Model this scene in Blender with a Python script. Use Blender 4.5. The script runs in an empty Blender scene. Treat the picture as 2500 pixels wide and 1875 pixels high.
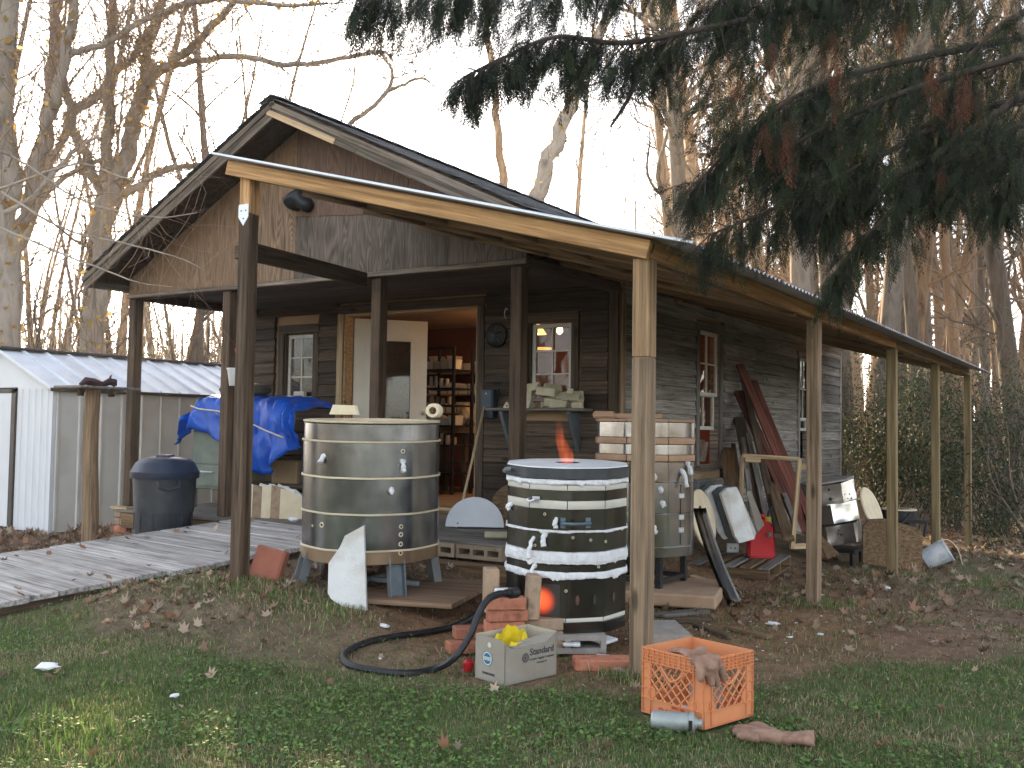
import bpy, bmesh, math, random
import numpy as np
from mathutils import Vector, Matrix, Euler
random.seed(7); rng = np.random.default_rng(7)
S = bpy.context.scene; COL = S.collection; PI = math.pi
# ------------------------------------------------------------------ camera, sky, sun, exposure
CAM = dict(f=2419., p=(2.0243, -4.2561, 1.1575), yaw=.5638, pitch=.0444, roll=.0152)
def cam_axes():
    y, p, r = CAM['yaw'], CAM['pitch'], CAM['roll']
    f = Vector((-math.sin(y)*math.cos(p), math.cos(y)*math.cos(p), math.sin(p)))
    rt = Vector((math.cos(y), math.sin(y), 0)); up = rt.cross(f)
    return rt*math.cos(r)+up*math.sin(r), up*math.cos(r)-rt*math.sin(r), f
cr, cu, cf = cam_axes()
cd = bpy.data.cameras.new('camera'); cam = bpy.data.objects.new('camera', cd); COL.objects.link(cam)
cd.sensor_width = 36; cd.lens = 36*CAM['f']/2500; cd.clip_end = 500; cd.clip_start = .05
cam.matrix_world = Matrix(((cr.x, cu.x, -cf.x, CAM['p'][0]), (cr.y, cu.y, -cf.y, CAM['p'][1]), (cr.z, cu.z, -cf.z, CAM['p'][2]), (0, 0, 0, 1)))
S.camera = cam
def at(u, v, X=None, Y=None, Z=None, d=None):
    "photo pixel (2500 x 1875) to a world point on a plane or at a depth"
    o = Vector(CAM['p']); k = cf+cr*((u-1250)/CAM['f'])-cu*((v-937.5)/CAM['f'])
    t = (X-o.x)/k.x if X is not None else (Y-o.y)/k.y if Y is not None else (Z-o.z)/k.z if Z is not None else d
    return o+k*t
SUN_AZ, SUN_EL = math.radians(49.5), math.radians(13)      # azimuth measured from +Y towards -X
w = bpy.data.worlds.new('World'); S.world = w; w.use_nodes = True
nt = w.node_tree; bg = nt.nodes['Background']
sky = nt.nodes.new('ShaderNodeTexSky'); sky.sky_type = 'NISHITA'; sky.sun_disc = False
sky.sun_elevation = SUN_EL; sky.sun_rotation = -SUN_AZ; sky.air_density = 1.0; sky.dust_density = 1.2; sky.ozone_density = 1
hs = nt.nodes.new('ShaderNodeHueSaturation'); hs.inputs['Saturation'].default_value = .42
wb = nt.nodes.new('ShaderNodeMixRGB'); wb.blend_type = 'MULTIPLY'; wb.inputs[0].default_value = 1; wb.inputs[2].default_value = (.98, 1.0, 1.05, 1)
nt.links.new(sky.outputs[0], hs.inputs['Color']); nt.links.new(hs.outputs[0], wb.inputs[1]); nt.links.new(wb.outputs[0], bg.inputs[0])
bg.inputs[1].default_value = .15
sl = bpy.data.lights.new('sun', 'SUN'); sl.energy = 5; sl.angle = math.radians(.6); sl.color = (1, .74, .42)
so = bpy.data.objects.new('sun', sl); COL.objects.link(so)
sd = Vector((-math.sin(SUN_AZ)*math.cos(SUN_EL), math.cos(SUN_AZ)*math.cos(SUN_EL), math.sin(SUN_EL)))
so.rotation_euler = sd.to_track_quat('Z', 'Y').to_euler(); so.location = (-8, 5, 12)
S.view_settings.view_transform = 'Standard'; S.view_settings.look = 'None'; S.view_settings.gamma = 1
S.view_settings.use_curve_mapping = False; S.view_settings.exposure = 2.5
S.cycles.max_bounces = 6; S.cycles.diffuse_bounces = 3; S.cycles.glossy_bounces = 3; S.cycles.transmission_bounces = 4
S.cycles.transparent_max_bounces = 8; S.cycles.use_denoising = True; S.cycles.sample_clamp_indirect = 4
# ------------------------------------------------------------------ helpers
def lk(n, a, b): n.links.new(a, b)
MATS = {}
def mat(name, cols, scale=6, stretch=(1, 1, 1), rough=.8, metal=0., bump=.15, dist=0., detail=6, rnd=.25, stain=0., stain_col=(.03, .025, .02), stain_scale=1.5, spec=.3, bscale=None, coat=0, rrand=0., pos=None):
    "noise-coloured procedural material in object coordinates, with per-object variation, stains and fine relief"
    m = bpy.data.materials.new(name); m.use_nodes = True; n = m.node_tree; N = n.nodes; b = N['Principled BSDF']
    tc = N.new('ShaderNodeTexCoord'); oi = N.new('ShaderNodeObjectInfo')
    mul = N.new('ShaderNodeVectorMath'); mul.operation = 'SCALE'; mul.inputs[0].default_value = (31, 17, 23); lk(n, oi.outputs['Random'], mul.inputs['Scale'])
    add = N.new('ShaderNodeVectorMath'); add.operation = 'ADD'; lk(n, tc.outputs['Object'], add.inputs[0]); lk(n, mul.outputs[0], add.inputs[1])
    mp = N.new('ShaderNodeMapping'); mp.inputs['Scale'].default_value = stretch; lk(n, add.outputs[0], mp.inputs[0])
    no = N.new('ShaderNodeTexNoise'); no.inputs['Scale'].default_value = scale; no.inputs['Detail'].default_value = detail; no.inputs['Roughness'].default_value = .6; no.inputs['Distortion'].default_value = dist
    lk(n, mp.outputs[0], no.inputs['Vector'])
    rp = N.new('ShaderNodeValToRGB'); e = rp.color_ramp.elements
    while len(e) < len(cols): e.new(.5)
    for i, c in enumerate(cols):
        e[i].position = pos[i] if pos else .3+.4*i/max(1, len(cols)-1); e[i].color = (*c, 1)
    lk(n, no.outputs[0], rp.inputs[0]); out = rp.outputs[0]
    if stain:
        n2 = N.new('ShaderNodeTexNoise'); n2.inputs['Scale'].default_value = stain_scale; n2.inputs['Detail'].default_value = 5; lk(n, add.outputs[0], n2.inputs['Vector'])
        r2 = N.new('ShaderNodeMapRange'); r2.inputs[1].default_value = .48; r2.inputs[2].default_value = .72; r2.inputs[4].default_value = stain; lk(n, n2.outputs[0], r2.inputs[0])
        mx = N.new('ShaderNodeMixRGB'); mx.inputs[2].default_value = (*stain_col, 1); lk(n, r2.outputs[0], mx.inputs[0]); lk(n, out, mx.inputs[1]); out = mx.outputs[0]
    if rnd:
        r3 = N.new('ShaderNodeMapRange'); r3.inputs[3].default_value = 1-rnd; r3.inputs[4].default_value = 1+rnd*.6; lk(n, oi.outputs['Random'], r3.inputs[0])
        hv = N.new('ShaderNodeHueSaturation'); lk(n, r3.outputs[0], hv.inputs['Value']); lk(n, out, hv.inputs['Color']); out = hv.outputs[0]
    lk(n, out, b.inputs['Base Color']); b.inputs['Roughness'].default_value = rough; b.inputs['Metallic'].default_value = metal; b.inputs['Specular IOR Level'].default_value = spec
    if coat: b.inputs['Coat Weight'].default_value = coat
    if rrand:
        r4 = N.new('ShaderNodeMapRange'); r4.inputs[3].default_value = rough-rrand; r4.inputs[4].default_value = rough+rrand; lk(n, no.outputs[0], r4.inputs[0]); lk(n, r4.outputs[0], b.inputs['Roughness'])
    if bump:
        bp = N.new('ShaderNodeBump'); bp.inputs['Strength'].default_value = bump; bp.inputs['Distance'].default_value = .01
        if bscale:
            n3 = N.new('ShaderNodeTexNoise'); n3.inputs['Scale'].default_value = bscale; n3.inputs['Detail'].default_value = 4; lk(n, add.outputs[0], n3.inputs['Vector']); lk(n, n3.outputs[0], bp.inputs['Height'])
        else: lk(n, no.outputs[0], bp.inputs['Height'])
        lk(n, bp.outputs[0], b.inputs['Normal'])
    MATS[name] = m; return m
def wood(name, cols, **k):
    "grained timber: broad figure, fine streaks along the board and a few knots"
    a = dict(scale=3, stretch=(.5, 9, 9), rough=.85, bump=.35, dist=.5, detail=8, stain=.45); kn = k.pop('knots', 1); a.update(k); m = mat(name, cols, **a)
    n = m.node_tree; N = n.nodes; b = N['Principled BSDF']; src = b.inputs['Base Color'].links[0].from_socket; add = [q for q in N if q.type == 'VECT_MATH' and q.operation == 'ADD'][0]; st = a['stretch']; ax = min(range(3), key=lambda i: st[i])
    mp = N.new('ShaderNodeMapping'); s_ = [46.]*3; s_[ax] = 1.1; mp.inputs['Scale'].default_value = s_; lk(n, add.outputs[0], mp.inputs[0]); no = N.new('ShaderNodeTexNoise'); no.inputs['Scale'].default_value = 1; no.inputs['Detail'].default_value = 5; no.inputs['Roughness'].default_value = .65; lk(n, mp.outputs[0], no.inputs['Vector'])
    mr = N.new('ShaderNodeMapRange'); mr.inputs[1].default_value = .32; mr.inputs[2].default_value = .62; mr.inputs[3].default_value = .42; mr.inputs[4].default_value = 1.12; lk(n, no.outputs[0], mr.inputs[0])
    mp2 = N.new('ShaderNodeMapping'); s2 = [7.]*3; s2[ax] = 2.2; mp2.inputs['Scale'].default_value = s2; lk(n, add.outputs[0], mp2.inputs[0]); vo = N.new('ShaderNodeTexVoronoi'); vo.inputs['Scale'].default_value = .8; lk(n, mp2.outputs[0], vo.inputs['Vector'])
    m3 = N.new('ShaderNodeMapRange'); m3.interpolation_type = 'SMOOTHSTEP'; m3.inputs[1].default_value = .05; m3.inputs[2].default_value = .14; m3.inputs[3].default_value = .35 if kn else 1; m3.inputs[4].default_value = 1; lk(n, vo.outputs['Distance'], m3.inputs[0])
    mu = N.new('ShaderNodeMath'); mu.operation = 'MULTIPLY'; lk(n, mr.outputs[0], mu.inputs[0]); lk(n, m3.outputs[0], mu.inputs[1]); hv = N.new('ShaderNodeHueSaturation'); lk(n, mu.outputs[0], hv.inputs['Value']); lk(n, src, hv.inputs['Color']); lk(n, hv.outputs[0], b.inputs['Base Color'])
    bp = N.new('ShaderNodeBump'); bp.inputs['Strength'].default_value = .45; bp.inputs['Distance'].default_value = .004; lk(n, no.outputs[0], bp.inputs['Height']); lk(n, b.inputs['Normal'].links[0].from_socket, bp.inputs['Normal']); lk(n, bp.outputs[0], b.inputs['Normal'])
    return m
def plain(name, col, rough=.6, metal=0, emit=0, ecol=None, trans=0, spec=.4):
    m = bpy.data.materials.new(name); m.use_nodes = True; b = m.node_tree.nodes['Principled BSDF']
    b.inputs['Base Color'].default_value = (*col, 1); b.inputs['Roughness'].default_value = rough; b.inputs['Metallic'].default_value = metal; b.inputs['Specular IOR Level'].default_value = spec
    if emit: b.inputs['Emission Color'].default_value = (*(ecol or col), 1); b.inputs['Emission Strength'].default_value = emit
    if trans: b.inputs['Transmission Weight'].default_value = trans
    MATS[name] = m; return m
def W(o):
    m = o.matrix_parent_inverse @ o.matrix_basis if o.parent else o.matrix_basis.copy()
    return W(o.parent) @ m if o.parent else m
def put(o, parent, M=None):
    COL.objects.link(o)
    o.matrix_basis = M or Matrix.Identity(4)
    if parent is not None:
        o.parent = parent; o.matrix_parent_inverse = W(parent).inverted()
    return o
def tag(o, label=None, cat=None, group=None, kind=None):
    if label: o['label'] = label
    if cat: o['category'] = cat
    if group: o['group'] = group
    if kind: o['kind'] = kind
    return o
def thing(name, label, cat, loc=(0, 0, 0), group=None):
    o = bpy.data.objects.new(name, None); o.empty_display_size = .1; put(o, None, Matrix.Translation(Vector(loc)))
    return tag(o, label, cat, group)
class MB:
    def __init__(s): s.v = []; s.f = []
    def add(s, v, f):
        k = len(s.v); s.v += [tuple(p) for p in v]; s.f += [tuple(i+k for i in q) for q in f]; return s
    def box(s, x0, x1, y0, y1, z0, z1, M=None):
        v = [Vector((x, y, z)) for z in (z0, z1) for y in (y0, y1) for x in (x0, x1)]
        if M is not None: v = [M @ p for p in v]
        return s.add(v, [(0, 2, 3, 1), (4, 5, 7, 6), (0, 1, 5, 4), (2, 6, 7, 3), (0, 4, 6, 2), (1, 3, 7, 5)])
    def cbox(s, sx, sy, sz, b=.004, M=None):
        "box centred at origin with chamfered edges"
        hx, hy, hz = sx/2, sy/2, sz/2; b = min(b, hx*.6, hy*.6, hz*.6); bm = bmesh.new(); bmesh.ops.create_cube(bm, size=1)
        for q in bm.verts: q.co = Vector((q.co.x*2*hx, q.co.y*2*hy, q.co.z*2*hz))
        bmesh.ops.bevel(bm, geom=bm.edges[:], offset=b, segments=1, affect='EDGES')
        return s.bm(bm, M)
    def bm(s, bm, M=None):
        bm.verts.ensure_lookup_table(); bm.verts.index_update()
        v = [(M @ q.co) if M is not None else q.co.copy() for q in bm.verts]; f = [tuple(q.index for q in p.verts) for p in bm.faces]; bm.free()
        return s.add(v, f)
    def prism(s, pts, a, M=None):
        "polygon pts (x,z) extruded along y by a (y from 0 to a)"
        n = len(pts); v = [Vector((x, 0, z)) for x, z in pts]+[Vector((x, a, z)) for x, z in pts]
        if M is not None: v = [M @ p for p in v]
        return s.add(v, [tuple(range(n)), tuple(range(2*n-1, n-1, -1))]+[(i, i+n, (i+1) % n+n, (i+1) % n) for i in range(n)])
    def tube(s, pts, rad, n=6, cap=True):
        P = [Vector(p) for p in pts]; R = rad if hasattr(rad, '__len__') else [rad]*len(P); k = len(s.v); up = Vector((0, 0, 1)); pu = None
        for i, p in enumerate(P):
            t = (P[min(i+1, len(P)-1)]-P[max(i-1, 0)]).normalized()
            if pu is None: pu = (Vector((1, 0, 0)) if abs(t.z) > .9 else up).cross(t).normalized()
            a = (pu-t*pu.dot(t)).normalized(); b = t.cross(a); pu = a
            for j in range(n):
                q = 2*PI*j/n; s.v.append(tuple(p+(a*math.cos(q)+b*math.sin(q))*R[i]))
        for i in range(len(P)-1):
            for j in range(n): s.f.append((k+i*n+j, k+i*n+(j+1) % n, k+(i+1)*n+(j+1) % n, k+(i+1)*n+j))
        if cap: s.f.append(tuple(k+j for j in range(n-1, -1, -1))); s.f.append(tuple(k+(len(P)-1)*n+j for j in range(n)))
        return s
    def lathe(s, prof, n=32, M=None, a0=0, a1=2*PI, jit=None):
        "profile (r,z) turned about z"
        full = abs(a1-a0-2*PI) < 1e-6; m = n if full else n+1; k = len(s.v)
        for r, z in prof:
            for j in range(m):
                q = a0+(a1-a0)*j/n; rr = r if jit is None else r*jit(q, z); p = Vector((rr*math.cos(q), rr*math.sin(q), z)); s.v.append(tuple(M @ p if M is not None else p))
        for i in range(len(prof)-1):
            for j in range(n): s.f.append((k+i*m+j, k+i*m+(j+1) % m, k+(i+1)*m+(j+1) % m, k+(i+1)*m+j))
        return s
    def disc(s, r, z, n=32, M=None, up=True, ri=0):
        if ri: return s.lathe([(r, z), (ri, z)] if up else [(ri, z), (r, z)], n, M)
        v = [Vector((r*math.cos(2*PI*j/n), r*math.sin(2*PI*j/n), z)) for j in range(n)]
        if M is not None: v = [M @ p for p in v]
        return s.add(v, [tuple(range(n)) if up else tuple(range(n-1, -1, -1))])
    def mesh(s, name):
        me = bpy.data.meshes.new(name); me.from_pydata(s.v, [], s.f); me.update(); return me
    def build(s, name, m, parent=None, smooth=False, M=None, fix=True):
        me = s.mesh(name)
        if fix:
            bm = bmesh.new(); bm.from_mesh(me); bmesh.ops.recalc_face_normals(bm, faces=bm.faces); bm.to_mesh(me); bm.free()
        me.materials.append(m)
        if smooth: smooth_by_angle(me)
        return put(bpy.data.objects.new(name, me), parent, M)
def smooth_by_angle(me, ang=40):
    me.polygons.foreach_set('use_smooth', [True]*len(me.polygons))
    try: me.set_sharp_from_angle(angle=math.radians(ang))
    except Exception: pass
def obj(name, me, m, parent=None, M=None):
    if len(me.materials) == 0: me.materials.append(m)
    return put(bpy.data.objects.new(name, me), parent, M)
def frame(x, up=(0, 0, 1), o=(0, 0, 0)):
    "matrix with local X along x, local Z near up"
    x = Vector(x).normalized(); u = Vector(up); y = u.cross(x).normalized(); z = x.cross(y)
    return Matrix(((x.x, y.x, z.x, o[0]), (x.y, y.y, z.y, o[1]), (x.z, y.z, z.z, o[2]), (0, 0, 0, 1)))
def board(name, p0, p1, h, t, m, parent=None, up=(0, 0, 1), b=.004, rag=0):
    "timber from p0 to p1 (centre line); h along up, t across"
    p0 = Vector(p0); p1 = Vector(p1); d = p1-p0; mb = MB().cbox(d.length, t, h, b)
    if rag: mb.v = [(x+random.uniform(-rag, rag), y+random.uniform(-rag, rag)*.5, z+random.uniform(-rag, rag)*.5) for x, y, z in mb.v]
    return mb.build(name, m, parent, M=frame(d, up, (p0+p1)/2), fix=False)
def rz(a): return Matrix.Rotation(a, 4, 'Z')
def T(*p): return Matrix.Translation(Vector(p))
def text_obj(name, body, size, m, parent, M, ext=.0006, bold=0, sx=1.):
    cu_ = bpy.data.curves.new(name, 'FONT'); cu_.body = body; cu_.size = size; cu_.extrude = ext; cu_.align_x = 'CENTER'; cu_.align_y = 'CENTER'; cu_.offset = bold; cu_.resolution_u = 3
    o = bpy.data.objects.new('tmp', cu_); COL.objects.link(o); dg = bpy.context.evaluated_depsgraph_get(); dg.update()
    me = bpy.data.meshes.new_from_object(o.evaluated_get(dg)); COL.objects.unlink(o); bpy.data.objects.remove(o); me.materials.clear(); me.materials.append(m)
    return put(bpy.data.objects.new(name, me), parent, M @ Matrix.Scale(sx, 4, (1, 0, 0)))
def np_mesh(name, V, F, m, parent=None, col=None, kind=None, smooth=False):
    "fast mesh from arrays; F is (k,3) or (k,4)"
    me = bpy.data.meshes.new(name); V = np.asarray(V, np.float32); F = np.asarray(F, np.int32); k = F.shape[1]
    me.vertices.add(len(V)); me.vertices.foreach_set('co', V.ravel()); me.loops.add(F.size); me.loops.foreach_set('vertex_index', F.ravel())
    me.polygons.add(len(F)); me.polygons.foreach_set('loop_start', np.arange(0, F.size, k, dtype=np.int32)); me.polygons.foreach_set('loop_total', np.full(len(F), k, np.int32))
    if col is not None:
        ca = me.color_attributes.new('tint', 'FLOAT_COLOR', 'POINT'); c4 = np.ones((len(V), 4), np.float32); c4[:, :3] = col; ca.data.foreach_set('color', c4.ravel())
    me.update(); me.validate(); me.materials.append(m)
    if smooth: me.polygons.foreach_set('use_smooth', [True]*len(F))
    return put(bpy.data.objects.new(name, me), parent)
def ss(a, b, x):
    t = np.clip((x-a)/(b-a), 0, 1); return t*t*(3-2*t)
RA = math.radians(9.5); RO = (-3.92, 1.86); RW = .89
def ramp_sw(x, y):
    "distance down the ramp from the porch, and across it"
    return -(x-RO[0])*math.sin(RA)-(y-RO[1])*math.cos(RA), (x-RO[0])*math.cos(RA)-(y-RO[1])*math.sin(RA)
def gz(x, y):
    "height of the ground"
    x = np.asarray(x, float); y = np.asarray(y, float)
    z = .20*ss(-.7, -2.7, x)*ss(-1.5, 0., y)*(1-.8*ss(-3.5, -5.8, x))
    s = ss(-2.4, -.6, x); z = z-.036*np.maximum(0, y-.8)*s-.02*np.maximum(0, y-5)*(1-s)
    z = z+.012*np.sin(x*2.1+1.3*y)*np.sin(y*1.7-.6*x)*ss(0, 1, np.abs(x)+np.abs(y+2)-1.)
    s_, w_ = ramp_sw(x, y); inr = ss(1.08, .94, np.abs(w_))*ss(-.3, -.1, s_)*ss(4.3, 4.0, s_)
    z = z*(1-inr)+np.minimum(z, .235-.0733*s_)*inr
    return np.maximum(z, -.9)
def G(x, y): return float(gz(x, y))
def ag(u, v, dz=0):
    o = np.array(CAM['p']); k = np.array(at(u, v, d=1))-o; ts = np.linspace(1, 40, 20000); P = o+k*ts[:, None]
    i = int(np.argmax(P[:, 2] < gz(P[:, 0], P[:, 1])+dz)); return Vector(P[i])
# ------------------------------------------------------------------ materials
midwood = wood('tanned_lumber', [(.30, .185, .092), (.40, .26, .14), (.22, .13, .064)], stain=.45, stain_col=(.20, .13, .075))
newwood = wood('new_lumber', [(.46, .25, .10), (.58, .34, .155), (.36, .18, .07)], stain=.18, stain_col=(.25, .13, .06), rnd=.12)
greypost = wood('weathered_post', [(.185, .125, .076), (.29, .205, .13), (.13, .086, .052)], stain=.4, stain_col=(.09, .06, .04))
oldwood = wood('old_dark_timber', [(.058, .037, .023), (.125, .083, .053), (.036, .024, .015)], stain=.5)
greenpost = wood('treated_post', [(.26, .185, .085), (.35, .255, .13), (.185, .13, .06)], stain=.2, stain_col=(.1, .08, .04))
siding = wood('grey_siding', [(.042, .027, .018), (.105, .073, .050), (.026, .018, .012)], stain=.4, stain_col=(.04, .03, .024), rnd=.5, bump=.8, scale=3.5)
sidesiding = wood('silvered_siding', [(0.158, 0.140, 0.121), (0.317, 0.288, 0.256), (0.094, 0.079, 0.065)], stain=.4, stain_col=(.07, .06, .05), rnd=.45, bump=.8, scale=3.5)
trimwood = wood('dark_trim', [(.062, .042, .028), (.115, .082, .056), (.04, .028, .018)], stain=.3)
rakewood = wood('rake_board', [(0.120, 0.090, 0.064), (0.225, 0.180, 0.135), (0.075, 0.056, 0.041)], stain=.4, stain_col=(.05, .04, .03))
plankgrey = wood('ramp_plank', [(0.342, 0.310, 0.279), (0.504, 0.477, 0.450), (0.243, 0.211, 0.184)], stain=.4, stain_col=(.17, .14, .12), stain_scale=3)
deckwood = wood('deck_plank', [(0.128, 0.109, 0.090), (0.225, 0.203, 0.176), (0.090, 0.075, 0.060)], stain=.3)
brownply = wood('brown_board', [(0.144, 0.086, 0.047), (0.216, 0.137, 0.072), (0.108, 0.061, 0.032)], stain=.3)
redwood = wood('red_painted_plank', [(.15, .05, .035), (.215, .078, .054), (.105, .034, .026)], stain=.3, rnd=.2)
lightwood = wood('pale_lumber', [(0.391, 0.264, 0.145), (0.493, 0.357, 0.212), (0.306, 0.196, 0.102)], stain=.15, rnd=.15)
galv = mat('galvanised_steel', [(.50, .52, .54), (.64, .66, .68)], scale=9, rough=.38, metal=.85, bump=.02, rnd=.08, rrand=.1)
roofunder = mat('corrugated_iron', [(.36, .37, .38), (.52, .53, .54)], scale=4, rough=.42, metal=.8, bump=.02, rnd=.1, stain=.25, stain_col=(.22, .17, .13))
shingle_m = mat('asphalt_shingle', [(.07, .07, .074), (.16, .16, .165), (.10, .10, .105)], scale=40, rough=.95, bump=.4, rnd=.3)
blackiron = mat('black_iron', [(.016, .016, .017), (.035, .033, .032)], scale=14, rough=.5, metal=.5, bump=.1)
brick_m = mat('red_brick', [(.30, .10, .06), (.42, .17, .10), (.24, .08, .05)], scale=14, rough=.9, bump=.4, rnd=.25, bscale=60, stain=.25, stain_col=(.16, .12, .10))
firebrick = mat('cream_firebrick', [(.58, .48, .32), (.70, .60, .43)], scale=10, rough=.92, bump=.3, rnd=.12, bscale=80, stain=.2, stain_col=(.35, .24, .14))
hardbrick = mat('tan_hard_brick', [(.24, .17, .115), (.36, .26, .175), (.17, .12, .09)], scale=12, rough=.9, bump=.5, rnd=.2, bscale=50, stain=.35, stain_col=(.08, .065, .055))
concrete = mat('concrete_block', [(.24, .22, .195), (.34, .31, .275)], scale=16, rough=.95, bump=.5, rnd=.15, bscale=70, stain=.3, stain_col=(.24, .13, .08))
fibre = mat('white_ceramic_fibre', [(.55, .55, .55), (.72, .72, .73)], scale=18, rough=.95, bump=.7, rnd=.05, bscale=45)
whiteboard = mat('white_kiln_shelf', [(.60, .60, .585), (.72, .72, .70)], scale=5, rough=.85, bump=.35, rnd=.06, stain=.55, stain_col=(.36, .29, .20), stain_scale=6, bscale=60)
blackpaint = mat('black_plastic', [(.012, .014, .018), (.02, .022, .027)], scale=8, rough=.55, bump=.05, rnd=.05)
cream = mat('cream_paint', [(.66, .63, .54), (.74, .71, .62)], scale=5, rough=.6, bump=.03, rnd=.04)
whitepaint = mat('old_white_sash', [(.50, .48, .43), (.62, .60, .55)], scale=20, rough=.7, bump=.1, rnd=.05, stain=.3, stain_col=(.2, .17, .13))
redwall = mat('red_interior_wall', [(.125, .036, .023), (.155, .046, .03)], scale=3, rough=.8, bump=.05, rnd=0)
tanwall = mat('board_interior', [(.34, .22, .12), (.42, .29, .17)], scale=3, rough=.8, bump=.05, rnd=0)
darkfloor = mat('interior_floor', [(.26, .17, .10), (.34, .23, .14)], scale=4, rough=.7, bump=.05, rnd=0)
glass = bpy.data.materials.new('window_glass'); glass.use_nodes = True
_b = glass.node_tree.nodes['Principled BSDF']; _b.inputs['Base Color'].default_value = (.92, .95, .94, 1); _b.inputs['Roughness'].default_value = .02; _b.inputs['Transmission Weight'].default_value = 1; _b.inputs['IOR'].default_value = 1.5
def plywood(name, c1, c2, c3):
    "rotary-cut plywood: contour-like grain running upright (object Z)"
    m = bpy.data.materials.new(name); m.use_nodes = True; n = m.node_tree; N = n.nodes; b = N['Principled BSDF']
    tc = N.new('ShaderNodeTexCoord'); oi = N.new('ShaderNodeObjectInfo'); mul = N.new('ShaderNodeVectorMath'); mul.operation = 'SCALE'; mul.inputs[0].default_value = (9, 7, 13); lk(n, oi.outputs['Random'], mul.inputs['Scale'])
    add = N.new('ShaderNodeVectorMath'); lk(n, tc.outputs['Object'], add.inputs[0]); lk(n, mul.outputs[0], add.inputs[1])
    mp = N.new('ShaderNodeMapping'); mp.inputs['Scale'].default_value = (4.2, 4.2, .55); lk(n, add.outputs[0], mp.inputs[0])
    no = N.new('ShaderNodeTexNoise'); no.inputs['Scale'].default_value = 1.3; no.inputs['Detail'].default_value = 2.2; no.inputs['Roughness'].default_value = .42; no.inputs['Distortion'].default_value = .6; lk(n, mp.outputs[0], no.inputs['Vector'])
    k = N.new('ShaderNodeMath'); k.operation = 'MULTIPLY'; k.inputs[1].default_value = 150; lk(n, no.outputs[0], k.inputs[0])
    sn = N.new('ShaderNodeMath'); sn.operation = 'SINE'; lk(n, k.outputs[0], sn.inputs[0])
    fine = N.new('ShaderNodeTexNoise'); fine.inputs['Scale'].default_value = 20; fine.inputs['Detail'].default_value = 6; mp2 = N.new('ShaderNodeMapping'); mp2.inputs['Scale'].default_value = (3, 3, .25); lk(n, add.outputs[0], mp2.inputs[0]); lk(n, mp2.outputs[0], fine.inputs['Vector'])
    mx0 = N.new('ShaderNodeMath'); mx0.operation = 'MULTIPLY_ADD'; mx0.inputs[1].default_value = .17; lk(n, sn.outputs[0], mx0.inputs[0]); lk(n, fine.outputs[0], mx0.inputs[2])
    rp = N.new('ShaderNodeValToRGB'); e = rp.color_ramp.elements; e[0].position = .2; e[0].color = (*c1, 1); e[1].position = .8; e[1].color = (*c2, 1); lk(n, mx0.outputs[0], rp.inputs[0])
    st = N.new('ShaderNodeTexNoise'); st.inputs['Scale'].default_value = 1.1; st.inputs['Detail'].default_value = 5; lk(n, add.outputs[0], st.inputs['Vector'])
    mr = N.new('ShaderNodeMapRange'); mr.inputs[1].default_value = .42; mr.inputs[2].default_value = .68; mr.inputs[4].default_value = .75; lk(n, st.outputs[0], mr.inputs[0])
    mx = N.new('ShaderNodeMixRGB'); mx.inputs[2].default_value = (*c3, 1); lk(n, mr.outputs[0], mx.inputs[0]); lk(n, rp.outputs[0], mx.inputs[1]); lk(n, mx.outputs[0], b.inputs['Base Color'])
    b.inputs['Roughness'].default_value = .85; bp = N.new('ShaderNodeBump'); bp.inputs['Strength'].default_value = .35; bp.inputs['Distance'].default_value = .01; lk(n, mx0.outputs[0], bp.inputs['Height']); lk(n, bp.outputs[0], b.inputs['Normal'])
    return m
ply_l = plywood('weathered_plywood', (.085, .048, .027), (.28, .188, .115), (.205, .118, .062))
ply_r = plywood('sooty_plywood', (.05, .036, .027), (.17, .13, .097), (.03, .023, .019))
ply_t = plywood('brown_plywood', (.085, .048, .032), (.18, .11, .073), (.115, .065, .043))
tint_mat = {}
def tinted(name, rough=.8, transl=0., spec=.2, em=0):
    "material whose colour is each leaf's own colour, stored on the mesh"
    m = bpy.data.materials.new(name); m.use_nodes = True; n = m.node_tree; b = n.nodes['Principled BSDF']; a = n.nodes.new('ShaderNodeVertexColor'); a.layer_name = 'tint'
    lk(n, a.outputs[0], b.inputs['Base Color']); b.inputs['Roughness'].default_value = rough; b.inputs['Specular IOR Level'].default_value = spec
    if transl:
        t = n.nodes.new('ShaderNodeBsdfTranslucent'); lk(n, a.outputs[0], t.inputs[0]); mx = n.nodes.new('ShaderNodeMixShader'); mx.inputs[0].default_value = transl
        lk(n, b.outputs[0], mx.inputs[1]); lk(n, t.outputs[0], mx.inputs[2]); lk(n, mx.outputs[0], n.nodes['Material Output'].inputs[0])
    return m
leaf_m = tinted('dead_leaf', .8, .25); grass_m = tinted('grass_blade', .6, .35); needle_m = tinted('evergreen_spray', .7, .12); vine_m = tinted('vine_leaf', .7, .5)
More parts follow.
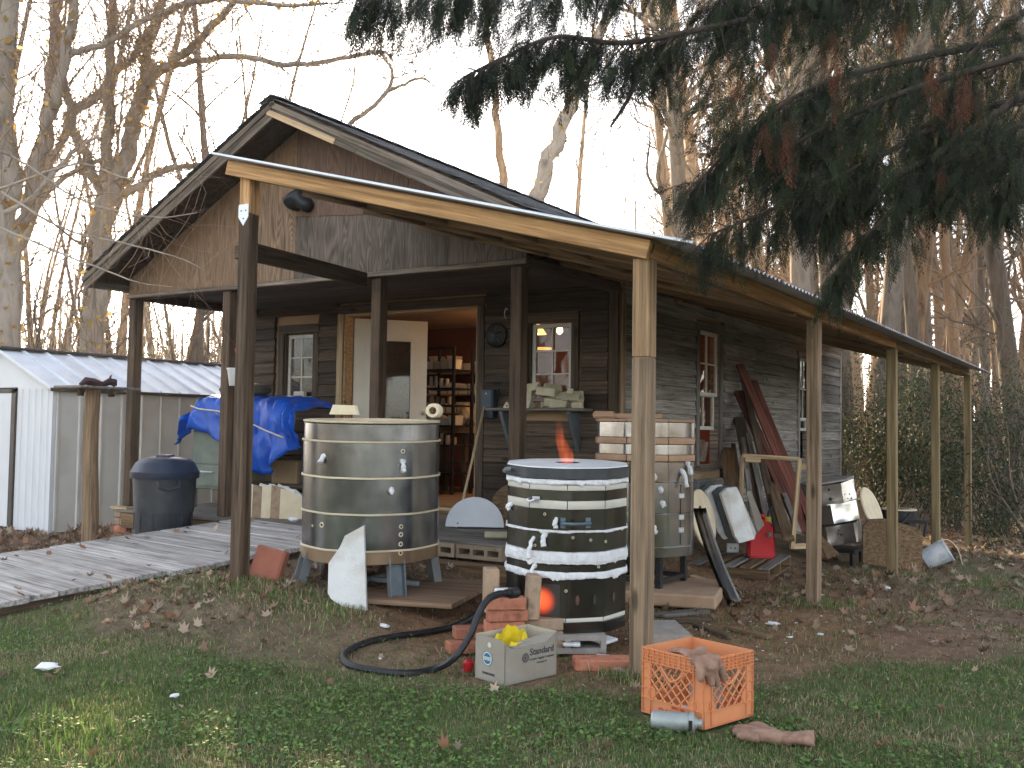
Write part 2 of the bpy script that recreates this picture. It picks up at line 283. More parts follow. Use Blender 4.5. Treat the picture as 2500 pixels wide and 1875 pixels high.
# ------------------------------------------------------------------ ground
gm = bpy.data.materials.new('yard_soil'); gm.use_nodes = True; n = gm.node_tree; N = n.nodes; b = N['Principled BSDF']
tc = N.new('ShaderNodeTexCoord'); cols = N.new('ShaderNodeVertexColor'); cols.layer_name = 'tint'
no = N.new('ShaderNodeTexNoise'); no.inputs['Scale'].default_value = 9; no.inputs['Detail'].default_value = 9; no.inputs['Roughness'].default_value = .7; lk(n, tc.outputs['Object'], no.inputs['Vector'])
mr = N.new('ShaderNodeMapRange'); mr.inputs[1].default_value = .3; mr.inputs[2].default_value = .7; mr.inputs[3].default_value = .55; mr.inputs[4].default_value = 1.4; lk(n, no.outputs[0], mr.inputs[0])
hv = N.new('ShaderNodeHueSaturation'); lk(n, cols.outputs[0], hv.inputs['Color']); lk(n, mr.outputs[0], hv.inputs['Value']); lk(n, hv.outputs[0], b.inputs['Base Color']); b.inputs['Roughness'].default_value = .97; b.inputs['Specular IOR Level'].default_value = .1
bp = N.new('ShaderNodeBump'); bp.inputs['Strength'].default_value = .8; bp.inputs['Distance'].default_value = .03; n4 = N.new('ShaderNodeTexNoise'); n4.inputs['Scale'].default_value = 45; n4.inputs['Detail'].default_value = 6; lk(n, tc.outputs['Object'], n4.inputs['Vector']); lk(n, n4.outputs[0], bp.inputs['Height']); lk(n, bp.outputs[0], b.inputs['Normal'])
def vnoise(x, y, s, seed=0):
    "cheap smooth value noise"
    x = np.asarray(x)*s+seed*17.3; y = np.asarray(y)*s+seed*9.1; xi = np.floor(x); yi = np.floor(y); fx = x-xi; fy = y-yi; fx = fx*fx*(3-2*fx); fy = fy*fy*(3-2*fy)
    h = lambda a, c: np.mod(np.sin(a*127.1+c*311.7+seed*3.7)*43758.5453, 1)
    return (h(xi, yi)*(1-fx)+h(xi+1, yi)*fx)*(1-fy)+(h(xi, yi+1)*(1-fx)+h(xi+1, yi+1)*fx)*fy
def fbm(x, y, s, seed=0): return .5*vnoise(x, y, s, seed)+.3*vnoise(x, y, s*2.1, seed+1)+.2*vnoise(x, y, s*4.3, seed+2)
def lawn(x, y):
    "0 bare earth .. 1 turf; the worn band runs along the kilns and the porch"
    edge = np.interp(x, [-6, -3, -2.2, -1, 0, .5, 1., 1.6, 3, 5], [-1.2, -1.05, -.85, -.66, -.34, .15, 1.2, 2.1, 3.4, 5])
    g = (edge-y)/.3+2.2*(fbm(x, y, 1.6, 3)-.5); left = ss(-5.0, -5.6, x)*ss(-.6, 0, y); g = g*(1-left)-1.5*left
    right = ss(.5, 1.1, x)*ss(1., 2., y); g = np.maximum(g, right*(2.6*(fbm(x, y, 1.2, 7)-.42))*2-.5)
    return ss(-.9, 1.0, g)
def clay(x, y):
    return np.clip(np.exp(-(((x+.3)/1.2)**2+((y-1.6)/1.8)**2))*1.2+np.exp(-(((x+1.35)/.55)**2+((y-.5)/.5)**2))+.8*np.exp(-(((x+.8)/1.2)**2+((y-4)/2)**2)), 0, 1)
def grid_axis(lo, hi, fine_lo, fine_hi, fs, k=1.16):
    a = list(np.arange(fine_lo, fine_hi, fs)); s = fs
    while a[-1] < hi: s *= k; a.append(a[-1]+s)
    s = fs
    while a[0] > lo: s *= k; a.insert(0, a[0]-s)
    return np.array(a)
gx = grid_axis(-170, 170, -7, 3.2, .08); gy = grid_axis(-60, 230, -2.8, 9, .08)
GX, GY = np.meshgrid(gx, gy, indexing='ij'); GZ = gz(GX, GY)+.02*(fbm(GX, GY, 3.1, 5)-.5)-.004
lw = lawn(GX, GY)[..., None]; cl = clay(GX, GY)[..., None]; fb = fbm(GX, GY, 2.3, 8)[..., None]
dirt = np.array([.160, .116, .080])*(.8+.5*fb); cc = np.array([.225, .120, .068])*(.8+.4*fb); turf = np.array([.10, .112, .05])*(.8+.4*fb)
gc = dirt*(1-cl)+cc*cl; gc = gc*(1-lw)+turf*lw
wd = np.clip((np.hypot(GX, GY)-9)/5, 0, 1)[..., None]; gc = gc*(1-wd)+np.array([.17, .12, .08])*wd
nx, ny = GX.shape; idx = np.arange(nx*ny).reshape(nx, ny); F = np.stack([idx[:-1, :-1], idx[1:, :-1], idx[1:, 1:], idx[:-1, 1:]], -1).reshape(-1, 4)
ground = np_mesh('ground', np.stack([GX, GY, GZ], -1).reshape(-1, 3), F, gm, None, gc.reshape(-1, 3), smooth=True); tag(ground, 'worn yard of turf, bare clay and leaf litter', kind='structure')
# ------------------------------------------------------------------ lean-to
LT = thing('lean_to', 'open lean-to of new and weathered posts under corrugated iron along the cabin', 'lean-to', (0, 0, 0))
def rz_(x): return 1.986-.264*(x-.352)          # underside of the iron
def post(x, y, z0, z1, m, name='post', s=.089, parent=LT):
    return board(name, (x+s/2, y+s/2, z0), (x+s/2, y+s/2, z1), s, s, m, parent, up=(0, 1, 0), b=.006)
YP = [0, 2.92, 5.61, 7.99, 10.55]
post(0, 0, -.25, 1.50, greypost); post(0, 0, 1.50, 1.972, midwood)
post(0, YP[1], G(.05, YP[1])-.2, 1.972, greypost)
for y in YP[2:]: post(0, y, G(.05, y)-.2, 1.972, greenpost)
P0x = -2.70
post(P0x, 0, 0, 2.46, oldwood); post(P0x, 0, 2.46, 2.70, newwood)
pl = MB().prism([(-.044, .06), (.044, .06), (.044, -.02), (0, -.075), (-.044, -.02)], .002, T(P0x+.0445, -.0028, 2.46)).build('splice_plate', galv, LT)
for dx, dz in ((-.02, .02), (.02, .02), (0, -.03)): MB().lathe([(.0045, 0), (.0045, .002), (.002, .004), (0, .004)], 8, T(P0x+.0445+dx, -.0031, 2.46+dz) @ Matrix.Rotation(PI/2, 4, 'X')).build('nail', blackiron, pl)
sx = Vector((1, 0, -.264)).normalized()
def rafter(y, x0, x1, m, h=.089, drop=0): return board('rafter', (x0, y, rz_(x0)-.006-h/2*1.03-drop), (x1, y, rz_(x1)-.006-h/2*1.03-drop), h, .038, m, LT)
fa = board('fascia_board', (-2.78, -.022, rz_(-2.78)-.052), (.10, -.022, rz_(.10)-.052), .089, .038, newwood, LT)
board('fascia_board', (-2.74, .02, rz_(-2.74)-.056), (.09, .02, rz_(.09)-.056), .082, .036, brownply, LT)
for i, y in enumerate((.62, 1.24, 1.86)): rafter(y, -2.75, .06, brownply)
for y in np.arange(2.5, 10.6, .62): rafter(float(y), -1.80, .06, brownply if y < 6 else greenpost, h=.11)
for k in range(3):
    y0, y1 = (-.003, 5.65, 8.05)[k], (5.645, 8.045, 10.70)[k]
    board('side_beam', (.066, y0+.02, 2.016), (.066, y1, 2.016), .088, .045, newwood if k == 0 else greenpost, LT)
    board('side_beam', (.018, y0+.045, 2.018), (.018, y1, 2.018), .09, .044, brownply if k == 0 else greenpost, LT)
for x in (-2.2, -1.55, -.9): board('purlin', (x, .06, rz_(x)-.070), (x, 1.96 if x < -1.8 else 10.6, rz_(x)-.070), .05, .038, brownply, LT)
board('brace_beam', (-2.66, .10, 2.235), (-3.35, 1.955, 2.36), .115, .04, oldwood, LT); board('brace_beam', (P0x-.06, .045, 2.232), (P0x-.005, .045, 2.232), .085, .04, oldwood, LT)
roof = MB().build('roof', roofunder, LT, fix=False) if False else None
def corr(x0, x1, wid, nw):
    mb = MB(); k = nw*6; L = math.hypot(x1-x0, .264*(x1-x0))
    for i in range(k+1):
        y = wid*i/k; a = .0095*math.cos(2*PI*nw*i/k)
        for x in (x0, (x0+x1)/2, x1): mb.v.append((x, y, rz_(x)+.010+a))
    for i in range(k):
        for j in (0, 1): mb.f.append((i*3+j, i*3+3+j, i*3+4+j, i*3+1+j))
    me = mb.mesh('roof_sheet'); me.materials.append(roofunder); me.polygons.foreach_set('use_smooth', [True]*len(me.polygons)); return me
board('metal_edge', (-2.84, -.107, rz_(-2.84)+.012), (.352, -.107, rz_(.352)+.012), .016, .012, galv, LT, b=.004)
ca, cb = corr(-2.82, .352, .685, 10), corr(-1.84, .352, .685, 10); yy = -.10; i = 0
while yy < 10.4:
    me = ca if yy < 1.6 else cb
    o = obj('roof_sheet', me, roofunder, LT, T(0, yy if yy < 1.2 or yy > 1.5 else yy, .0012*(i % 2))); yy += .66; i += 1
# ------------------------------------------------------------------ cabin
CB = thing('cabin', 'weathered wooden cabin workshop with plywood gable, lapped siding and open porch', 'cabin', (-4.1, 2, 0))
XL, XR, YF, YB = -6.46, -1.844, 3.648, 11.3; YG = 2.0
DZ = .31; FZ = .37
AX, AZ = -4.1, 3.92
def roofz(x): return AZ-.52*(AX-x) if x < AX else AZ-.471*(x-AX)
def wallpart(name, x0, x1, z0, z1, holes, axis, c, t, m):
    "wall slab with rectangular holes, cut into boxes; axis 'x' runs along X at y=c, 'y' runs along Y at x=c"
    us = sorted({x0, x1, *[h[0] for h in holes], *[h[1] for h in holes]}); vs = sorted({z0, z1, *[h[2] for h in holes], *[h[3] for h in holes]}); mb = MB()
    for a, b_ in zip(us, us[1:]):
        for p, q in zip(vs, vs[1:]):
            if any(h[0] <= a+1e-6 and b_ <= h[1]+1e-6 and h[2] <= p+1e-6 and q <= h[3]+1e-6 for h in holes): continue
            if axis == 'x': mb.box(a, b_, c, c+t, p, q)
            else: mb.box(c-t, c, a, b_, p, q)
    return mb.build(name, m, CB)
HF = [(-5.95, -5.52, 1.40, 2.16), (-5.09, -3.37, FZ, 2.335), (-2.79, -2.33, 1.40, 2.14)]
HS = [(5.47, 6.10, .80, 2.22), (9.08, 9.66, .80, 2.18)]
fw = wallpart('front_wall', XL, XR, DZ, 2.66, HF, 'x', YF+.03, .07, tanwall)
sw = wallpart('side_wall', YF+.03, YB, -.2, 2.45, HS, 'y', XR-.03, .07, tanwall)
MB().box(XL, XL+.08, YF+.04, YB, -.1, 2.6).box(XL, XR-.1, YB-.08, YB-.002, -.3, 2.45).build('back_wall', sidesiding, CB)
random.seed(3)
def lap(p0, p1, nrm, m, parent, h=.148):
    "one lapped siding board, bottom edge proud"
    up = (Vector((0, 0, 1))-Vector(nrm)*.16).normalized(); o = Vector(nrm)*.022
    return board('siding_board', Vector(p0)+o, Vector(p1)+o, h, .021, m, parent, up=up, b=.003, rag=.0025)
def seg(lo, hi, holes, z0, z1):
    out = [(lo, hi)]
    for a, b_, c, d in holes:
        if z1 <= c+.01 or z0 >= d-.01: continue
        out = [q for s_ in out for q in ((s_[0], min(s_[1], a)), (max(s_[0], b_), s_[1])) if q[1]-q[0] > .04]
    return out
TF = [(-6.10, -5.45, 1.36, 2.26), (-5.17, -3.28, DZ, 2.43), (-2.83, -2.235, 1.33, 2.24), (-1.955, -1.8, 0, 3)]
z = DZ+.02
while z < 2.62:
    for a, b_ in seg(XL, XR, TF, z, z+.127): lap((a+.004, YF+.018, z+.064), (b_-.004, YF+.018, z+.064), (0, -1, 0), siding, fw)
    z += .127
TS = [(5.39, 6.21, .70, 2.34), (8.99, 9.75, .70, 2.26), (3.6, 3.72, 0, 3)]; z = -.18
while z < 2.36:
    for a, b_ in seg(YF+.07, YB, TS, z, z+.137):
        c = [a]+([] if b_-a < 2 else [a+(b_-a)*random.uniform(.35, .65)])+[b_]
        for p, q in zip(c, c[1:]):
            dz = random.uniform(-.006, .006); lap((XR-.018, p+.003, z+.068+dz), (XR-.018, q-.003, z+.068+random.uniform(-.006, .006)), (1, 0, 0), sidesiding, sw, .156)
    z += .137
board('corner_board', (-1.905, YF-.012, DZ), (-1.905, YF-.012, 2.6), .09, .022, trimwood, CB, up=(1, 0, 0)); board('corner_board', (XR+.012, YF+.036, -.1), (XR+.012, YF+.036, 2.42), .07, .022, greypost, CB, up=(0, 1, 0))
board('corner_board', (XR+.014, YB-.04, -.3), (XR+.014, YB-.04, 2.4), .07, .022, sidesiding, CB, up=(0, 1, 0))
board('eave_board', (XR+.02, YF+.05, 2.40), (XR+.02, YB, 2.40), .10, .022, sidesiding, CB)
# windows
def casing(pr_, name, x0, x1, z0, z1, wd, plane, m, sill=True, head=.10):
    "four trim boards round an opening, on the front ('x') or side ('y') wall"
    q = (lambda u, zz, o=0: (u, YF-.012-o, zz)) if plane == 'x' else (lambda u, zz, o=0: (XR+.012+o, u, zz))
    ax = (1, 0, 0) if plane == 'x' else (0, 1, 0)
    board('casing', q(x0-wd/2, z0), q(x0-wd/2, z1), wd-.004, .024, m, pr_, up=ax); board('casing', q(x1+wd/2, z0), q(x1+wd/2, z1), wd-.004, .024, m, pr_, up=ax)
    board('casing', q(x0-wd, z1+head/2), q(x1+wd, z1+head/2), head-.004, .027, m, pr_)
    if sill: board('sill', q(x0-wd-.02, z0-.025, .02), q(x1+wd+.02, z0-.025, .02), .045, .075, m, pr_)
def sash(pr_, x0, x1, z0, z1, nx_, nz_, plane, m, dep=.05, fr=.038, skip=None):
    q = (lambda u, zz: (u, YF+dep, zz)) if plane == 'x' else (lambda u, zz: (XR-dep, u, zz)); ax = (1, 0, 0) if plane == 'x' else (0, 1, 0)
    for u in (x0+fr/2, x1-fr/2): board('sash_rail', q(u, z0), q(u, z1), fr, .03, m, pr_, up=ax, b=.002)
    for zz in (z0+fr/2, z1-fr/2): board('sash_rail', q(x0+fr, zz), q(x1-fr, zz), fr, .03, m, pr_, b=.002)
    for i in range(1, nx_):
        u = x0+fr+(x1-x0-2*fr)*i/nx_; board('muntin', q(u, z0+fr), q(u, z1-fr), .016, .024, m, pr_, up=ax, b=.002)
    for i in range(1, nz_):
        zz = z0+fr+(z1-z0-2*fr)*i/nz_; board('muntin', q(x0+fr, zz), q(x1-fr, zz), .016, .02, m, pr_, b=.002)
    px = [x0+fr+(x1-x0-2*fr)*i/nx_ for i in range(nx_+1)]; pz = [z0+fr+(z1-z0-2*fr)*i/nz_ for i in range(nz_+1)]
    for i in range(nx_):
        for j in range(nz_):
            if skip and (i, j) in skip: continue
            t = random.uniform(-.006, .006); a, b_, c, d = px[i], px[i+1], pz[j], pz[j+1]; mb = MB()
            if plane == 'x': mb.add([(a, YF+dep+t, c), (b_, YF+dep-t, c), (b_, YF+dep-t*.5, d), (a, YF+dep+t*.7, d)], [(0, 1, 2, 3)])
            else: mb.add([(XR-dep+t, a, c), (XR-dep-t, b_, c), (XR-dep-t*.5, b_, d), (XR-dep+t*.7, a, d)], [(0, 1, 2, 3)])
            mb.build('pane', pane_m, pr_, fix=False)
# pane: thin glass, mostly mirror at a slant, a little grimy
pane_m = bpy.data.materials.new('old_pane'); pane_m.use_nodes = True; n = pane_m.node_tree
tr = n.nodes.new('ShaderNodeBsdfTransparent'); tr.inputs[0].default_value = (.40, .43, .42, 1); gl = n.nodes.new('ShaderNodeBsdfGlossy'); gl.inputs['Roughness'].default_value = .03; fr_ = n.nodes.new('ShaderNodeFresnel'); fr_.inputs[0].default_value = 1.6
mx = n.nodes.new('ShaderNodeMixShader'); lk(n, fr_.outputs[0], mx.inputs[0]); lk(n, tr.outputs[0], mx.inputs[1]); lk(n, gl.outputs[0], mx.inputs[2])
df = n.nodes.new('ShaderNodeBsdfDiffuse'); df.inputs[0].default_value = (.3, .3, .28, 1); tcn = n.nodes.new('ShaderNodeTexCoord'); gn = n.nodes.new('ShaderNodeTexNoise'); gn.inputs['Scale'].default_value = 14; gn.inputs['Detail'].default_value = 6; lk(n, tcn.outputs['Object'], gn.inputs['Vector'])
mr = n.nodes.new('ShaderNodeMapRange'); mr.inputs[1].default_value = .45; mr.inputs[2].default_value = .8; mr.inputs[4].default_value = .14; lk(n, gn.outputs[0], mr.inputs[0])
m2 = n.nodes.new('ShaderNodeMixShader'); lk(n, mr.outputs[0], m2.inputs[0]); lk(n, mx.outputs[0], m2.inputs[1]); lk(n, df.outputs[0], m2.inputs[2]); lk(n, m2.outputs[0], n.nodes['Material Output'].inputs[0])
w1 = MB().box(-5.95, -5.935, YF+.005, YF+.1, 1.4, 2.16).box(-5.535, -5.52, YF+.005, YF+.1, 1.4, 2.16).build('window', trimwood, CB); casing(w1, 'w', -5.95, -5.52, 1.42, 2.155, .09, 'x', trimwood); sash(w1, -5.935, -5.535, 1.43, 2.145, 2, 3, 'x', whitepaint)
w2 = MB().box(-2.79, -2.775, YF+.005, YF+.1, 1.4, 2.14).box(-2.345, -2.33, YF+.005, YF+.1, 1.4, 2.14).build('window', trimwood, CB); casing(w2, 'w', -2.79, -2.33, 1.40, 2.135, .075, 'x', trimwood, sill=False); sash(w2, -2.775, -2.345, 1.41, 2.13, 2, 3, 'x', whitepaint)
w3 = MB().box(XR-.1, XR-.005, 5.47, 5.485, .8, 2.22).box(XR-.1, XR-.005, 6.085, 6.10, .8, 2.22).build('window', sidesiding, CB); casing(w3, 'w', 5.49, 6.09, .80, 2.215, .085, 'y', sidesiding, head=.10); sash(w3, 5.485, 6.085, 1.53, 2.215, 2, 2, 'y', whitepaint, .03); sash(w3, 5.485, 6.085, 1.17, 1.56, 2, 1, 'y', whitepaint, .065)
w4 = MB().box(XR-.1, XR-.005, 9.08, 9.095, .8, 2.18).box(XR-.1, XR-.005, 9.645, 9.66, .8, 2.18).build('window', sidesiding, CB); casing(w4, 'w', 9.10, 9.64, .80, 2.175, .075, 'y', sidesiding, head=.08); sash(w4, 9.095, 9.645, 1.32, 2.175, 2, 2, 'y', whitepaint, .03); sash(w4, 9.095, 9.645, 1.18, 1.35, 2, 1, 'y', whitepaint, .065)
# doorway
dw = MB().box(-5.09, -5.07, YF+.0, YF+.12, FZ, 2.335).box(-3.39, -3.37, YF+.0, YF+.12, FZ, 2.335).box(-5.07, -3.39, YF, YF+.12, 2.315, 2.335).build('doorway', lightwood, CB)
board('casing', (-5.13, YF-.013, DZ), (-5.13, YF-.013, 2.34), .08, .026, lightwood, dw, up=(1, 0, 0)); board('casing', (-3.325, YF-.013, DZ), (-3.325, YF-.013, 2.34), .085, .026, trimwood, dw, up=(1, 0, 0)); board('casing', (-5.17, YF-.014, 2.385), (-3.28, YF-.014, 2.385), .085, .028, trimwood, dw)
# porch structure
PA, PB_, PC, PD = -6.47, -5.10, -3.33, -1.965
PB2 = -5.115
for x, m, z0 in ((PA, oldwood, .335), (PB2, oldwood, DZ+.001), (PC, oldwood, DZ+.001), (PD, oldwood, DZ+.001)):
    board('porch_post', (x+.05, YG+.06, z0), (x+.05, YG+.06, 2.375), .10, .10, m, CB, up=(0, 1, 0), b=.006)
board('header_beam', (XL-.01, YG+.06, 2.413), (XR+.03, YG+.06, 2.413), .07, .09, oldwood, CB); board('gable_sill_trim', (XL-.01, YG-.006, 2.405), (XR+.03, YG-.006, 2.405), .04, .022, rakewood, CB)
board('side_header', (XL+.05, YG+.11, 2.41), (XL+.05, YF, 2.41), .07, .09, oldwood, CB); board('side_header', (XR-.04, YG+.11, 2.41), (XR-.04, YF, 2.41), .07, .09, oldwood, CB)
for i in range(9): board('ceiling_board', (XL+.02, YG+.20+i*.182, 2.462), (XR-.02, YG+.20+i*.182, 2.462), .018, .178, oldwood, CB)
MB().box(XL+.02, XR-.02, YF+.1, YB-.1, 2.475, 2.49).build('ceiling', tanwall, CB)
gp = thing('gable_panel', None, None, (AX, YG, 2.43)); gp.parent = CB; gp.matrix_parent_inverse = W(CB).inverted()
sheets = [(XL, -5.42), (-5.416, -4.20), (-4.196, -2.98), (-2.976, -1.82)]
for i, (a, b_) in enumerate(sheets):
    zt = 2.96 if i in (2, 3) else None
    def top(x): return min(roofz(x)-.115, 9)
    pts = [(a, 2.43), (b_, 2.43), (b_, top(b_))]+([(AX, top(AX))] if a < AX < b_ else [])+[(a, top(a))]
    cx = (a+b_)/2; MB().prism([(x-cx, zz-2.43) for x, zz in pts], .014).build('plywood_sheet', (ply_l, ply_l, ply_r, ply_r)[i], gp, M=T(cx, YG+.003-.002*(i % 2), 2.43))
# upper brown strip of the right-hand sheets
for a, b_ in ((-4.20, -2.95), (-2.946, -2.25)):
    zt = 2.86 if a < -3 else 2.80; pts = [(a, zt+.12), (b_, zt+.02), (b_, max(roofz(b_)-.118, zt+.03))]+([(AX, AZ-.118)] if a < AX else [])+[(a, roofz(a)-.118)]; cx = (a+b_)/2
    MB().prism([(x-cx, zz-2.43) for x, zz in pts], .006).build('plywood_sheet', ply_t, gp, M=T(cx, YG-.006, 2.43))
# gable roof
RF = thing('roof', None, None, (AX, 6, AZ)); RF.parent = CB; RF.matrix_parent_inverse = W(CB).inverted()
YR0, YR1 = 1.60, 11.75
for s_, xe, sl_ in ((-1, -6.66, .52), (1, -1.27, .471)):
    ze = roofz(xe); d = Vector((xe-AX, 0, ze-AZ)); L = d.length; d.normalize(); nr = Vector((-d.z*s_, 0, d.x*s_)); nr = nr if nr.z > 0 else -nr
    mb = MB(); a0 = Vector((AX, 0, AZ))-nr*.03; e0 = a0+d*L
    for p in (a0, e0):
        for off in (0, .022): q = p-nr*off; mb.v += [(q.x, YR0+.03, q.z), (q.x, YR1, q.z)]
    mb.f = [(0, 1, 5, 4), (2, 6, 7, 3), (0, 4, 6, 2), (1, 3, 7, 5), (4, 5, 7, 6), (0, 2, 3, 1)]; mb.build('roof_deck', oldwood, RF)
    mid = 1.15 if s_ > 0 else 99
    rk0 = a0-nr*.085+Vector((0, YR0+.012, 0)); rk1 = e0-nr*.085+Vector((0, YR0+.012, 0))
    if s_ > 0:
        sp = rk0+d*1.1; board('rake_board', rk0, sp-d*.002, .10, .026, newwood if False else rakewood, RF, up=nr); board('rake_board', sp, rk1, .105, .026, rakewood, RF, up=nr)
        board('rake_board', a0-nr*.045+Vector((0, YR0-.005, 0)), e0-nr*.045+Vector((0, YR0-.005, 0)), .05, .02, rakewood, RF, up=nr)
        board('rake_board', rk0-nr*.028+Vector((0, -.018, 0)), rk0+d*.85-nr*.028+Vector((0, -.018, 0)), .05, .012, lightwood, RF, up=nr)
    else:
        board('rake_board', rk0, rk1, .11, .026, rakewood, RF, up=nr); board('rake_board', a0-nr*.04+Vector((0, YR0-.005, 0)), e0-nr*.04+Vector((0, YR0-.005, 0)), .05, .02, rakewood, RF, up=nr)
    board('eave_fascia', e0-nr*.06+d*.0+Vector((0, YR0+.03, 0)), e0-nr*.06+Vector((0, YR1, 0)), .10, .024, rakewood, RF, up=nr)
    for y in np.arange(YG+.3, YR1, .61): board('rafter_tail', a0+d*(L-.9)-nr*.075+Vector((0, float(y), 0)), e0-d*.03-nr*.075+Vector((0, float(y), 0)), .09, .038, oldwood, RF, up=nr)
    nc = int(L/.145)
    for i in range(nc):
        mb = MB(); k = 46
        for j in range(k+1):
            y = YR0-.03+(YR1+.03-YR0)*j/k; wob = random.uniform(-.006, .006); lift = random.uniform(0, .012)
            p = a0+d*(i*.145-.01); q = a0+d*((i+1)*.145+.02+wob); mb.v += [(p.x+nr.x*.003, y, p.z+nr.z*.003), (q.x+nr.x*(.012+lift), y, q.z+nr.z*(.012+lift)), (q.x+nr.x*(.004+lift), y, q.z+nr.z*(.004+lift))]
        for j in range(k): mb.f += [(j*3, j*3+1, j*3+4, j*3+3), (j*3+1, j*3+2, j*3+5, j*3+4)]
        mb.f.append((0, 1, 2)); mb.build('shingle_course', shingle_m, RF)
rcap = MB()
for j in range(34): y = YR0-.03+j*.3; rcap.prism([(-.14, -.052+.02), (0, .026), (.14, -.048+.02), (.14, -.056+.02), (0, .014), (-.14, -.06+.02)], .33, T(AX, y, AZ-.015) @ Matrix.Rotation(-.03, 4, 'X'))
rcap.build('ridge_cap', shingle_m, RF)
# deck
DK = thing('porch_deck', 'low grey plank porch deck in front of the cabin doorway', 'deck', (-4.1, 2.8, .3))
i = 0; y = 1.90
while y < YF-.05:
    board('deck_plank', (XL+.06+random.uniform(-.02, .02), y+.066, DZ-.015), (XR-.02+random.uniform(-.02, .02), y+.066, DZ-.015), .03, .134, deckwood, DK, rag=.001); y += .139
board('rim_joist', (XL+.10, 1.935, DZ-.105), (-2.62, 1.935, DZ-.105), .14, .04, brownply, DK)
for x in (-6.1, -5.0, -3.9, -2.9): board('deck_pier', (x, 1.97, G(x, 1.97)-.05), (x, 1.97, DZ-.18), .14, .14, concrete, DK, up=(0, 1, 0))
# ------------------------------------------------------------------ ramp, timbers, blocks
RP = thing('wooden_ramp', 'grey weathered plank ramp sloping from the porch down to the lawn', 'ramp', (-3.95, .2, .1))
s_ = .0; random.seed(11); ax_d = Vector((-math.sin(RA), -math.cos(RA), 0)); ax_w = Vector((math.cos(RA), -math.sin(RA), 0))
def rpt(s__, w__, dz=0): return Vector((RO[0], RO[1], 0))+ax_d*s__+ax_w*w__+Vector((0, 0, DZ-.012-.0733*s__+dz))
while s_ < 3.85:
    wd = random.choice((.14, .186, .186, .235)); sm_ = s_+wd/2; t = random.uniform(-.004, .004)
    board('plank', rpt(sm_, -RW+random.uniform(-.03, .03), t), rpt(sm_, RW+random.uniform(-.03, .03), -t), .034, wd-.010, plankgrey, RP, up=(0, -.073, 1), rag=.0015); s_ += wd
for w__ in (-.8, 0, .8): board('stringer', rpt(.02, w__, -.085), rpt(3.7, w__, -.075), .12, .04, oldwood, RP)
TB = thing('timber_step', 'two stacked brown timbers below the grey blocks at the porch edge', 'timber step', (-1.8, 1.5, 0))
for k in range(2): board('timber', (-2.7+.1*k, 1.52+.02*k, .045+.105*k), (-1.0-.25*k, 1.52+.02*k, .045+.105*k), .10, .13, brownply, TB, rag=.003)
tanblock = mat('tan_block', [(.27, .205, .14), (.36, .285, .205)], scale=14, rough=.95, bump=.5, rnd=.1, bscale=70, stain=.3, stain_col=(.2, .13, .08))
def cinder(name, L, D, H, nh, M, label, group, m=concrete):
    "hollow block on its side: openings through its depth"
    t = .028; mb = MB(); mb.box(-L/2, L/2, -D/2, D/2, 0, t).box(-L/2, L/2, -D/2, D/2, H-t, H); c = (L-t)/nh
    for i in range(nh+1): x = -L/2+i*c; mb.box(x, x+t, -D/2, D/2, t, H-t)
    o = mb.build(name, m, None, M=M); return tag(o, label, 'concrete block', group)
cinder('concrete_block', .40, .19, .098, 3, T(-2.42, 1.79, .205), 'left tan block with slot holes on the timbers beside the large kiln', 'concrete blocks at the porch edge', tanblock)
cinder('concrete_block', .40, .19, .098, 3, T(-2.01, 1.80, .205), 'right tan block with slot holes on the timbers behind the striped kiln', 'concrete blocks at the porch edge', tanblock)
st = thing('deck_cap_board', 'grey plank lying over the slotted concrete blocks at the porch edge', 'plank', (-2.2, 1.8, .31)); board('plank', (-2.66, 1.83, .312), (-1.45, 1.83, .312), .018, .21, deckwood, st)
# ------------------------------------------------------------------ metal shed
shedw = mat('shed_side_panel', [(.50, .475, .43), (.57, .545, .50)], scale=2, rough=.55, bump=.02, rnd=.08, stain=.35, stain_col=(.27, .24, .19), stain_scale=2.5)
shedf = mat('shed_front_panel', [(.56, .57, .58), (.62, .63, .64)], scale=2, rough=.5, bump=.02, rnd=.05)
shedr = mat('shed_roof_panel', [(.56, .58, .62), (.66, .68, .72)], scale=3, rough=.42, bump=.02, rnd=.08, stain=.35, stain_col=(.36, .34, .31), stain_scale=4)
shedt = mat('shed_dark_trim', [(.045, .038, .035), (.06, .05, .045)], scale=4, rough=.5, bump=.02, rnd=.05)
SH = thing('metal_shed', 'beige and white ribbed metal garden shed beside the porch', 'shed', (-8.1, 3, 0))
sx0, sx1, sy0, sy1, sez, srz, sg = -9.05, -7.17, 1.68, 4.7, 1.50, 1.91, .04
for k in range(6):
    y0 = sy0+.03+k*.5; mb = MB(); mb.box(sx1-.012, sx1, y0, y0+.5, sg, sez)
    mb.build('wall_panel', shedw, SH)
    for j in (0, .25): MB().prism([(-.022, 0), (.022, 0), (.012, .014), (-.012, .014)], sez-.03-sg, Matrix(((0, 0, 1, sx1), (1, 0, 0, y0+j+.03), (0, 1, 0, sg), (0, 0, 0, 1)))).build('rib', shedw, SH)
for x in np.arange(sx1-.33, sx1, .115):
    MB().prism([(-.012, 0), (.012, 0), (.007, -.008), (-.007, -.008)], .001, T(float(x), sy0-.001, 0)) if False else None
MB().box(-7.78, sx1-.005, sy0, sy0+.012, sg, sez).build('front_panel', shedf, SH)
for x in (-7.70, -7.58, -7.47, -7.36, -7.25): MB().prism([(-.016, 0), (.016, 0), (.008, -.012), (-.008, -.012)], sez-.02-sg, Matrix(((1, 0, 0, x), (0, 0, 1, sy0), (0, 1, 0, sg), (0, 0, 0, 1)))).build('rib', shedf, SH)
MB().box(sx1-.03, sx1+.006, sy0-.006, sy0+.03, sg, sez).build('corner_trim', shedf, SH)
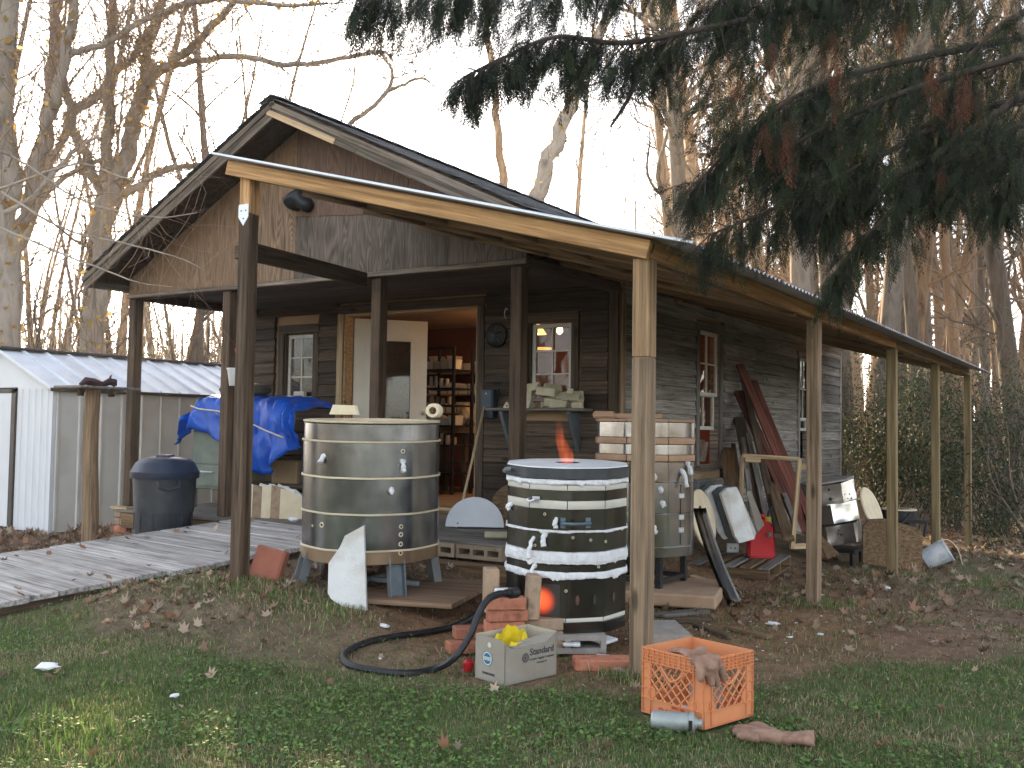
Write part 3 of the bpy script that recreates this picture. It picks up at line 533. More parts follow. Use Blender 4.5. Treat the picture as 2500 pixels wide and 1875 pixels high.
MB().box(-7.86, -7.79, sy0-.02, sy0+.02, sg, sez-.01).build('door_frame', shedt, SH); MB().box(-8.86, -7.862, sy0-.012, sy0+.008, sg+.02, sez-.06).build('door', shedf, SH); MB().box(-8.9, -7.79, sy0-.02, sy0+.01, sez-.055, sez-.012).build('door_header', shedt, SH); MB().box(sx0, -8.91, sy0, sy0+.012, sg, sez).build('front_panel', shedf, SH)
MB().prism([(sx0, sez), (sx1, sez), (-8.11, srz-.01)], .012, T(0, sy0+.002, 0)).build('gable_end', shedf, SH)
MB().box(sx0, sx0+.012, sy0, sy1, sg, sez).box(sx0, sx1, sy1-.012, sy1, sg, sez).build('wall_panel', shedw, SH)
dr = Vector((sx1+.05-(-8.11), 0, sez-.02-srz)); drl = dr.length; dr.normalize(); nr = Vector((-dr.z, 0, dr.x))
for s_ in (1, -1):
    for k in range(12):
        y0 = sy0-.05+k*.262; a = Vector((0, 0, srz)); e = a+Vector((dr.x*s_, 0, dr.z))*drl; mb = MB()
        mb.add([(-8.11+a.x, y0, a.z), (-8.11+e.x, y0, e.z), (-8.11+e.x, y0+.262, e.z), (-8.11+a.x, y0+.262, a.z)]+[(-8.11+a.x, y0, a.z-.01), (-8.11+e.x, y0, e.z-.01), (-8.11+e.x, y0+.262, e.z-.01), (-8.11+a.x, y0+.262, a.z-.01)], [(0, 1, 2, 3), (7, 6, 5, 4), (0, 4, 5, 1), (1, 5, 6, 2), (2, 6, 7, 3)])
        rp_ = mb.build('roof_panel', shedr, SH)
        p = Vector((-8.11+a.x+dr.x*s_*.02, y0+.262, a.z+dr.z*.02+.012)); q = Vector((-8.11+e.x, y0+.262, e.z+.012)); board('roof_rib', p, q, .03, .022, shedt if s_ > 0 and False else shedr, rp_, b=.004)
board('ridge_cap', (-8.11, sy0-.06, srz+.012), (-8.11, sy1+.1, srz+.012), .03, .16, shedt, SH, b=.01); board('eave_trim', (sx1+.052, sy0-.06, sez-.028), (sx1+.052, sy1+.1, sez-.028), .035, .02, shedt, SH)
board('eave_trim', (sx1+.045, sy0-.055, sez-.015), (-8.11, sy0-.055, srz-.005), .035, .014, shedf, SH); board('eave_trim', (sx0-.045, sy0-.055, sez-.015), (-8.11, sy0-.055, srz-.005), .035, .014, shedf, SH)
# ------------------------------------------------------------------ left-hand things
# post with a board on top, and the dark reclining figure on it
FP = thing('feeder_post', 'round weathered post with a thin flat board top beside the ramp', 'post', (-5.16, .736, 0))
mb = MB(); mb.tube([(-5.16+.02*math.sin(k), .736, -.2+k*.27) for k in range(7)], [.066, .066, .063, .064, .061, .06, .059], 12); mb.build('pole', wood('brown_pole', [(.15, .095, .055), (.24, .16, .095), (.10, .065, .04)], stretch=(9, 9, .5), stain=.3), FP, True)
MB().cbox(.36, .56, .022, .008, T(-5.16, .776, 1.432)).build('platform', deckwood, FP)
for dy in (-.14, .14): MB().cbox(.03, .05, .06, .006, T(-5.12, .736+dy, 1.392)).build('bracket', oldwood, FP)
pl_m = mat('dark_purple_rag', [(.035, .018, .022), (.07, .04, .045)], scale=12, rough=.8, bump=.3, rnd=0)
mb = MB(); mb.tube([(-5.15, .606, 1.455), (-5.15, .656, 1.485), (-5.15, .736, 1.475), (-5.15, .816, 1.465), (-5.15, .876, 1.49), (-5.15, .916, 1.485), (-5.15, .931, 1.455)], [.012, .032, .036, .024, .03, .034, .016], 8); mb.tube([(-5.15, .876, 1.50), (-5.16, .891, 1.535), (-5.155, .896, 1.545)], [.012, .008, .004], 6)
tag(mb.build('bird_figure', pl_m, None, True), 'small dark slumped bird figure lying on the post board', 'figurine')
# brick pier under the left porch post
for k, (z0, m, dx) in enumerate(((.0, brick_m, 0), (.075, brick_m, .004), (.15, hardbrick, -.004), (.225, hardbrick, .002))):
    for j in (0, 1):
        o = MB().cbox(.095, .20, .068, .005).build('pier_brick', m, None, M=T(PA+.0+j*.10+dx, YG+.05, z0+.034+.001)); tag(o, ('left' if j == 0 else 'right')+' brick in '+('lowest', 'second', 'third', 'top')[k]+' course of the pier under the far porch post', 'brick', 'bricks of the porch pier')
tag(MB().cbox(.26, .24, .024, .004).build('shim_board', lightwood, None, M=T(PA+.045, YG+.05, .317)), 'thin pale board between the brick pier and the far porch post', 'board')
# trash can
TC = thing('trash_can', 'dark blue-grey plastic trash can with domed lid beside the ramp', 'trash can', (-4.9, 1.23, .15)); tcx, tcy, tcz = -5.226, 1.517, G(-5.226, 1.517)-.02
tc_m = mat('grey_plastic', [(.020, .026, .034), (.032, .039, .048)], scale=5, rough=.5, bump=.04, rnd=.0, stain=.12, stain_col=(.18, .18, .17), stain_scale=9); tl_m = mat('blue_plastic_lid', [(.016, .026, .048), (.028, .04, .066)], scale=5, rough=.42, bump=.04, rnd=.0)
M0 = T(tcx, tcy, tcz-.03) @ Matrix.Diagonal((1, 1, 1.2, 1)); mb = MB(); mb.lathe([(0, .0), (.215, .0), (.222, .02), (.240, .30), (.252, .302), (.268, .56), (.272, .56), (.262, .54), (.23, .03), (0, .03)], 28, M0); mb.build('bin', tc_m, TC, True)
for a in (-.55, 2.6):
    Mh = M0 @ rz(a) @ T(.268, 0, .50); MB().tube([(0, -.09, .03), (.035, -.085, -.01), (.04, 0, -.03), (.035, .085, -.01), (0, .09, .03)], .011, 6).build('handle', tc_m, TC, True, M=Mh)
for a in np.arange(-2.6, .6, .52): MB().prism([(-.007, -.28), (.007, -.28), (.007, .24), (-.007, .24)], .006, M0 @ rz(float(a)) @ T(.252, 0, .30) @ rz(PI/2) @ Matrix.Rotation(-.02, 4, 'X')).build('rib', tc_m, TC)
mb = MB(); mb.lathe([(.285, .545), (.29, .55), (.292, .595), (.284, .60), (.25, .655), (.205, .685), (.12, .70), (0, .703)], 28, M0); lid = mb.build('lid', tl_m, TC, True)
MB().cbox(.20, .12, .025, .012, M0 @ rz(-.9) @ T(0, 0, .703)).build('lid_handle', tl_m, lid)
# tarp-covered cabinet and what stands around it
cab_m = mat('green_grey_enamel', [(.13, .155, .125), (.20, .225, .185)], scale=6, rough=.5, bump=.06, rnd=.1, stain=.25, stain_col=(.3, .3, .26), stain_scale=14)
KC = thing('old_cabinet', 'old green-grey enamel cabinet on legs under the blue tarp', 'cabinet', (-5.85, 2.75, DZ))
MB().cbox(.52, .62, .70, .012, T(-5.83, 2.84, .50+.35)).build('body', cab_m, KC)
for k, (z0, z1) in enumerate(((.53, .73), (.75, 1.15))):
    d = MB().cbox(.44, .018, z1-z0, .006, T(-5.83, 2.527, (z0+z1)/2)).build('door', cab_m, KC); MB().tube([(-5.93, 2.517, z1-.05), (-5.93, 2.497, z1-.055), (-5.75, 2.497, z1-.055), (-5.75, 2.517, z1-.05)], .008, 6).build('handle', whitepaint, d, True)
for dx in (-.24, .24):
    for dy in (-.28, .28): board('leg', (-5.83+dx, 2.84+dy, DZ), (-5.83+dx, 2.84+dy, .50), .04, .04, cab_m, KC, up=(0, 1, 0))
tarp_m = mat('blue_tarpaulin', [(.004, .055, .34), (.008, .10, .52)], scale=5, rough=.38, bump=.25, rnd=0, bscale=26, spec=.5)
tarp_b = mat('tarpaulin_underside', [(.05, .11, .085), (.08, .15, .11)], scale=5, rough=.6, bump=.2, rnd=0)
tq = lambda L, Y: [(lambda p: (p.x, p.z))(at(u, v, Y=Y)) for u, v in L]
top = tq([(468, 1012), (488, 973), (510, 969), (545, 970), (585, 974), (627, 976), (670, 978), (695, 980), (708, 985), (720, 1000)], 2.5); bot = tq([(419, 1087), (440, 1062), (476, 1044), (531, 1077), (578, 1130), (625, 1162), (654, 1161), (700, 1096), (712, 1100), (722, 1085)], 2.44)
V = []; nu, nv = 73, 26
for i in range(nu):
    s_ = i/(nu-1)*9; a = min(int(s_), 8); f = s_-a; tx, tz = [top[a][k]*(1-f)+top[a+1][k]*f for k in (0, 1)]; bx_, bz_ = [bot[a][k]*(1-f)+bot[a+1][k]*f for k in (0, 1)]
    for j in range(nv):
        q = j/(nv-1)
        if q < .62:                                   # hanging front
            r = q/.62; x = bx_*(1-r)+tx*r; zz = bz_*(1-r)+tz*r; yy = 2.46-.03*math.sin(r*PI)+.0; fold = (1-r)**.7*.035+.012
            yy += fold*math.sin(i*.55+3*math.sin(i*.13))+.018*math.sin(i*1.3+j*.5)+.03*math.sin(j*.45+i*.21)*(.3+.7*(1-r)); yy += .06*r**6
        else:
            r = (q-.62)/.38; x = tx+(.02)*r; yy = 2.52+r*.62; zz = tz+.03*math.sin(r*PI)+.012*math.sin(i*.8+j); zz = zz-(.0 if r < .9 else .04)
        V.append((x+.012*math.sin(j*.9+i*.33), yy, zz+.012*math.sin(i*.7+j*.6)))
F = [(i*nv+j, (i+1)*nv+j, (i+1)*nv+j+1, i*nv+j+1) for i in range(nu-1) for j in range(nv-1)]
TPt = thing('tarpaulin', 'crumpled bright blue tarp tied with cord over the porch cabinet', 'tarp', (-5.5, 2.7, 1.4)); mb = MB(); mb.v = V; mb.f = F; t_o = mb.build('sheet', tarp_m, TPt, True, fix=False)
sm = t_o.modifiers.new('thickness', 'SOLIDIFY'); sm.thickness = .004; t_o.data.materials.append(tarp_b); sm.material_offset = 1; sm.offset = 1
MB().tube([(-6.0, 2.42, 1.33), (-5.85, 2.395, 1.30), (-5.55, 2.37, 1.28), (-5.2, 2.37, 1.20), (-4.9, 2.38, 1.10), (-4.72, 2.42, 1.04), (-4.66, 2.5, 1.02)], .007, 6).build('cord', firebrick, TPt, True)
mb = MB(); mb.lathe([(.010, 0), (.016, 0), (.016, .003), (.010, .003), (.010, 0)], 14, T(-5.03, 2.415, .495) @ Matrix.Rotation(PI/2, 4, 'X')); mb.build('grommet', galv, TPt)
tag(MB().add([], []).bm((lambda b: (bmesh.ops.create_icosphere(b, subdivisions=3, radius=1), b)[1])(bmesh.new()), T(-5.62, 2.78, 1.50) @ Matrix.Diagonal((.30, .22, .075, 1))).build('rolled_bag', mat('dark_green_cloth', [(.03, .036, .03), (.05, .058, .05)], scale=9, rough=.9, bump=.6, rnd=0), None, True), 'dark grey-green soft bag lying on top of the blue tarp', 'bag')
# cardboard cartons and a bench behind the tarp
cart = mat('brown_cardboard', [(.26, .18, .105), (.32, .23, .14)], scale=5, rough=.9, bump=.08, rnd=.15, stain=.2, stain_col=(.14, .1, .06)); darkbox = mat('dark_steel_box', [(.045, .05, .05), (.075, .08, .078)], scale=6, rough=.6, metal=.3, bump=.05)
BN = thing('low_bench', 'low dark bench with cartons behind the large kiln on the porch', 'bench', (-5.0, 2.9, DZ)); board('seat', (-5.5, 2.95, .56), (-4.35, 2.95, .56), .04, .40, oldwood, BN, up=(0, 0, 1))
for x in (-5.4, -4.75, -4.42): board('leg', (x, 2.82, DZ), (x, 2.82, .54), .06, .06, oldwood, BN, up=(0, 1, 0))
tag(MB().cbox(.34, .28, .22, .006).build('carton', cart, None, M=T(-5.06, 2.93, .69)), 'brown cardboard carton on the low bench under the tarp edge', 'carton')
tag(MB().cbox(.26, .28, .34, .006).build('steel_box', darkbox, None, M=T(-4.72, 2.95, .75)), 'dark grey-green steel box on the low bench beside the large kiln', 'box')
tag(MB().cbox(.30, .20, .16, .006).build('storage_tub', plain('grey_tub', (.16, .165, .17), .5), None, M=T(-4.98, 3.1, DZ+.082)), 'grey plastic tub under the low bench', 'tub')
tag(board('skirt_plank', (-4.95, 2.62, DZ+.055), (-3.75, 2.62, DZ+.055), .11, .035, brownply), 'brown plank standing on edge across the porch behind the arch bricks', 'plank')
# little boxes on the left window sill
for nm, s_, p, m, lb in (('brick_slab', (.30, .055, .055), (-5.72, YF-.055, 1.445), firebrick, 'long cream fire brick lying on the left window sill'), ('small_box', (.15, .05, .045), (-5.66, YF-.05, 1.497), whitepaint, 'small white box on top of the cream brick on the sill'), ('small_box', (.09, .05, .04), (-5.50, YF-.055, 1.437), cart, 'small brown box beside the cream brick on the sill')):
    tag(MB().cbox(*s_, .004).build(nm, m, None, M=T(*p)), lb, 'brick' if 'brick_' in nm else 'box')
# arch bricks
random.seed(5)
for k in range(5):
    mb = MB(); pts = []; R1 = .30
    for i in range(9): a = math.radians(18+62*i/8); pts.append((R1*math.cos(a)*1.0, R1*math.sin(a)*.98))
    pts = [(0, 0.0)]+[(.26, .0)]+pts+[(0, .30)]; sc = (1.0 if k < 4 else .9)
    M_ = T(-4.83+k*.085, 2.06+.03*k, DZ+.003) @ rz(.62) @ Matrix.Rotation(-.12, 4, 'X')
    o = mb.prism([(x*sc, zz*sc) for x, zz in pts], .062, M_).build('arch_brick', firebrick if k % 2 == 0 else hardbrick, None)
    e = MB(); e.tube([M_ @ Vector((x*sc*1.01, .031+random.uniform(-.01, .01), zz*sc*1.01)) for x, zz in pts[2:-1]], [random.uniform(.012, .03) for _ in pts[2:-1]], 5); e.build('fibre_edge', fibre, o)
    tag(o, ('nearest', 'second', 'third', 'fourth', 'last')[k]+' curved cream kiln slab in the row standing on the porch deck', 'kiln slab', 'curved slabs on the porch')
for k, (x, y_) in enumerate(((-4.18, 2.30), (-4.26, 2.12))):
    mb = MB(); bmx = bmesh.new(); bmesh.ops.create_icosphere(bmx, subdivisions=2, radius=.035)
    for q in bmx.verts: q.co *= random.uniform(.7, 1.2)
    mb.bm(bmx, T(x, y_, DZ+.018) @ Matrix.Diagonal((1.6, 1, .6, 1))); tag(mb.build('fibre_scrap', fibre, None), ('white fibre scrap near the brown plank', 'white fibre scrap beside the curved slabs')[k]+' on the deck', 'scrap')
# hanging pail on the second porch post
PL = thing('hanging_pail', 'small galvanised pail hanging from a red hook on the porch post', 'pail', (-4.86, 1.93, 1.5)); Mp = T(-4.86, 1.955, 1.50)
mb = MB(); mb.lathe([(0, 0), (.05, 0), (.072, .15), (.077, .152), (.075, .158), (.069, .15), (.047, .006), (0, .006)], 20, Mp); mb.build('body', galv, PL, True)
MB().tube([Mp @ Vector((.073*math.cos(a), 0, .152+.15*math.sin(a))) for a in np.linspace(0, PI, 11)], .0028, 5).build('bail', blackiron, PL, True); MB().tube([Mp @ Vector(p) for p in ((-.05, .06, .36), (-.03, .02, .335), (0, 0, .305), (.015, 0, .30), (.01, 0, .32))], .006, 5).build('hook', plain('red_plastic', (.4, .02, .02)), PL, True)
# red clay slab and rubble by the old post
bl = mat('terracotta_slab', [(.25, .085, .055), (.33, .125, .08)], scale=9, rough=.85, bump=.15, rnd=.05)
tag(MB().cbox(.21, .07, .25, .012).build('clay_slab', bl, None, M=T(-2.53, .16, .27) @ rz(.25) @ Matrix.Rotation(-.22, 4, 'X') @ Matrix.Rotation(.18, 4, 'Y')), 'red clay slab leaning behind the old lean-to post', 'clay slab')
for k, (x, y_, s_, m, lb) in enumerate(((-2.36, .62, .16, concrete, 'broken grey concrete lump under the ramp edge by the large kiln'), (-2.62, .75, .13, concrete, 'small concrete lump beside the red clay slab'), (-2.50, 1.05, .16, brick_m, 'broken red brick between the ramp and the large kiln'))):
    bmx = bmesh.new(); bmesh.ops.create_cube(bmx, size=s_); bmesh.ops.subdivide_edges(bmx, edges=bmx.edges[:], cuts=2)
    for q in bmx.verts: q.co += Vector([random.uniform(-.018, .018) for _ in range(3)])
    tag(MB().bm(bmx).build('rubble', m, None, M=T(x, y_, G(x, y_)+s_*.4) @ rz(k)), lb, 'rubble')
# ------------------------------------------------------------------ kilns
def steel(name, c1, c2, rough=.4, stain=(.2, .16, .1), sv=.35, heat=False):
    return mat(name, [c1, c2], scale=3, stretch=(1, 1, .45), rough=rough, metal=.92, bump=.10, bscale=5, rnd=.06, stain=sv, stain_col=stain, stain_scale=3.2, rrand=.10, detail=7)
st1 = steel('dull_kiln_steel', (.15, .158, .165), (.42, .435, .445), .21, (.05, .055, .062), .75); st3 = steel('stained_kiln_steel', (.26, .262, .262), (.50, .50, .495), .15, (.13, .08, .04), .6); st4 = steel('bright_kiln_steel', (.55, .53, .52), (.72, .71, .70), .2, (.35, .25, .2), .35)
st2 = steel('sooty_kiln_steel', (.075, .073, .064), (.165, .16, .14), .24, (.025, .022, .018), .6)
def faceted(n, c=.82):
    "radius factor of a many-sided drum with softened corners"
    def j(q, z):
        a = 2*PI/n; t = (q % a)-a/2; return math.cos(a/2)/math.cos(t)*(1-.15)+.15
    return j
K1 = thing('large_kiln', 'large dull steel drum kiln on legs, open at the top, left of the lean-to', 'kiln', (-2.09, .6, .1)); M1 = T(-2.10, .62, 0) @ Matrix.Rotation(.034, 4, Vector((cr.x, cr.y, 0)).normalized()) @ rz(.35); R = .436; j8 = faceted(8); j11 = (lambda f: (lambda q, z: f(q, z)*.6+.4))(faceted(10))
zs = [.345, .43, .645, .86, 1.075, 1.185]
for i, (a, b_) in enumerate(zip(zs, zs[1:])):
    rr = R*(1.0 if i < 4 else .99); mb = MB(); mb.lathe([(rr-.004, a+.003), (rr, a+.007), (rr, b_-.007), (rr-.004, b_-.003)], 64, M1, jit=j11); sec = mb.build('drum_section', st1 if i else steel('rusty_kiln_steel', (.20, .13, .08), (.32, .24, .16), .5, (.12, .07, .04), .5), K1, True)
    mb = MB(); mb.lathe([(rr-.002, b_-.006), (rr+.008, b_-.004), (rr+.009, b_+.003), (rr-.002, b_+.006)], 64, M1, jit=lambda q, z: j11(q, z)*(1+.0012*math.sin(q*37)))
    if i < 4: mb.build('seam_band', firebrick, K1, True)
mb = MB(); mb.lathe([(R-.004, 1.185), (R+.002, 1.188), (R+.003, 1.196), (R-.075, 1.198), (R-.075, .45), (0, .45)], 64, M1, jit=j11); mb.build('brick_lining', firebrick, K1, True); mb = MB().disc(R-.006, .35, 64, M1, False); mb.build('floor_plate', st1, K1)
def on_drum(Mk, R_, ang, z_, j=None): return Mk @ rz(ang) @ T(R_*(j(ang, z_) if j else 1), 0, z_) @ Matrix.Rotation(PI/2, 4, 'Y')
def ang_to(Mk, u, v, R_):
    "angle on a drum whose surface the photo shows at pixel column u"
    c = Mk.translation; best = None
    for k in range(720):
        a = k*PI/360; p = Mk @ Vector((R_*math.cos(a), R_*math.sin(a), 0)); d = p-Vector(CAM['p'])
        if (p-c).dot(d) > 0: continue
        q = 1250+CAM['f']*d.dot(cr)/d.dot(cf)
        if best is None or abs(q-u) < best[0]: best = (abs(q-u), a)
    return best[1]
def hole(Mk, R_, a, z_, r, par, j=None, ring=firebrick):
    mb = MB(); mb.lathe([(r*.45, -.006), (r*.5, .002), (r*.9, .003), (r, 0), (r, -.004)], 14, on_drum(Mk, R_, a, z_, j)); h_ = mb.build('spy_hole', ring, par, True); MB().disc(r*.46, .0035, 14, on_drum(Mk, R_, a, z_, j)).build('bore', blackiron, h_)
def ragged(Mk, R_, a, b_, out, par, j, seed, amp=.010, n_=180):
    "torn band of ceramic fibre squeezed out of a joint"
    r0 = random.Random(seed); ph = [r0.uniform(0, 6.28) for _ in range(8)]; mb = MB(); k = 6
    def nz(q, s_): return .5*math.sin(q*7+ph[s_])+.35*math.sin(q*17+ph[s_+1])+.25*math.sin(q*41+ph[s_+2])+.2*math.sin(q*83+ph[s_+3])
    for i in range(n_):
        q = 2*PI*i/n_; lo = a+amp*nz(q, 0)-(amp*2.2 if nz(q*.7, 4) > .75 else 0); hi = b_+amp*.5*nz(q, 4); o = out*(.75+.5*nz(q, 2)); jr = j(q, 0)
        for t, e in ((0, -.02), (.04, o*.55), (.3, o), (.7, o*.85+.002*nz(q*1.7, 1)), (.96, o*.4), (1, -.02)): r = (R_+e)*jr; mb.v.append(tuple(Mk @ Vector((r*math.cos(q), r*math.sin(q), lo+(hi-lo)*t))))
    mb.f = [(i*k+s_, ((i+1) % n_)*k+s_, ((i+1) % n_)*k+s_+1, i*k+s_+1) for i in range(n_) for s_ in range(k-1)]
    return mb.build('fibre_band', fibre, par, False)
def plug(Mk, R_, a, z_, L, par, j=None, s_=.016, dr_=-.6):
    M_ = on_drum(Mk, R_, a, z_, j); P = [M_ @ Vector((0, 0, -.01))]; 
    for i in range(1, 7): P.append(P[0]+(M_.to_3x3() @ Vector((0, 0, 1)))*(.015+L*.35*i/6)+Vector((random.uniform(-.006, .006), random.uniform(-.006, .006), dr_*L*(i/6)**1.4)))
    MB().tube(P, [s_*random.uniform(.7, 1.25) for _ in P], 7).build('fibre_plug', fibre, par)
a1 = ang_to(M1, 979, 0, R)
for z_, r in ((1.022, .014), (.955, .014), (.905, .014), (.572, .014), (.525, .015), (.468, .015), (.415, .015)): hole(M1, R, a1+.02*(1.0-z_)*-1, z_, r, K1, j11)
a2 = ang_to(M1, 782, 0, R); plug(M1, R, a2, .985, .075, K1, j11, .019, -.5); plug(M1, R, a1-.01, .965, .07, K1, j11, .015, -.9); plug(M1, R, ang_to(M1, 950, 0, R), .80, .05, K1, j11, .016, -.5); hole(M1, R, ang_to(M1, 780, 0, R), .575, .017, K1, j11); hole(M1, R, ang_to(M1, 755, 0, R), .56, .007, K1, j11)
legm = mat('blue_grey_leg', [(.12, .15, .17), (.19, .22, .235)], scale=6, rough=.5, metal=.4, bump=.1, stain=.3, stain_col=(.2, .12, .07))
for a in (.25, .25+PI/2, .25+PI, .25+1.5*PI):
    p = Vector((-2.10, .62, 0))+Vector((math.cos(a-.75), math.sin(a-.75), 0))*.44; zg = G(p.x, p.y); lg = MB(); q = Vector((-2.10, .62, 0))+Vector((math.cos(a-.75), math.sin(a-.75), 0))*.38
    d = (q-p); Mx = frame((q+Vector((0, 0, .40))-p-Vector((0, 0, zg-.02))), up=d.normalized(), o=(p+Vector((0, 0, zg-.02))))
    Ln = .42-zg; lg.box(0, Ln, -.05, .05, -.004, .004, Mx).box(0, Ln, -.05, -.043, -.004, -.05, Mx).box(0, Ln, .043, .05, -.004, -.05, Mx); lg.build('leg', legm, K1)
mb = MB(); q0 = M1.translation
for a in (0, PI/2): 
    e = Vector((math.cos(a+.1), math.sin(a+.1), 0))*.36; board('stretcher', q0-e+Vector((0, 0, .19)), q0+e+Vector((0, 0, .19)), .03, .03, legm, K1)
for dx, dy in ((-.22, -.16), (-.05, .2)): MB().lathe([(.02, .36), (.02, .28), (.03, .24), (.052, .20), (.05, .17), (.02, .16), (0, .16)], 14, T(-2.1+dx, .62+dy, 0)).build('burner', mat('rusty_iron', [(.06, .035, .025), (.10, .06, .04)], scale=12, rough=.8, metal=.4, bump=.3) if 'rusty_iron' not in MATS else MATS['rusty_iron'], K1, True)
tag(MB().cbox(.75, .9, .03, .004).build('ground_board', wood('clay_stained_board', [(.17, .105, .065), (.25, .16, .10), (.12, .075, .045)], stain=.6, stain_col=(.22, .12, .07), knots=0), None, M=T(-1.78, .70, .135) @ rz(.30)), 'brown board lying on the ground under the large kiln', 'board')
# on the rim
pp = at(838, 1012, Z=1.20); tag(MB().prism([(-.056, 0), (.056, 0), (.045, .036), (-.042, .038)], .035, T(pp.x, pp.y, 1.20) @ rz(.45)).build('kiln_post', firebrick, None), 'pale block-shaped kiln prop lying on the left rim of the large kiln', 'kiln prop')
pp = at(1049, 1020, Z=1.20); mb = MB(); mb.lathe([(.018, 0), (.034, 0), (.036, .01), (.034, .085), (.03, .09), (.018, .09), (.018, 0)], 20, T(pp.x, pp.y+.05, 1.233) @ rz(.45) @ Matrix.Rotation(PI/2, 4, 'X')); cy = tag(mb.build('hollow_cylinder', firebrick, None, True), 'short white ribbed hollow cylinder lying on the right rim of the large kiln', 'kiln prop')
for k in range(5): pass
# leaning half-octagon shelf
pts = [at(u, v, d=5.66) for u, v in ((888, 1283), (895, 1505), (875, 1508), (808, 1462), (800, 1448), (802, 1375), (830, 1335), (842, 1308))]
c0 = sum(pts, Vector())/len(pts); nrm = Vector((-cf.x, -cf.y, .12)).normalized(); mb = MB(); k = len(pts); back = Vector((cf.x, cf.y, .03))*.03
mb.add([p for p in pts]+[p+back+Vector((.004, 0, 0)) for p in pts], [tuple(range(k)), tuple(range(2*k-1, k-1, -1))]+[(i, i+k, (i+1) % k+k, (i+1) % k) for i in range(k)])
hs_ = mb.build('half_shelf', whiteboard, None); tag(hs_, 'white half-octagon kiln shelf leaning on edge against the large kiln', 'kiln shelf')
# ---- striped kiln
K2 = thing('striped_kiln', 'black and white banded round kiln, lit, with flame at its lid', 'kiln', (-.65, .56, .1)); M2 = T(-.655, .565, 0) @ Matrix.Rotation(.04, 4, Vector((cr.x, cr.y, 0)).normalized()) @ rz(.2); R2 = .338; j12 = faceted(10)
bands = [(.108, .168, 's'), (.169, .192, 'f'), (.192, .391, 's'), (.392, .430, 'w'), (.428, .465, 's'), (.467, .534, 'w'), (.536, .632, 's'), (.632, .646, 't'), (.646, .752, 's'), (.753, .798, 'f'), (.798, .849, 's'), (.850, .880, 'f'), (.880, .907, 'w'), (.908, .964, 'l')]
bk = mat('pale_brick_band', [(.48, .455, .39), (.62, .59, .52)], scale=7, rough=.9, bump=.2, rnd=.06, bscale=60, stain=.3, stain_col=(.45, .36, .24), stain_scale=7); lidst = steel('dark_blue_lid_steel', (.05, .055, .065), (.12, .125, .135), .42, (.03, .03, .03), .5)
def rough_j(amp, seed): 
    return lambda q, z: j12(q, z)*(1+amp*math.sin(q*11+seed)+amp*.8*math.sin(q*23+seed*2)+amp*.6*math.sin(q*41+z*90))
for i, (a, b_, kd) in enumerate(bands):
    mb = MB()
    if kd == 's': mb.lathe([(R2-.004, a-.002), (R2, a+.002), (R2, b_-.002), (R2-.004, b_+.002)], 80, M2, jit=j12); mb.build('steel_band', st2, K2, True)
    elif kd == 'l': mb.lathe([(R2+.0, a), (R2+.012, a+.004), (R2+.012, b_-.003), (R2+.006, b_), (.065, b_+.004), (.06, b_-.05), (.30, b_-.06)], 80, M2, jit=j12); mb.build('lid_ring', lidst, K2, True)
    elif kd == 'f':
        nb = 10
        for q in range(nb):
            m_ = MB(); m_.lathe([(R2-.05, a), (R2-.003, a+.001), (R2-.001, a+.004), (R2-.001, b_-.004), (R2-.003, b_-.001), (R2-.05, b_)], 8, M2, 2*PI*q/nb+.006, 2*PI*(q+1)/nb-.006, jit=j12); m_.build('brick_segment', bk, K2, True)
    else:
        ragged(M2, R2, a, b_, .012 if kd == 'w' else .010, K2, j12, i, .0045 if kd == 'w' else .0035)
mb = MB(); mb.lathe([(R2+.004, .9655), (R2+.002, .972), (.07, .974)], 64, M2, jit=j12); mb.build('lid_top', mat('chalky_lid', [(.58, .58, .585), (.72, .72, .725)], scale=8, rough=.9, bump=.2, rnd=0, stain=.3, stain_col=(.3, .3, .3)), K2, True)
# ragged fibre tufts and drips
for u, v0, L in ((1352, .705, .05), (1297, .60, .11), (1325, .618, .06), (1300, .455, .05), (1240, .755, .03)):
    a = ang_to(M2, min(u, 1520), 0, R2); plug(M2, R2+.004, a, v0, L, K2, j12, .013, -.95)
for u, z_ in ((1322, .725), (1440, .595), (1395, .61), (1420, .49), (1300, .56), (1380, .335), (1460, .455), (1475, .585)): hole(M2, R2, ang_to(M2, u, 0, R2), z_, .008, K2, j12)
for u in (1409, 1452, 1500): MB().disc(.013, .003, 12, on_drum(M2, R2, ang_to(M2, u, 0, R2), .285, j12) @ Matrix.Diagonal((2, .8, 1, 1))).build('vent_plate', st3, K2)
# handle, latch and burner cup
hm = mat('blue_grey_handle', [(.10, .14, .17), (.16, .2, .23)], scale=9, rough=.45, metal=.5, bump=.05); ha0, ha1 = ang_to(M2, 1370, 0, R2), ang_to(M2, 1433, 0, R2); hp = [on_drum(M2, R2+e, a, .685, j12).translation for a, e in ((ha0, 0), (ha0, .035), ((ha0*2+ha1)/3, .045), ((ha0+2*ha1)/3, .045), (ha1, .035), (ha1, 0))]
hd = MB().tube(hp, [.013, .010, .009, .009, .010, .013], 8).build('handle', hm, K2, True)
for a in (ha0, ha1): MB().cbox(.055, .028, .006, .002, on_drum(M2, R2+.003, a, .685, j12)).build('handle_plate', hm, hd)
lp = on_drum(M2, R2, ang_to(M2, 1297, 0, R2), .80, j12); la = MB().tube([lp @ Vector(p) for p in ((0, -.03, 0), (0, -.02, .03), (.01, 0, .04), (0, .02, .03), (0, .03, 0))], .007, 6).build('latch', galv, K2, True); MB().cbox(.03, .07, .004, .001, lp).build('latch_plate', galv, la)
tg = on_drum(M2, R2, ang_to(M2, 1240, 0, R2), .945, j12); MB().tube([tg @ Vector(p) for p in ((0, 0, 0), (0, 0, .035), (.012, .01, .05))], .011, 6).build('lid_hinge', galv, K2, True)
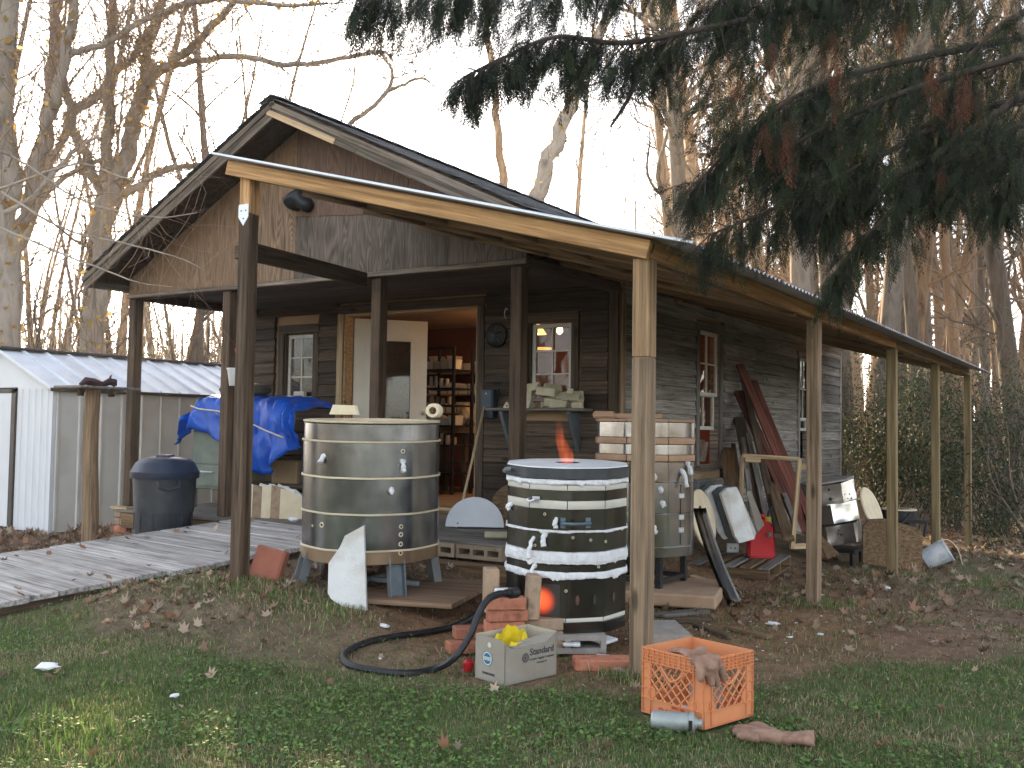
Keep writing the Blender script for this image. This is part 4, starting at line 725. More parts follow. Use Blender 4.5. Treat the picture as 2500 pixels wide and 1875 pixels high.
# flame above the flue and glowing flue
def emis(name, col, st, alpha=None):
    m = bpy.data.materials.new(name); m.use_nodes = True; n_ = m.node_tree; n_.nodes.clear(); o = n_.nodes.new('ShaderNodeOutputMaterial'); e = n_.nodes.new('ShaderNodeEmission'); e.inputs[0].default_value = (*col, 1); e.inputs[1].default_value = st
    if alpha is None: lk(n_, e.outputs[0], o.inputs[0]); return m
    t = n_.nodes.new('ShaderNodeBsdfTransparent'); a_ = n_.nodes.new('ShaderNodeAddShader'); lk(n_, e.outputs[0], a_.inputs[0]); lk(n_, t.outputs[0], a_.inputs[1]); lk(n_, a_.outputs[0], o.inputs[0]); return m
fl_m = bpy.data.materials.new('flame'); fl_m.use_nodes = True; n_ = fl_m.node_tree; n_.nodes.clear(); o_ = n_.nodes.new('ShaderNodeOutputMaterial'); pv = n_.nodes.new('ShaderNodeVolumePrincipled'); pv.inputs['Density'].default_value = 0; pv.inputs['Emission Color'].default_value = (1, .16, .04, 1)
tcn = n_.nodes.new('ShaderNodeTexCoord'); sp_ = n_.nodes.new('ShaderNodeSeparateXYZ'); lk(n_, tcn.outputs['Generated'], sp_.inputs[0]); mr_ = n_.nodes.new('ShaderNodeMapRange'); mr_.inputs[1].default_value = 0; mr_.inputs[2].default_value = 1; mr_.inputs[3].default_value = 1.5; mr_.inputs[4].default_value = .12; lk(n_, sp_.outputs['Z'], mr_.inputs[0]); fn = n_.nodes.new('ShaderNodeTexNoise'); fn.inputs['Scale'].default_value = 5; fn.inputs['Detail'].default_value = 5; fm = n_.nodes.new('ShaderNodeMapping'); fm.inputs['Scale'].default_value = (7, 7, 1.6); lk(n_, tcn.outputs['Object'], fm.inputs[0]); lk(n_, fm.outputs[0], fn.inputs['Vector']); fr2 = n_.nodes.new('ShaderNodeMapRange'); fr2.inputs[1].default_value = .38; fr2.inputs[2].default_value = .66; fr2.inputs[4].default_value = 1.9; lk(n_, fn.outputs[0], fr2.inputs[0]); fx = n_.nodes.new('ShaderNodeMath'); fx.operation = 'MULTIPLY'; lk(n_, mr_.outputs[0], fx.inputs[0]); lk(n_, fr2.outputs[0], fx.inputs[1]); lk(n_, fx.outputs[0], pv.inputs['Emission Strength']); lk(n_, pv.outputs[0], o_.inputs['Volume'])
FL = thing('kiln_flame', 'orange flame rising from the lid of the striped kiln', 'flame', (-.65, .56, .97)); mb = MB(); lean = -cr*.055
fp = [Vector((-.655, .565, .968))+lean*t*1.2+Vector((.006*math.sin(t*9), 0, .275*t)) for t in np.linspace(0, 1, 12)]; mb.tube(fp, [.036, .042, .04, .038, .035, .033, .03, .026, .021, .016, .010, .004], 14); mb.build('flame', fl_m, FL, True)
MB().disc(.064, .955, 24, M2).build('glowing_flue', emis('glow_orange', (1, .13, .035), .6), K2)
hot = bpy.data.materials.new('hot_metal'); hot.use_nodes = True; n_ = hot.node_tree; pb_ = n_.nodes['Principled BSDF']; pb_.inputs['Base Color'].default_value = (.04, .035, .03, 1); pb_.inputs['Roughness'].default_value = .6; tcn = n_.nodes.new('ShaderNodeTexCoord'); ln_ = n_.nodes.new('ShaderNodeVectorMath'); ln_.operation = 'LENGTH'; lk(n_, tcn.outputs['Object'], ln_.inputs[0]); mr_ = n_.nodes.new('ShaderNodeMapRange'); mr_.interpolation_type = 'SMOOTHSTEP'; mr_.inputs[1].default_value = 0; mr_.inputs[2].default_value = .085; mr_.inputs[3].default_value = .34; mr_.inputs[4].default_value = 0; lk(n_, ln_.outputs['Value'], mr_.inputs[0]); pb_.inputs['Emission Color'].default_value = (1, .10, .022, 1); lk(n_, mr_.outputs[0], pb_.inputs['Emission Strength'])
ah = ang_to(M2, 1318, 0, R2); Mh_ = on_drum(M2, R2, ah, .275, j12); mb = MB(); iv = Mh_.inverted(); kk = 12
for i in range(kk+1):
    for q in range(kk+1): mb.v.append(tuple(iv @ (M2 @ Vector(((R2+.0015)*j12(ah-.3+.6*i/kk, 0)*math.cos(ah-.3+.6*i/kk), (R2+.0015)*j12(ah-.3+.6*i/kk, 0)*math.sin(ah-.3+.6*i/kk), .185+.18*q/kk)))))
mb.f = [(i*(kk+1)+q, (i+1)*(kk+1)+q, (i+1)*(kk+1)+q+1, i*(kk+1)+q+1) for i in range(kk) for q in range(kk)]; mb.build('hot_patch', hot, K2, True, M=Mh_)
fp2 = on_drum(M2, R2+.02, ang_to(M2, 1313, 0, R2), .308, j12).translation; bf = MB().lathe([(0, -.022), (.006, -.012), (.007, .0), (.004, .014), (0, .022)], 10, T(*fp2)); tag(bf.build('burner_flame', emis('burner_flame', (1, .36, .06), 1.6), None, True), 'small bright yellow flame at the burner port of the striped kiln', 'flame')
bl_ = bpy.data.lights.new('burner_glow', 'POINT'); bl_.energy = .6; bl_.color = (1, .22, .06); bl_.shadow_soft_size = .02; blo = bpy.data.objects.new('burner_glow', bl_); bp_ = on_drum(M2, R2+.05, ang_to(M2, 1300, 0, R2)-.0, .31, j12).translation; put(blo, None, T(*bp_))
# blocks and bricks round its base
cinder('concrete_block', .40, .20, .095, 2, T(-.52, .33, .005) @ rz(.62), 'concrete block under the front of the striped kiln', 'blocks under the striped kiln'); cinder('concrete_block', .40, .20, .095, 2, T(-.80, .76, .004) @ rz(.62), 'concrete block under the back of the striped kiln', 'blocks under the striped kiln')
cinder('concrete_block', .40, .20, .12, 2, T(-.13, .72, -.015) @ rz(.62+PI/2), 'concrete block with open end right of the striped kiln behind the post', 'blocks under the striped kiln')
def brk(name, M_, m, lab, s_=(.203, .092, .06), grp='loose bricks at the burner', cat='brick'): return tag(MB().cbox(*s_, .006).build(name, m, None, M=M_), lab, cat, grp)
A = .72; ub = Vector((math.cos(A), math.sin(A), 0)); vb = Vector((-math.sin(A), math.cos(A), 0)); B0 = ag(1230, 1620)
def bp3(a, b_, z_): p = B0+ub*a+vb*b_; return T(p.x, p.y, G(p.x, p.y)*0+z_) @ rz(A)
lbl = ['lowest red brick of the burner stack', 'second red brick of the burner stack', 'third red brick of the burner stack', 'fourth red brick of the burner stack', 'top red brick of the burner stack under the white chip']
for k in range(5): brk('red_brick', bp3(.02+.012*(k % 2), .16-.012*k, .032+.0605*k) @ rz((-.06, .05, -.03, .04, 0)[k]), brick_m, lbl[k])
brk('red_brick', bp3(-.16, .24, .032) @ rz(.2), brick_m, 'red brick lying left of the burner stack'); brk('red_brick', bp3(-.12, .30, .093) @ rz(.1), brick_m, 'red brick resting on the brick left of the burner stack'); brk('red_brick', bp3(.23, .20, .15) @ rz(.0), hardbrick, 'brown brick under the upright burner brick', (.203, .092, .06)); brk('red_brick', bp3(.23, .20, .08), hardbrick, 'brown brick at the foot of the upright burner brick', (.203, .10, .075)); brk('red_brick', bp3(.23, .20, .025), hardbrick, 'lowest brown brick below the upright burner brick', (.203, .10, .048))
brk('upright_brick', bp3(.17, .17, .295) @ Matrix.Rotation(.05, 4, 'Y'), hardbrick, 'sooty grey brick standing upright in front of the burner', (.065, .115, .225)); brk('upright_brick', bp3(-.02, .36, .30), hardbrick, 'tan brick standing upright behind the hose end', (.075, .12, .23)); brk('ceramic_chip', bp3(.015, .10, .334) @ rz(.1), fibre, 'small white ceramic chip on the top red brick', (.10, .055, .028), cat='chip')
tag(MB().cbox(.36, .13, .055, .006).build('red_brick', brick_m, None, M=T(-.16, .13, .022) @ rz(.62)), 'long red brick at the ground in front of the striped kiln', 'brick', 'loose bricks at the burner')
for k, (u, v, s_) in enumerate(((1395, 1600, .06), (1475, 1590, .09), (1500, 1618, .12))):
    p = ag(u, v); tag(MB().cbox(s_*1.5, s_, .016, .004).build('fibre_scrap', fibre, None, M=T(p.x, p.y, p.z+(.06 if k < 2 else .014)) @ rz(.5+k) @ Matrix.Rotation(.12, 4, 'X')), ('small white scrap by the cardboard box', 'white fibre scrap on the long red brick', 'white slab piece at the foot of the front post')[k], 'scrap')
# hose with burner
rub = mat('black_rubber', [(.010, .011, .012), (.02, .021, .023)], scale=18, rough=.45, bump=.1, rnd=0)
HS_ = thing('gas_hose', 'black rubber gas hose looping over the grass to the striped kiln', 'hose', (-1, -.3, 0))
he = bp3(.07, .14, .36).translation; hpx = [(1205, 1470), (1180, 1492), (1120, 1530), (1050, 1548), (950, 1562), (880, 1580), (840, 1605), (850, 1628), (905, 1642), (990, 1651), (1060, 1640)]; hp = [ag(u, v)+Vector((0, 0, .013)) for u, v in hpx]
q1 = hp[-1]; hp += [at(1110, 1605, d=4.62), at(1148, 1550, d=4.66), at(1168, 1500, d=4.70), at(1192, 1463, d=4.75), at(1222, 1449, d=4.80)]
def smooth_path(P, n_=6):
    out = []
    for i in range(len(P)-1):
        a, b_, c, d = P[max(i-1, 0)], P[i], P[i+1], P[min(i+2, len(P)-1)]
        for k in range(n_):
            t = k/n_; out.append(.5*((2*b_)+(c-a)*t+(2*a-5*b_+4*c-d)*t*t+(3*b_-a-3*c+d)*t**3))
    return out+[P[-1]]
hpp = smooth_path(hp); MB().tube(hpp, .0175, 8).build('tube', rub, HS_, True); e1 = hpp[-1]; e2 = at(1262, 1447, d=4.88); MB().tube([e1, e1.lerp(e2, .3), e1.lerp(e2, .31), e1.lerp(e2, .55), e1.lerp(e2, .56), e2], [.016, .016, .02, .02, .028, .026], 10).build('burner_nozzle', blackiron, HS_, True)
p = ag(1143, 1640); tag(MB().lathe([(0, 0), (.02, .002), (.026, .02), (.026, .045), (.014, .058), (0, .06)], 14, T(p.x, p.y, p.z)).build('lost_stopper', plain('red_paint', (.35, .01, .015), .4), None, True), 'small red plastic cap on the grass left of the cardboard box', 'cap')
# ---- kiln behind the front post
K3 = thing('ringed_kiln', 'stained steel kiln with cream brick rings on a black stand behind the front post', 'kiln', (-1.03, 2.36, 0)); M3 = T(-1.03, 2.40, 0) @ rz(.1); R3 = .372; k3b = [(.275, .345, 's'), (.347, .578, 's'), (.58, .79, 's'), (.792, .938, 's'), (.94, .985, 'b'), (.985, 1.06, 's'), (1.06, 1.105, 'b'), (1.105, 1.215, 's'), (1.215, 1.235, 'p')]
pinkb = mat('pinkish_firebrick', [(.34, .205, .13), (.45, .29, .19)], scale=10, rough=.9, bump=.3, rnd=.12, bscale=70)
for a, b_, kd in k3b:
    mb = MB()
    if kd == 's': mb.lathe([(R3-.004, a), (R3, a+.004), (R3, b_-.004), (R3-.004, b_)], 64, M3, jit=j8); mb.build('steel_ring', st3, K3, True)
    else:
        for q in range(8): m_ = MB(); m_.lathe([(R3-.09, a), (R3+.006, a+.001), (R3+.009, a+.005), (R3+.009, b_-.005), (R3+.006, b_-.001), (R3-.09, b_)], 8, M3, 2*PI*q/8+.008, 2*PI*(q+1)/8-.008, jit=lambda q_, z_: j8(q_, z_)*(1+.002*math.sin(q_*50))); m_.build('brick_segment', pinkb, K3, True)
mb = MB().disc(R3-.05, 1.225, 48, M3); mb.build('lid', pinkb, K3)
for u, z_, L in ((1700, .93, .09), (1597, .845, .03), (1612, .755, .025), (1668, .88, .13), (1617, .655, .03), (1597, .49, .05)): plug(M3, R3, ang_to(M3, min(u, 1680), 0, R3), z_, L, K3, j8, .017, -.9)
for z_ in (.55, .70, .46): MB().cbox(.035, .05, .012, .003, on_drum(M3, R3+.004, ang_to(M3, 1668, 0, R3), z_, j8)).build('latch', galv, K3)
MB().tube([on_drum(M3, R3+.001, ang_to(M3, 1666, 0, R3), z_, j8).translation for z_ in (.36, .57, .78)], .0035, 4).build('door_seam', blackiron, K3)
for dx, dy in ((-.22, -.22), (.22, -.22), (.22, .22), (-.22, .22)): x, y_ = -1.03+dx, 2.40+dy; board('leg', (x, y_, .06), (x, y_, .275), .045, .045, blackiron, K3, up=(0, 1, 0))
for s_ in (-1, 1): board('stretcher', (-1.25, 2.40+.22*s_, .10), (-.81, 2.40+.22*s_, .10), .03, .03, blackiron, K3); board('stretcher', (-1.03+.22*s_, 2.18, .10), (-1.03+.22*s_, 2.62, .10), .03, .03, blackiron, K3)
tag(MB().cbox(.95, .80, .09, .012).build('base_slab', mat('clay_slab_base', [(.30, .19, .12), (.38, .26, .17)], scale=7, rough=.9, bump=.3, rnd=0), None, M=T(-.92, 2.36, .012) @ rz(.25)), 'thick tan slab under the black kiln stand', 'slab')
mb = MB(); mb.add([], []); pw = at(1470, 1000, Y=2.36); tag(MB().cbox(.16, .12, .055, .02).box(.07, .42, -.025, .03, -.02, .012).build('brick_paddle', pinkb, None, M=T(-1.30, 2.28, 1.264) @ rz(.35)), 'pinkish paddle-shaped brick piece lying on top of the ringed kiln', 'brick')
# ------------------------------------------------------------------ inside the cabin
MB().box(XL+.08, XR-.1, YF+.1, YB-.1, FZ-.04, FZ).build('floor', darkfloor, CB)
MB().box(XL+.08, XR-.1, 6.45, 6.52, FZ, 2.474).build('partition_wall', redwall, CB)
board('threshold', (-5.06, YF+.05, FZ-.018), (-3.40, YF+.05, FZ-.018), .036, .14, lightwood, CB)
# the open door, swung inward
dh = Vector((-5.06, YF+.13, FZ+.012)); dv = Vector((.50, .60, 0)).normalized(); DW, DHt = .80, 1.925; Md = frame(dv, o=dh)
DO = MB(); 
for a, b_, c, d in ((0, .15, 0, DHt), (DW-.15, DW, 0, DHt), (.15, DW-.15, 0, .62), (.15, DW-.15, DHt-.20, DHt)): DO.box(a, b_, 0, .04, c, d, Md)
door = DO.build('door', cream, CB)
for a, b_, c, d in ((.15, .18, .62, DHt-.20), (DW-.18, DW-.15, .62, DHt-.20), (.18, DW-.18, .62, .65), (.18, DW-.18, DHt-.23, DHt-.20)): MB().box(a, b_, -.012, .05, c, d, Md).build('glazing_bead', cream, door)
MB().add([Md @ Vector(p) for p in ((.18, .02, .65), (DW-.18, .02, .65), (DW-.18, .02, DHt-.23), (.18, .02, DHt-.23))], [(0, 1, 2, 3)]).build('pane', pane_m, door, fix=False)
for a, b_, c, d in ((.10, .105, .10, .54), (DW-.105, DW-.10, .10, .54), (.10, DW-.10, .10, .105), (.10, DW-.10, .535, .54)): MB().box(a, b_, -.006, 0, c, d, Md).build('panel_moulding', cream, door)
mb = MB(); mb.lathe([(0, .055), (.02, .05), (.026, .035), (.012, .02), (.012, .0)], 12, Md @ T(DW-.06, 0, .92) @ Matrix.Rotation(PI/2, 4, 'X')); mb.build('door_knob', galv, door, True)
# hanging lamp (its light stays with it)
lp_ = at(1312, 812, Y=5.6); LP = thing('pendant_lamp', 'lit orange pendant lamp hanging inside behind the right-hand window', 'lamp', tuple(lp_))
mb = MB(); mb.lathe([(.02, .10), (.035, .09), (.11, -.02), (.108, -.02), (.03, .085)], 20, T(*lp_)); mb.build('shade', emis('lamp_shade', (1, .50, .14), .9), LP, True)
mb = MB(); mb.lathe([(0, -.03), (.03, -.015), (.034, .01), (.02, .05), (0, .06)], 14, T(*lp_)); mb.build('bulb', emis('lamp_bulb', (1, .62, .26), 4), LP, True); MB().tube([lp_+Vector((0, 0, .1)), (lp_.x, lp_.y, 2.47)], .004, 5).build('cord', blackiron, LP)
for k, (x, y_, z_, e) in enumerate(((lp_.x, lp_.y, lp_.z-.12, .7), (-3.4, 5.3, 2.25, 5.0))):
    if k:
        L2 = thing('ceiling_lamp', 'warm bulb lighting the shelves inside the doorway', 'lamp', (x, y_, z_)); mb = MB(); mb.lathe([(0, -.05), (.035, -.02), (.03, .03), (.015, .06), (0, .06)], 14, T(x, y_, z_)); mb.build('bulb', MATS.get('x') or emis('lamp_bulb2', (1, .62, .26), 4), L2, True); MB().tube([(x, y_, z_+.06), (x, y_, 2.47)], .004, 5).build('cord', blackiron, L2)
    l_ = bpy.data.lights.new('lamp_light', 'POINT'); l_.energy = e; l_.color = (1, .60, .30); l_.shadow_soft_size = .06; put(bpy.data.objects.new('lamp_light', l_), None, T(x, y_-.08, z_-.02))
p_ = at(1326, 853, Y=6.2); tag(MB().lathe([(0, 0), (.12, 0), (.13, .012), (.12, .02), (0, .02)], 20, T(*p_)).build('lit_dish', emis('lit_dish', (1, .55, .16), .5), None, True), 'glowing orange lamp dish low behind the right-hand window', 'lamp')
# black rack with bins
RY = 5.15; xa, xb = at(1026, 900, Y=RY).x, at(1108, 900, Y=RY).x; RK = thing('shelf_rack', 'tall black shelf rack inside the doorway', 'shelf rack', ((xa+xb)/2, RY, FZ))
for x in (xa, xb):
    for y_ in (RY, RY+.38): board('upright', (x, y_, FZ), (x, y_, 2.10), .035, .035, blackiron, RK, up=(0, 1, 0))
shz = [.62, .95, 1.18, 1.42, 1.62, 1.84]
for z_ in shz: MB().box(xa-.01, xb+.01, RY, RY+.40, z_-.02, z_).build('shelf', blackiron, RK); 
board('upright', (xa, RY, 2.085), (xb, RY, 2.085), .03, .03, blackiron, RK)
bin_m = mat('milky_bin', [(.58, .54, .47), (.72, .68, .60)], scale=5, rough=.5, bump=.03, rnd=.25); potm = mat('bisque_pot', [(.40, .28, .18), (.55, .42, .30)], scale=6, rough=.8, bump=.1, rnd=.3); random.seed(21)
SZ = ('lowest', 'second', 'third', 'fourth', 'fifth', 'top'); k = 0
def tub(w_, d_, h_, M_): mb = MB(); v = [Vector((sx_*w_/2*f, sy_*d_/2*f, zz)) for f, zz in ((.86, 0), (1, h_)) for sx_, sy_ in ((-1, -1), (1, -1), (1, 1), (-1, 1))]; mb.add(v, [(3, 2, 1, 0), (0, 1, 5, 4), (1, 2, 6, 5), (2, 3, 7, 6), (3, 0, 4, 7)]); mb.box(-w_*.53, w_*.53, -d_*.53, d_*.53, h_, h_+.014); return mb.build('storage_bin', bin_m, None, M=M_)
for i, z_ in enumerate(shz[1:], 1):
    x = xa+.06; n_ = 0
    while x < xb-.06:
        w_ = random.uniform(.055, .10)
        if i in (5, 2): o = tub(w_, .16, random.uniform(.07, .11), T(x+w_/2, RY+.12, z_+.002)); tag(o, 'pale lidded bin in the row on the '+SZ[i]+' shelf of the black rack', 'bin', 'bins on the '+SZ[i]+' rack shelf')
        else:
            r = w_*.38; h_ = random.uniform(.07, .15); mb = MB(); mb.lathe([(0, 0), (r*.7, 0), (r, h_*.4), (r*.75, h_*.8), (r*.85, h_), (r*.75, h_), (r*.65, h_*.8), (0, h_*.7)], 14, T(x+w_/2, RY+.10, z_+.001)); o = mb.build('pottery_jar', bin_m if i == 4 else potm, None, True); tag(o, 'pottery jar in the row on the '+SZ[i]+' shelf of the black rack', 'jar', 'jars on the '+SZ[i]+' rack shelf')
        x += w_+.012
# wall shelves to the right of the rack, and the work table
xs0, xs1 = at(1112, 900, Y=6.2).x, at(1180, 900, Y=6.2).x+.1
for q, z_ in enumerate((1.34, 1.58, 1.86)):
    WS = thing('wall_shelf', ('lower', 'middle', 'upper')[q]+' wooden wall shelf on the red wall inside the doorway', 'shelf', (xs0, 6.3, z_)); board('shelf_board', (xs0-.5, 6.30, z_), (xs1, 6.30, z_), .02, .28, lightwood, WS, up=(0, 0, 1)); board('bracket', (xs0+.12, 6.43, z_-.16), (xs0+.12, 6.43, z_), .02, .02, blackiron, WS, up=(0, 1, 0))
    x = xs0-.42; n_ = 0
    while x < xs1-.08:
        w_ = random.uniform(.10, .17); o = tub(w_, .2, random.uniform(.08, .12), T(x+w_/2, 6.27, z_+.011)); tag(o, 'translucent storage bin in the row on the '+('lower', 'middle', 'upper')[q]+' wall shelf', 'bin', ('lower', 'middle', 'upper')[q]+' wall shelf bins')
        if q == 2 and random.random() < .6: o = tub(w_*.9, .18, .08, T(x+w_/2, 6.27, z_+.13)); tag(o, 'translucent bin stacked on another bin on the upper wall shelf', 'bin', 'stacked bins on the upper wall shelf')
        x += w_+.02
WTb = thing('work_table', 'wooden work table with bags inside the doorway', 'table', (-3.6, 5.8, FZ)); board('top', (xa-.1, 5.82, 1.135), (xs1+.15, 5.82, 1.135), .09, .42, lightwood, WTb, up=(0, 0, 1))
for x in (xa, xs1): board('leg', (x, 5.68, FZ), (x, 5.68, 1.09), .07, .07, oldwood, WTb, up=(0, 1, 0))
board('lower_shelf', (xa-.1, 5.85, .72), (xs1+.15, 5.85, .72), .03, .40, oldwood, WTb, up=(0, 0, 1))
bagm = mat('clear_bag', [(.40, .30, .2), (.58, .47, .34)], scale=9, rough=.3, bump=.6, rnd=.2, bscale=22)
for k, (u, v, sx_, sz_) in enumerate(((1140, 1002, .10, .14), (1160, 1010, .12, .07), (1122, 1010, .07, .06), (1078, 1012, .10, .07))):
    p = at(u, v, Y=5.72); bmx = bmesh.new(); bmesh.ops.create_icosphere(bmx, subdivisions=3, radius=1)
    for q in bmx.verts: q.co *= 1+.14*math.sin(q.co.x*7+k)*math.sin(q.co.z*6+q.co.y*5)
    tag(MB().bm(bmx, T(p.x, p.y, 1.18+sz_*.85) @ Matrix.Diagonal((sx_, .1, sz_, 1))).build('plastic_bag', bagm, None, True), ('tall knotted', 'spread', 'small round', 'flat wide')[k]+' clear plastic bag on the work table inside the doorway', 'bag')
# ------------------------------------------------------------------ on the front wall and porch right
pc = Vector((-3.14, YF-.03, 2.04)); PS = thing('star_plaque', 'round dark iron plaque with a raised star on the front wall', 'plaque', tuple(pc)); Mq = T(*pc) @ Matrix.Rotation(PI/2, 4, 'X')
mb = MB(); mb.lathe([(0, 0), (.095, 0), (.105, .006), (.115, .012), (.12, .004), (.12, -.02)], 28, Mq); mb.build('ring', blackiron, PS, True)
mb = MB(); pts = [((.10 if i % 2 == 0 else .042)*math.sin(i*PI/5), (.10 if i % 2 == 0 else .042)*math.cos(i*PI/5)) for i in range(10)]; v = [Mq @ Vector((x, y_, .005)) for x, y_ in pts]+[Mq @ Vector((0, 0, .035))]; mb.add(v, [(i, (i+1) % 10, 10) for i in range(10)]); mb.build('star', mat('worn_iron', [(.05, .055, .055), (.10, .11, .11)], scale=14, rough=.5, metal=.5, bump=.2), PS)
EB = thing('switch_box', 'blue-grey electrical switch box mounted left of the wall shelf', 'switch box', (-3.19, YF-.06, 1.26)); ebm = mat('switch_box_paint', [(.035, .05, .065), (.055, .072, .088)], scale=6, rough=.5, bump=.05, rnd=0)
MB().cbox(.135, .09, .275, .008, T(-3.19, YF-.055, 1.385)).build('case', ebm, EB); MB().cbox(.12, .012, .17, .004, T(-3.19, YF-.106, 1.43)).build('cover', ebm, EB); MB().tube([(-3.115, YF-.05, 1.42), (-3.09, YF-.06, 1.44), (-3.09, YF-.06, 1.53)], .010, 6).build('lever', blackiron, EB, True)
for z_ in (1.48, 1.30): MB().lathe([(0, .004), (.006, .003), (.007, 0)], 8, T(-3.19, YF-.113, z_) @ Matrix.Rotation(PI/2, 4, 'X')).build('screw', galv, EB)
pc = at(1236, 765, Y=YF-.02); tag(MB().tube([pc+Vector((.018*math.cos(a), 0, .045*math.sin(a)*1.1)) for a in np.linspace(.6, 5.2, 12)], .005, 6).build('horseshoe_hook', galv, None, True), 'small pale bent wire hook on the wall above the star plaque', 'hook')
SB = thing('prop_shelf', 'narrow grey plank shelf under the right-hand window', 'shelf', (-2.62, YF-.1, 1.33)); board('shelf_board', (-3.10, YF-.14, 1.328), (-2.10, YF-.14, 1.328), .026, .25, deckwood, SB, up=(0, 0, 1))
for x in (-2.98, -2.265): MB().prism([(0, 0), (.20, 0), (.20, -.02), (.02, -.36), (0, -.36)], .035, Matrix(((0, 1, 0, x), (-1, 0, 0, YF-.008), (0, 0, 1, 1.313), (0, 0, 0, 1)))).build('bracket', legm, SB)
propm = mat('kiln_prop_clay', [(.40, .36, .24), (.56, .51, .37)], scale=9, rough=.9, bump=.2, rnd=.22, stain=.2, stain_col=(.25, .2, .13))
def prop(L, r, M_):
    "triangular kiln prop with a bore through it"
    mb = MB(); o = [(r*math.cos(PI/2+i*2*PI/3+s_), r*math.sin(PI/2+i*2*PI/3+s_)) for i in range(3) for s_ in (-.18, .18)]; h_ = [(r*.28*math.cos(PI/2+i*2*PI/6), r*.28*math.sin(PI/2+i*2*PI/6)) for i in range(6)]; v = []
    for y_ in (0, L): v += [(x, y_, zz) for x, zz in o]+[(x, y_, zz) for x, zz in h_]
    f = []
    for i in range(6): j = (i+1) % 6; f += [(i, j, j+12, i+12), (i+6, i+18, j+18, j+6), (i, i+6, j+6, j), (i+12, j+12, j+18, i+18)]
    return mb.add(v, f).build('kiln_prop', propm, None, M=M_)
PROPS = [(1300, 990, .17, .05, 1.45), (1300, 966, .17, .05, 1.50), (1312, 945, .18, .048, 1.35), (1330, 948, .16, .046, 1.0), (1360, 960, .20, .042, 1.5), (1352, 990, .05, .03, .3), (1322, 990, .06, .03, .8), (1333, 982, .15, .042, .35), (1348, 990, .16, .045, .15), (1366, 988, .18, .042, .55), (1378, 966, .17, .04, .75), (1392, 975, .12, .035, .5), (1356, 968, .16, .044, .2), (1412, 972, .16, .045, 1.75), (1386, 992, .08, .026, 1.0), (1375, 996, .07, .022, .2), (1398, 993, .06, .024, .7), (1418, 994, .10, .03, 1.6), (1388, 956, .05, .03, .3), (1404, 992, .05, .02, 1.1)]
random.seed(8)
for k, (u, v, L, r, a) in enumerate(PROPS):
    p = at(u, v, Y=YF-.20); z_ = max(p.z, 1.345+r*.5); o = prop(L, r, T(p.x, YF-.20+random.uniform(-.03, .03), z_) @ rz(-(PI/2-a) if a < 1.2 else a-.0) @ Matrix.Rotation(random.uniform(-.18, .18), 4, 'X') @ Matrix.Rotation(random.uniform(-.5, .5), 4, 'Y'))
    tag(o, 'cream triangular kiln prop in the heap on the shelf under the right-hand window', 'kiln prop', 'kiln props heaped on the shelf')
p = at(1237, 990, Y=YF-.2); tag(prop(.07, .035, T(p.x, p.y, 1.362) @ rz(.4)), 'single pale kiln prop left of the porch post on the wall shelf', 'kiln prop')
# plank in the doorway, white discs on the deck
p0 = at(1116, 1290, Z=DZ); p1 = at(1183, 990, Y=YF-.06); tag(board('loose_plank', p0+Vector((0, 0, .02)), p1, .07, .022, lightwood, None, up=cf), 'narrow pale plank leaning against the right door jamb', 'plank')
p = at(1155, 1292, Z=DZ); Mh = T(p.x, p.y+.02, DZ+.002) @ rz(.52) @ Matrix.Rotation(-.16, 4, 'X'); r = .245; pts = [(r*math.cos(a), .02+(r+.0)*math.sin(a)) for a in np.linspace(-.02, PI+.02, 26)]
tag(MB().prism(pts, .022, Mh).build('half_disc', mat('pale_blue_disc', [(.50, .52, .56), (.60, .62, .66)], scale=4, rough=.6, bump=.05, rnd=0), None), 'pale blue-white half disc standing on the deck between the kilns', 'kiln shelf')
Mh2 = T(p.x+.25, p.y+.22, DZ+.19) @ rz(.3) @ Matrix.Rotation(PI/2-.2, 4, 'X'); mb = MB(); mb.lathe([(0, .012), (.185, .012), (.19, .006), (.19, -.006), (.185, -.012), (0, -.012)], 32, Mh2); tag(mb.build('brown_disc', brownply, None, True), 'dark brown disc standing behind the pale half disc', 'disc')
p = at(1200, 1312, Z=DZ+.02); o = prop(.17, .028, T(p.x-.05, p.y-.02, DZ+.035) @ rz(-1.0)); tag(o, 'pale kiln prop lying on the deck edge beside the striped kiln', 'kiln prop')
# mask on the gable
pc = Vector((-4.09, YG-.05, 3.10)); mb = MB(); bmx = bmesh.new(); bmesh.ops.create_icosphere(bmx, subdivisions=4, radius=1)
for q in bmx.verts:
    c = q.co; x, y_, z_ = c.x*.13, c.y*.10, c.z*.085
    y_ -= .07*math.exp(-((x+.085)/.06)**2)*max(0, -c.y); z_ += -.03*math.exp(-((x+.09)/.05)**2)-.035*math.exp(-((x-.09)/.05)**2)+.02*math.exp(-(x/.05)**2)
    z_ -= .012*math.exp(-((x+.075)**2+(z_+.0)**2)/.0003)*(1 if c.y < 0 else 0); q.co = (x, y_, z_)
GM = thing('gable_mask', 'black carved animal head mask fixed to the plywood gable', 'mask', tuple(pc)); mb.bm(bmx, T(*pc) @ Matrix.Rotation(.18, 4, 'Y')).build('head', mat('black_glaze', [(.010, .011, .013), (.022, .024, .028)], scale=12, rough=.42, bump=.25, rnd=0, bscale=24), GM, True)
for dx in (-.10, -.045): MB().lathe([(0, .006), (.008, .004), (.011, 0)], 10, T(pc.x+dx, YG-.172+abs(dx+.085)*.5, pc.z+.005) @ Matrix.Rotation(PI/2, 4, 'X')).build('nostril', blackiron, GM)
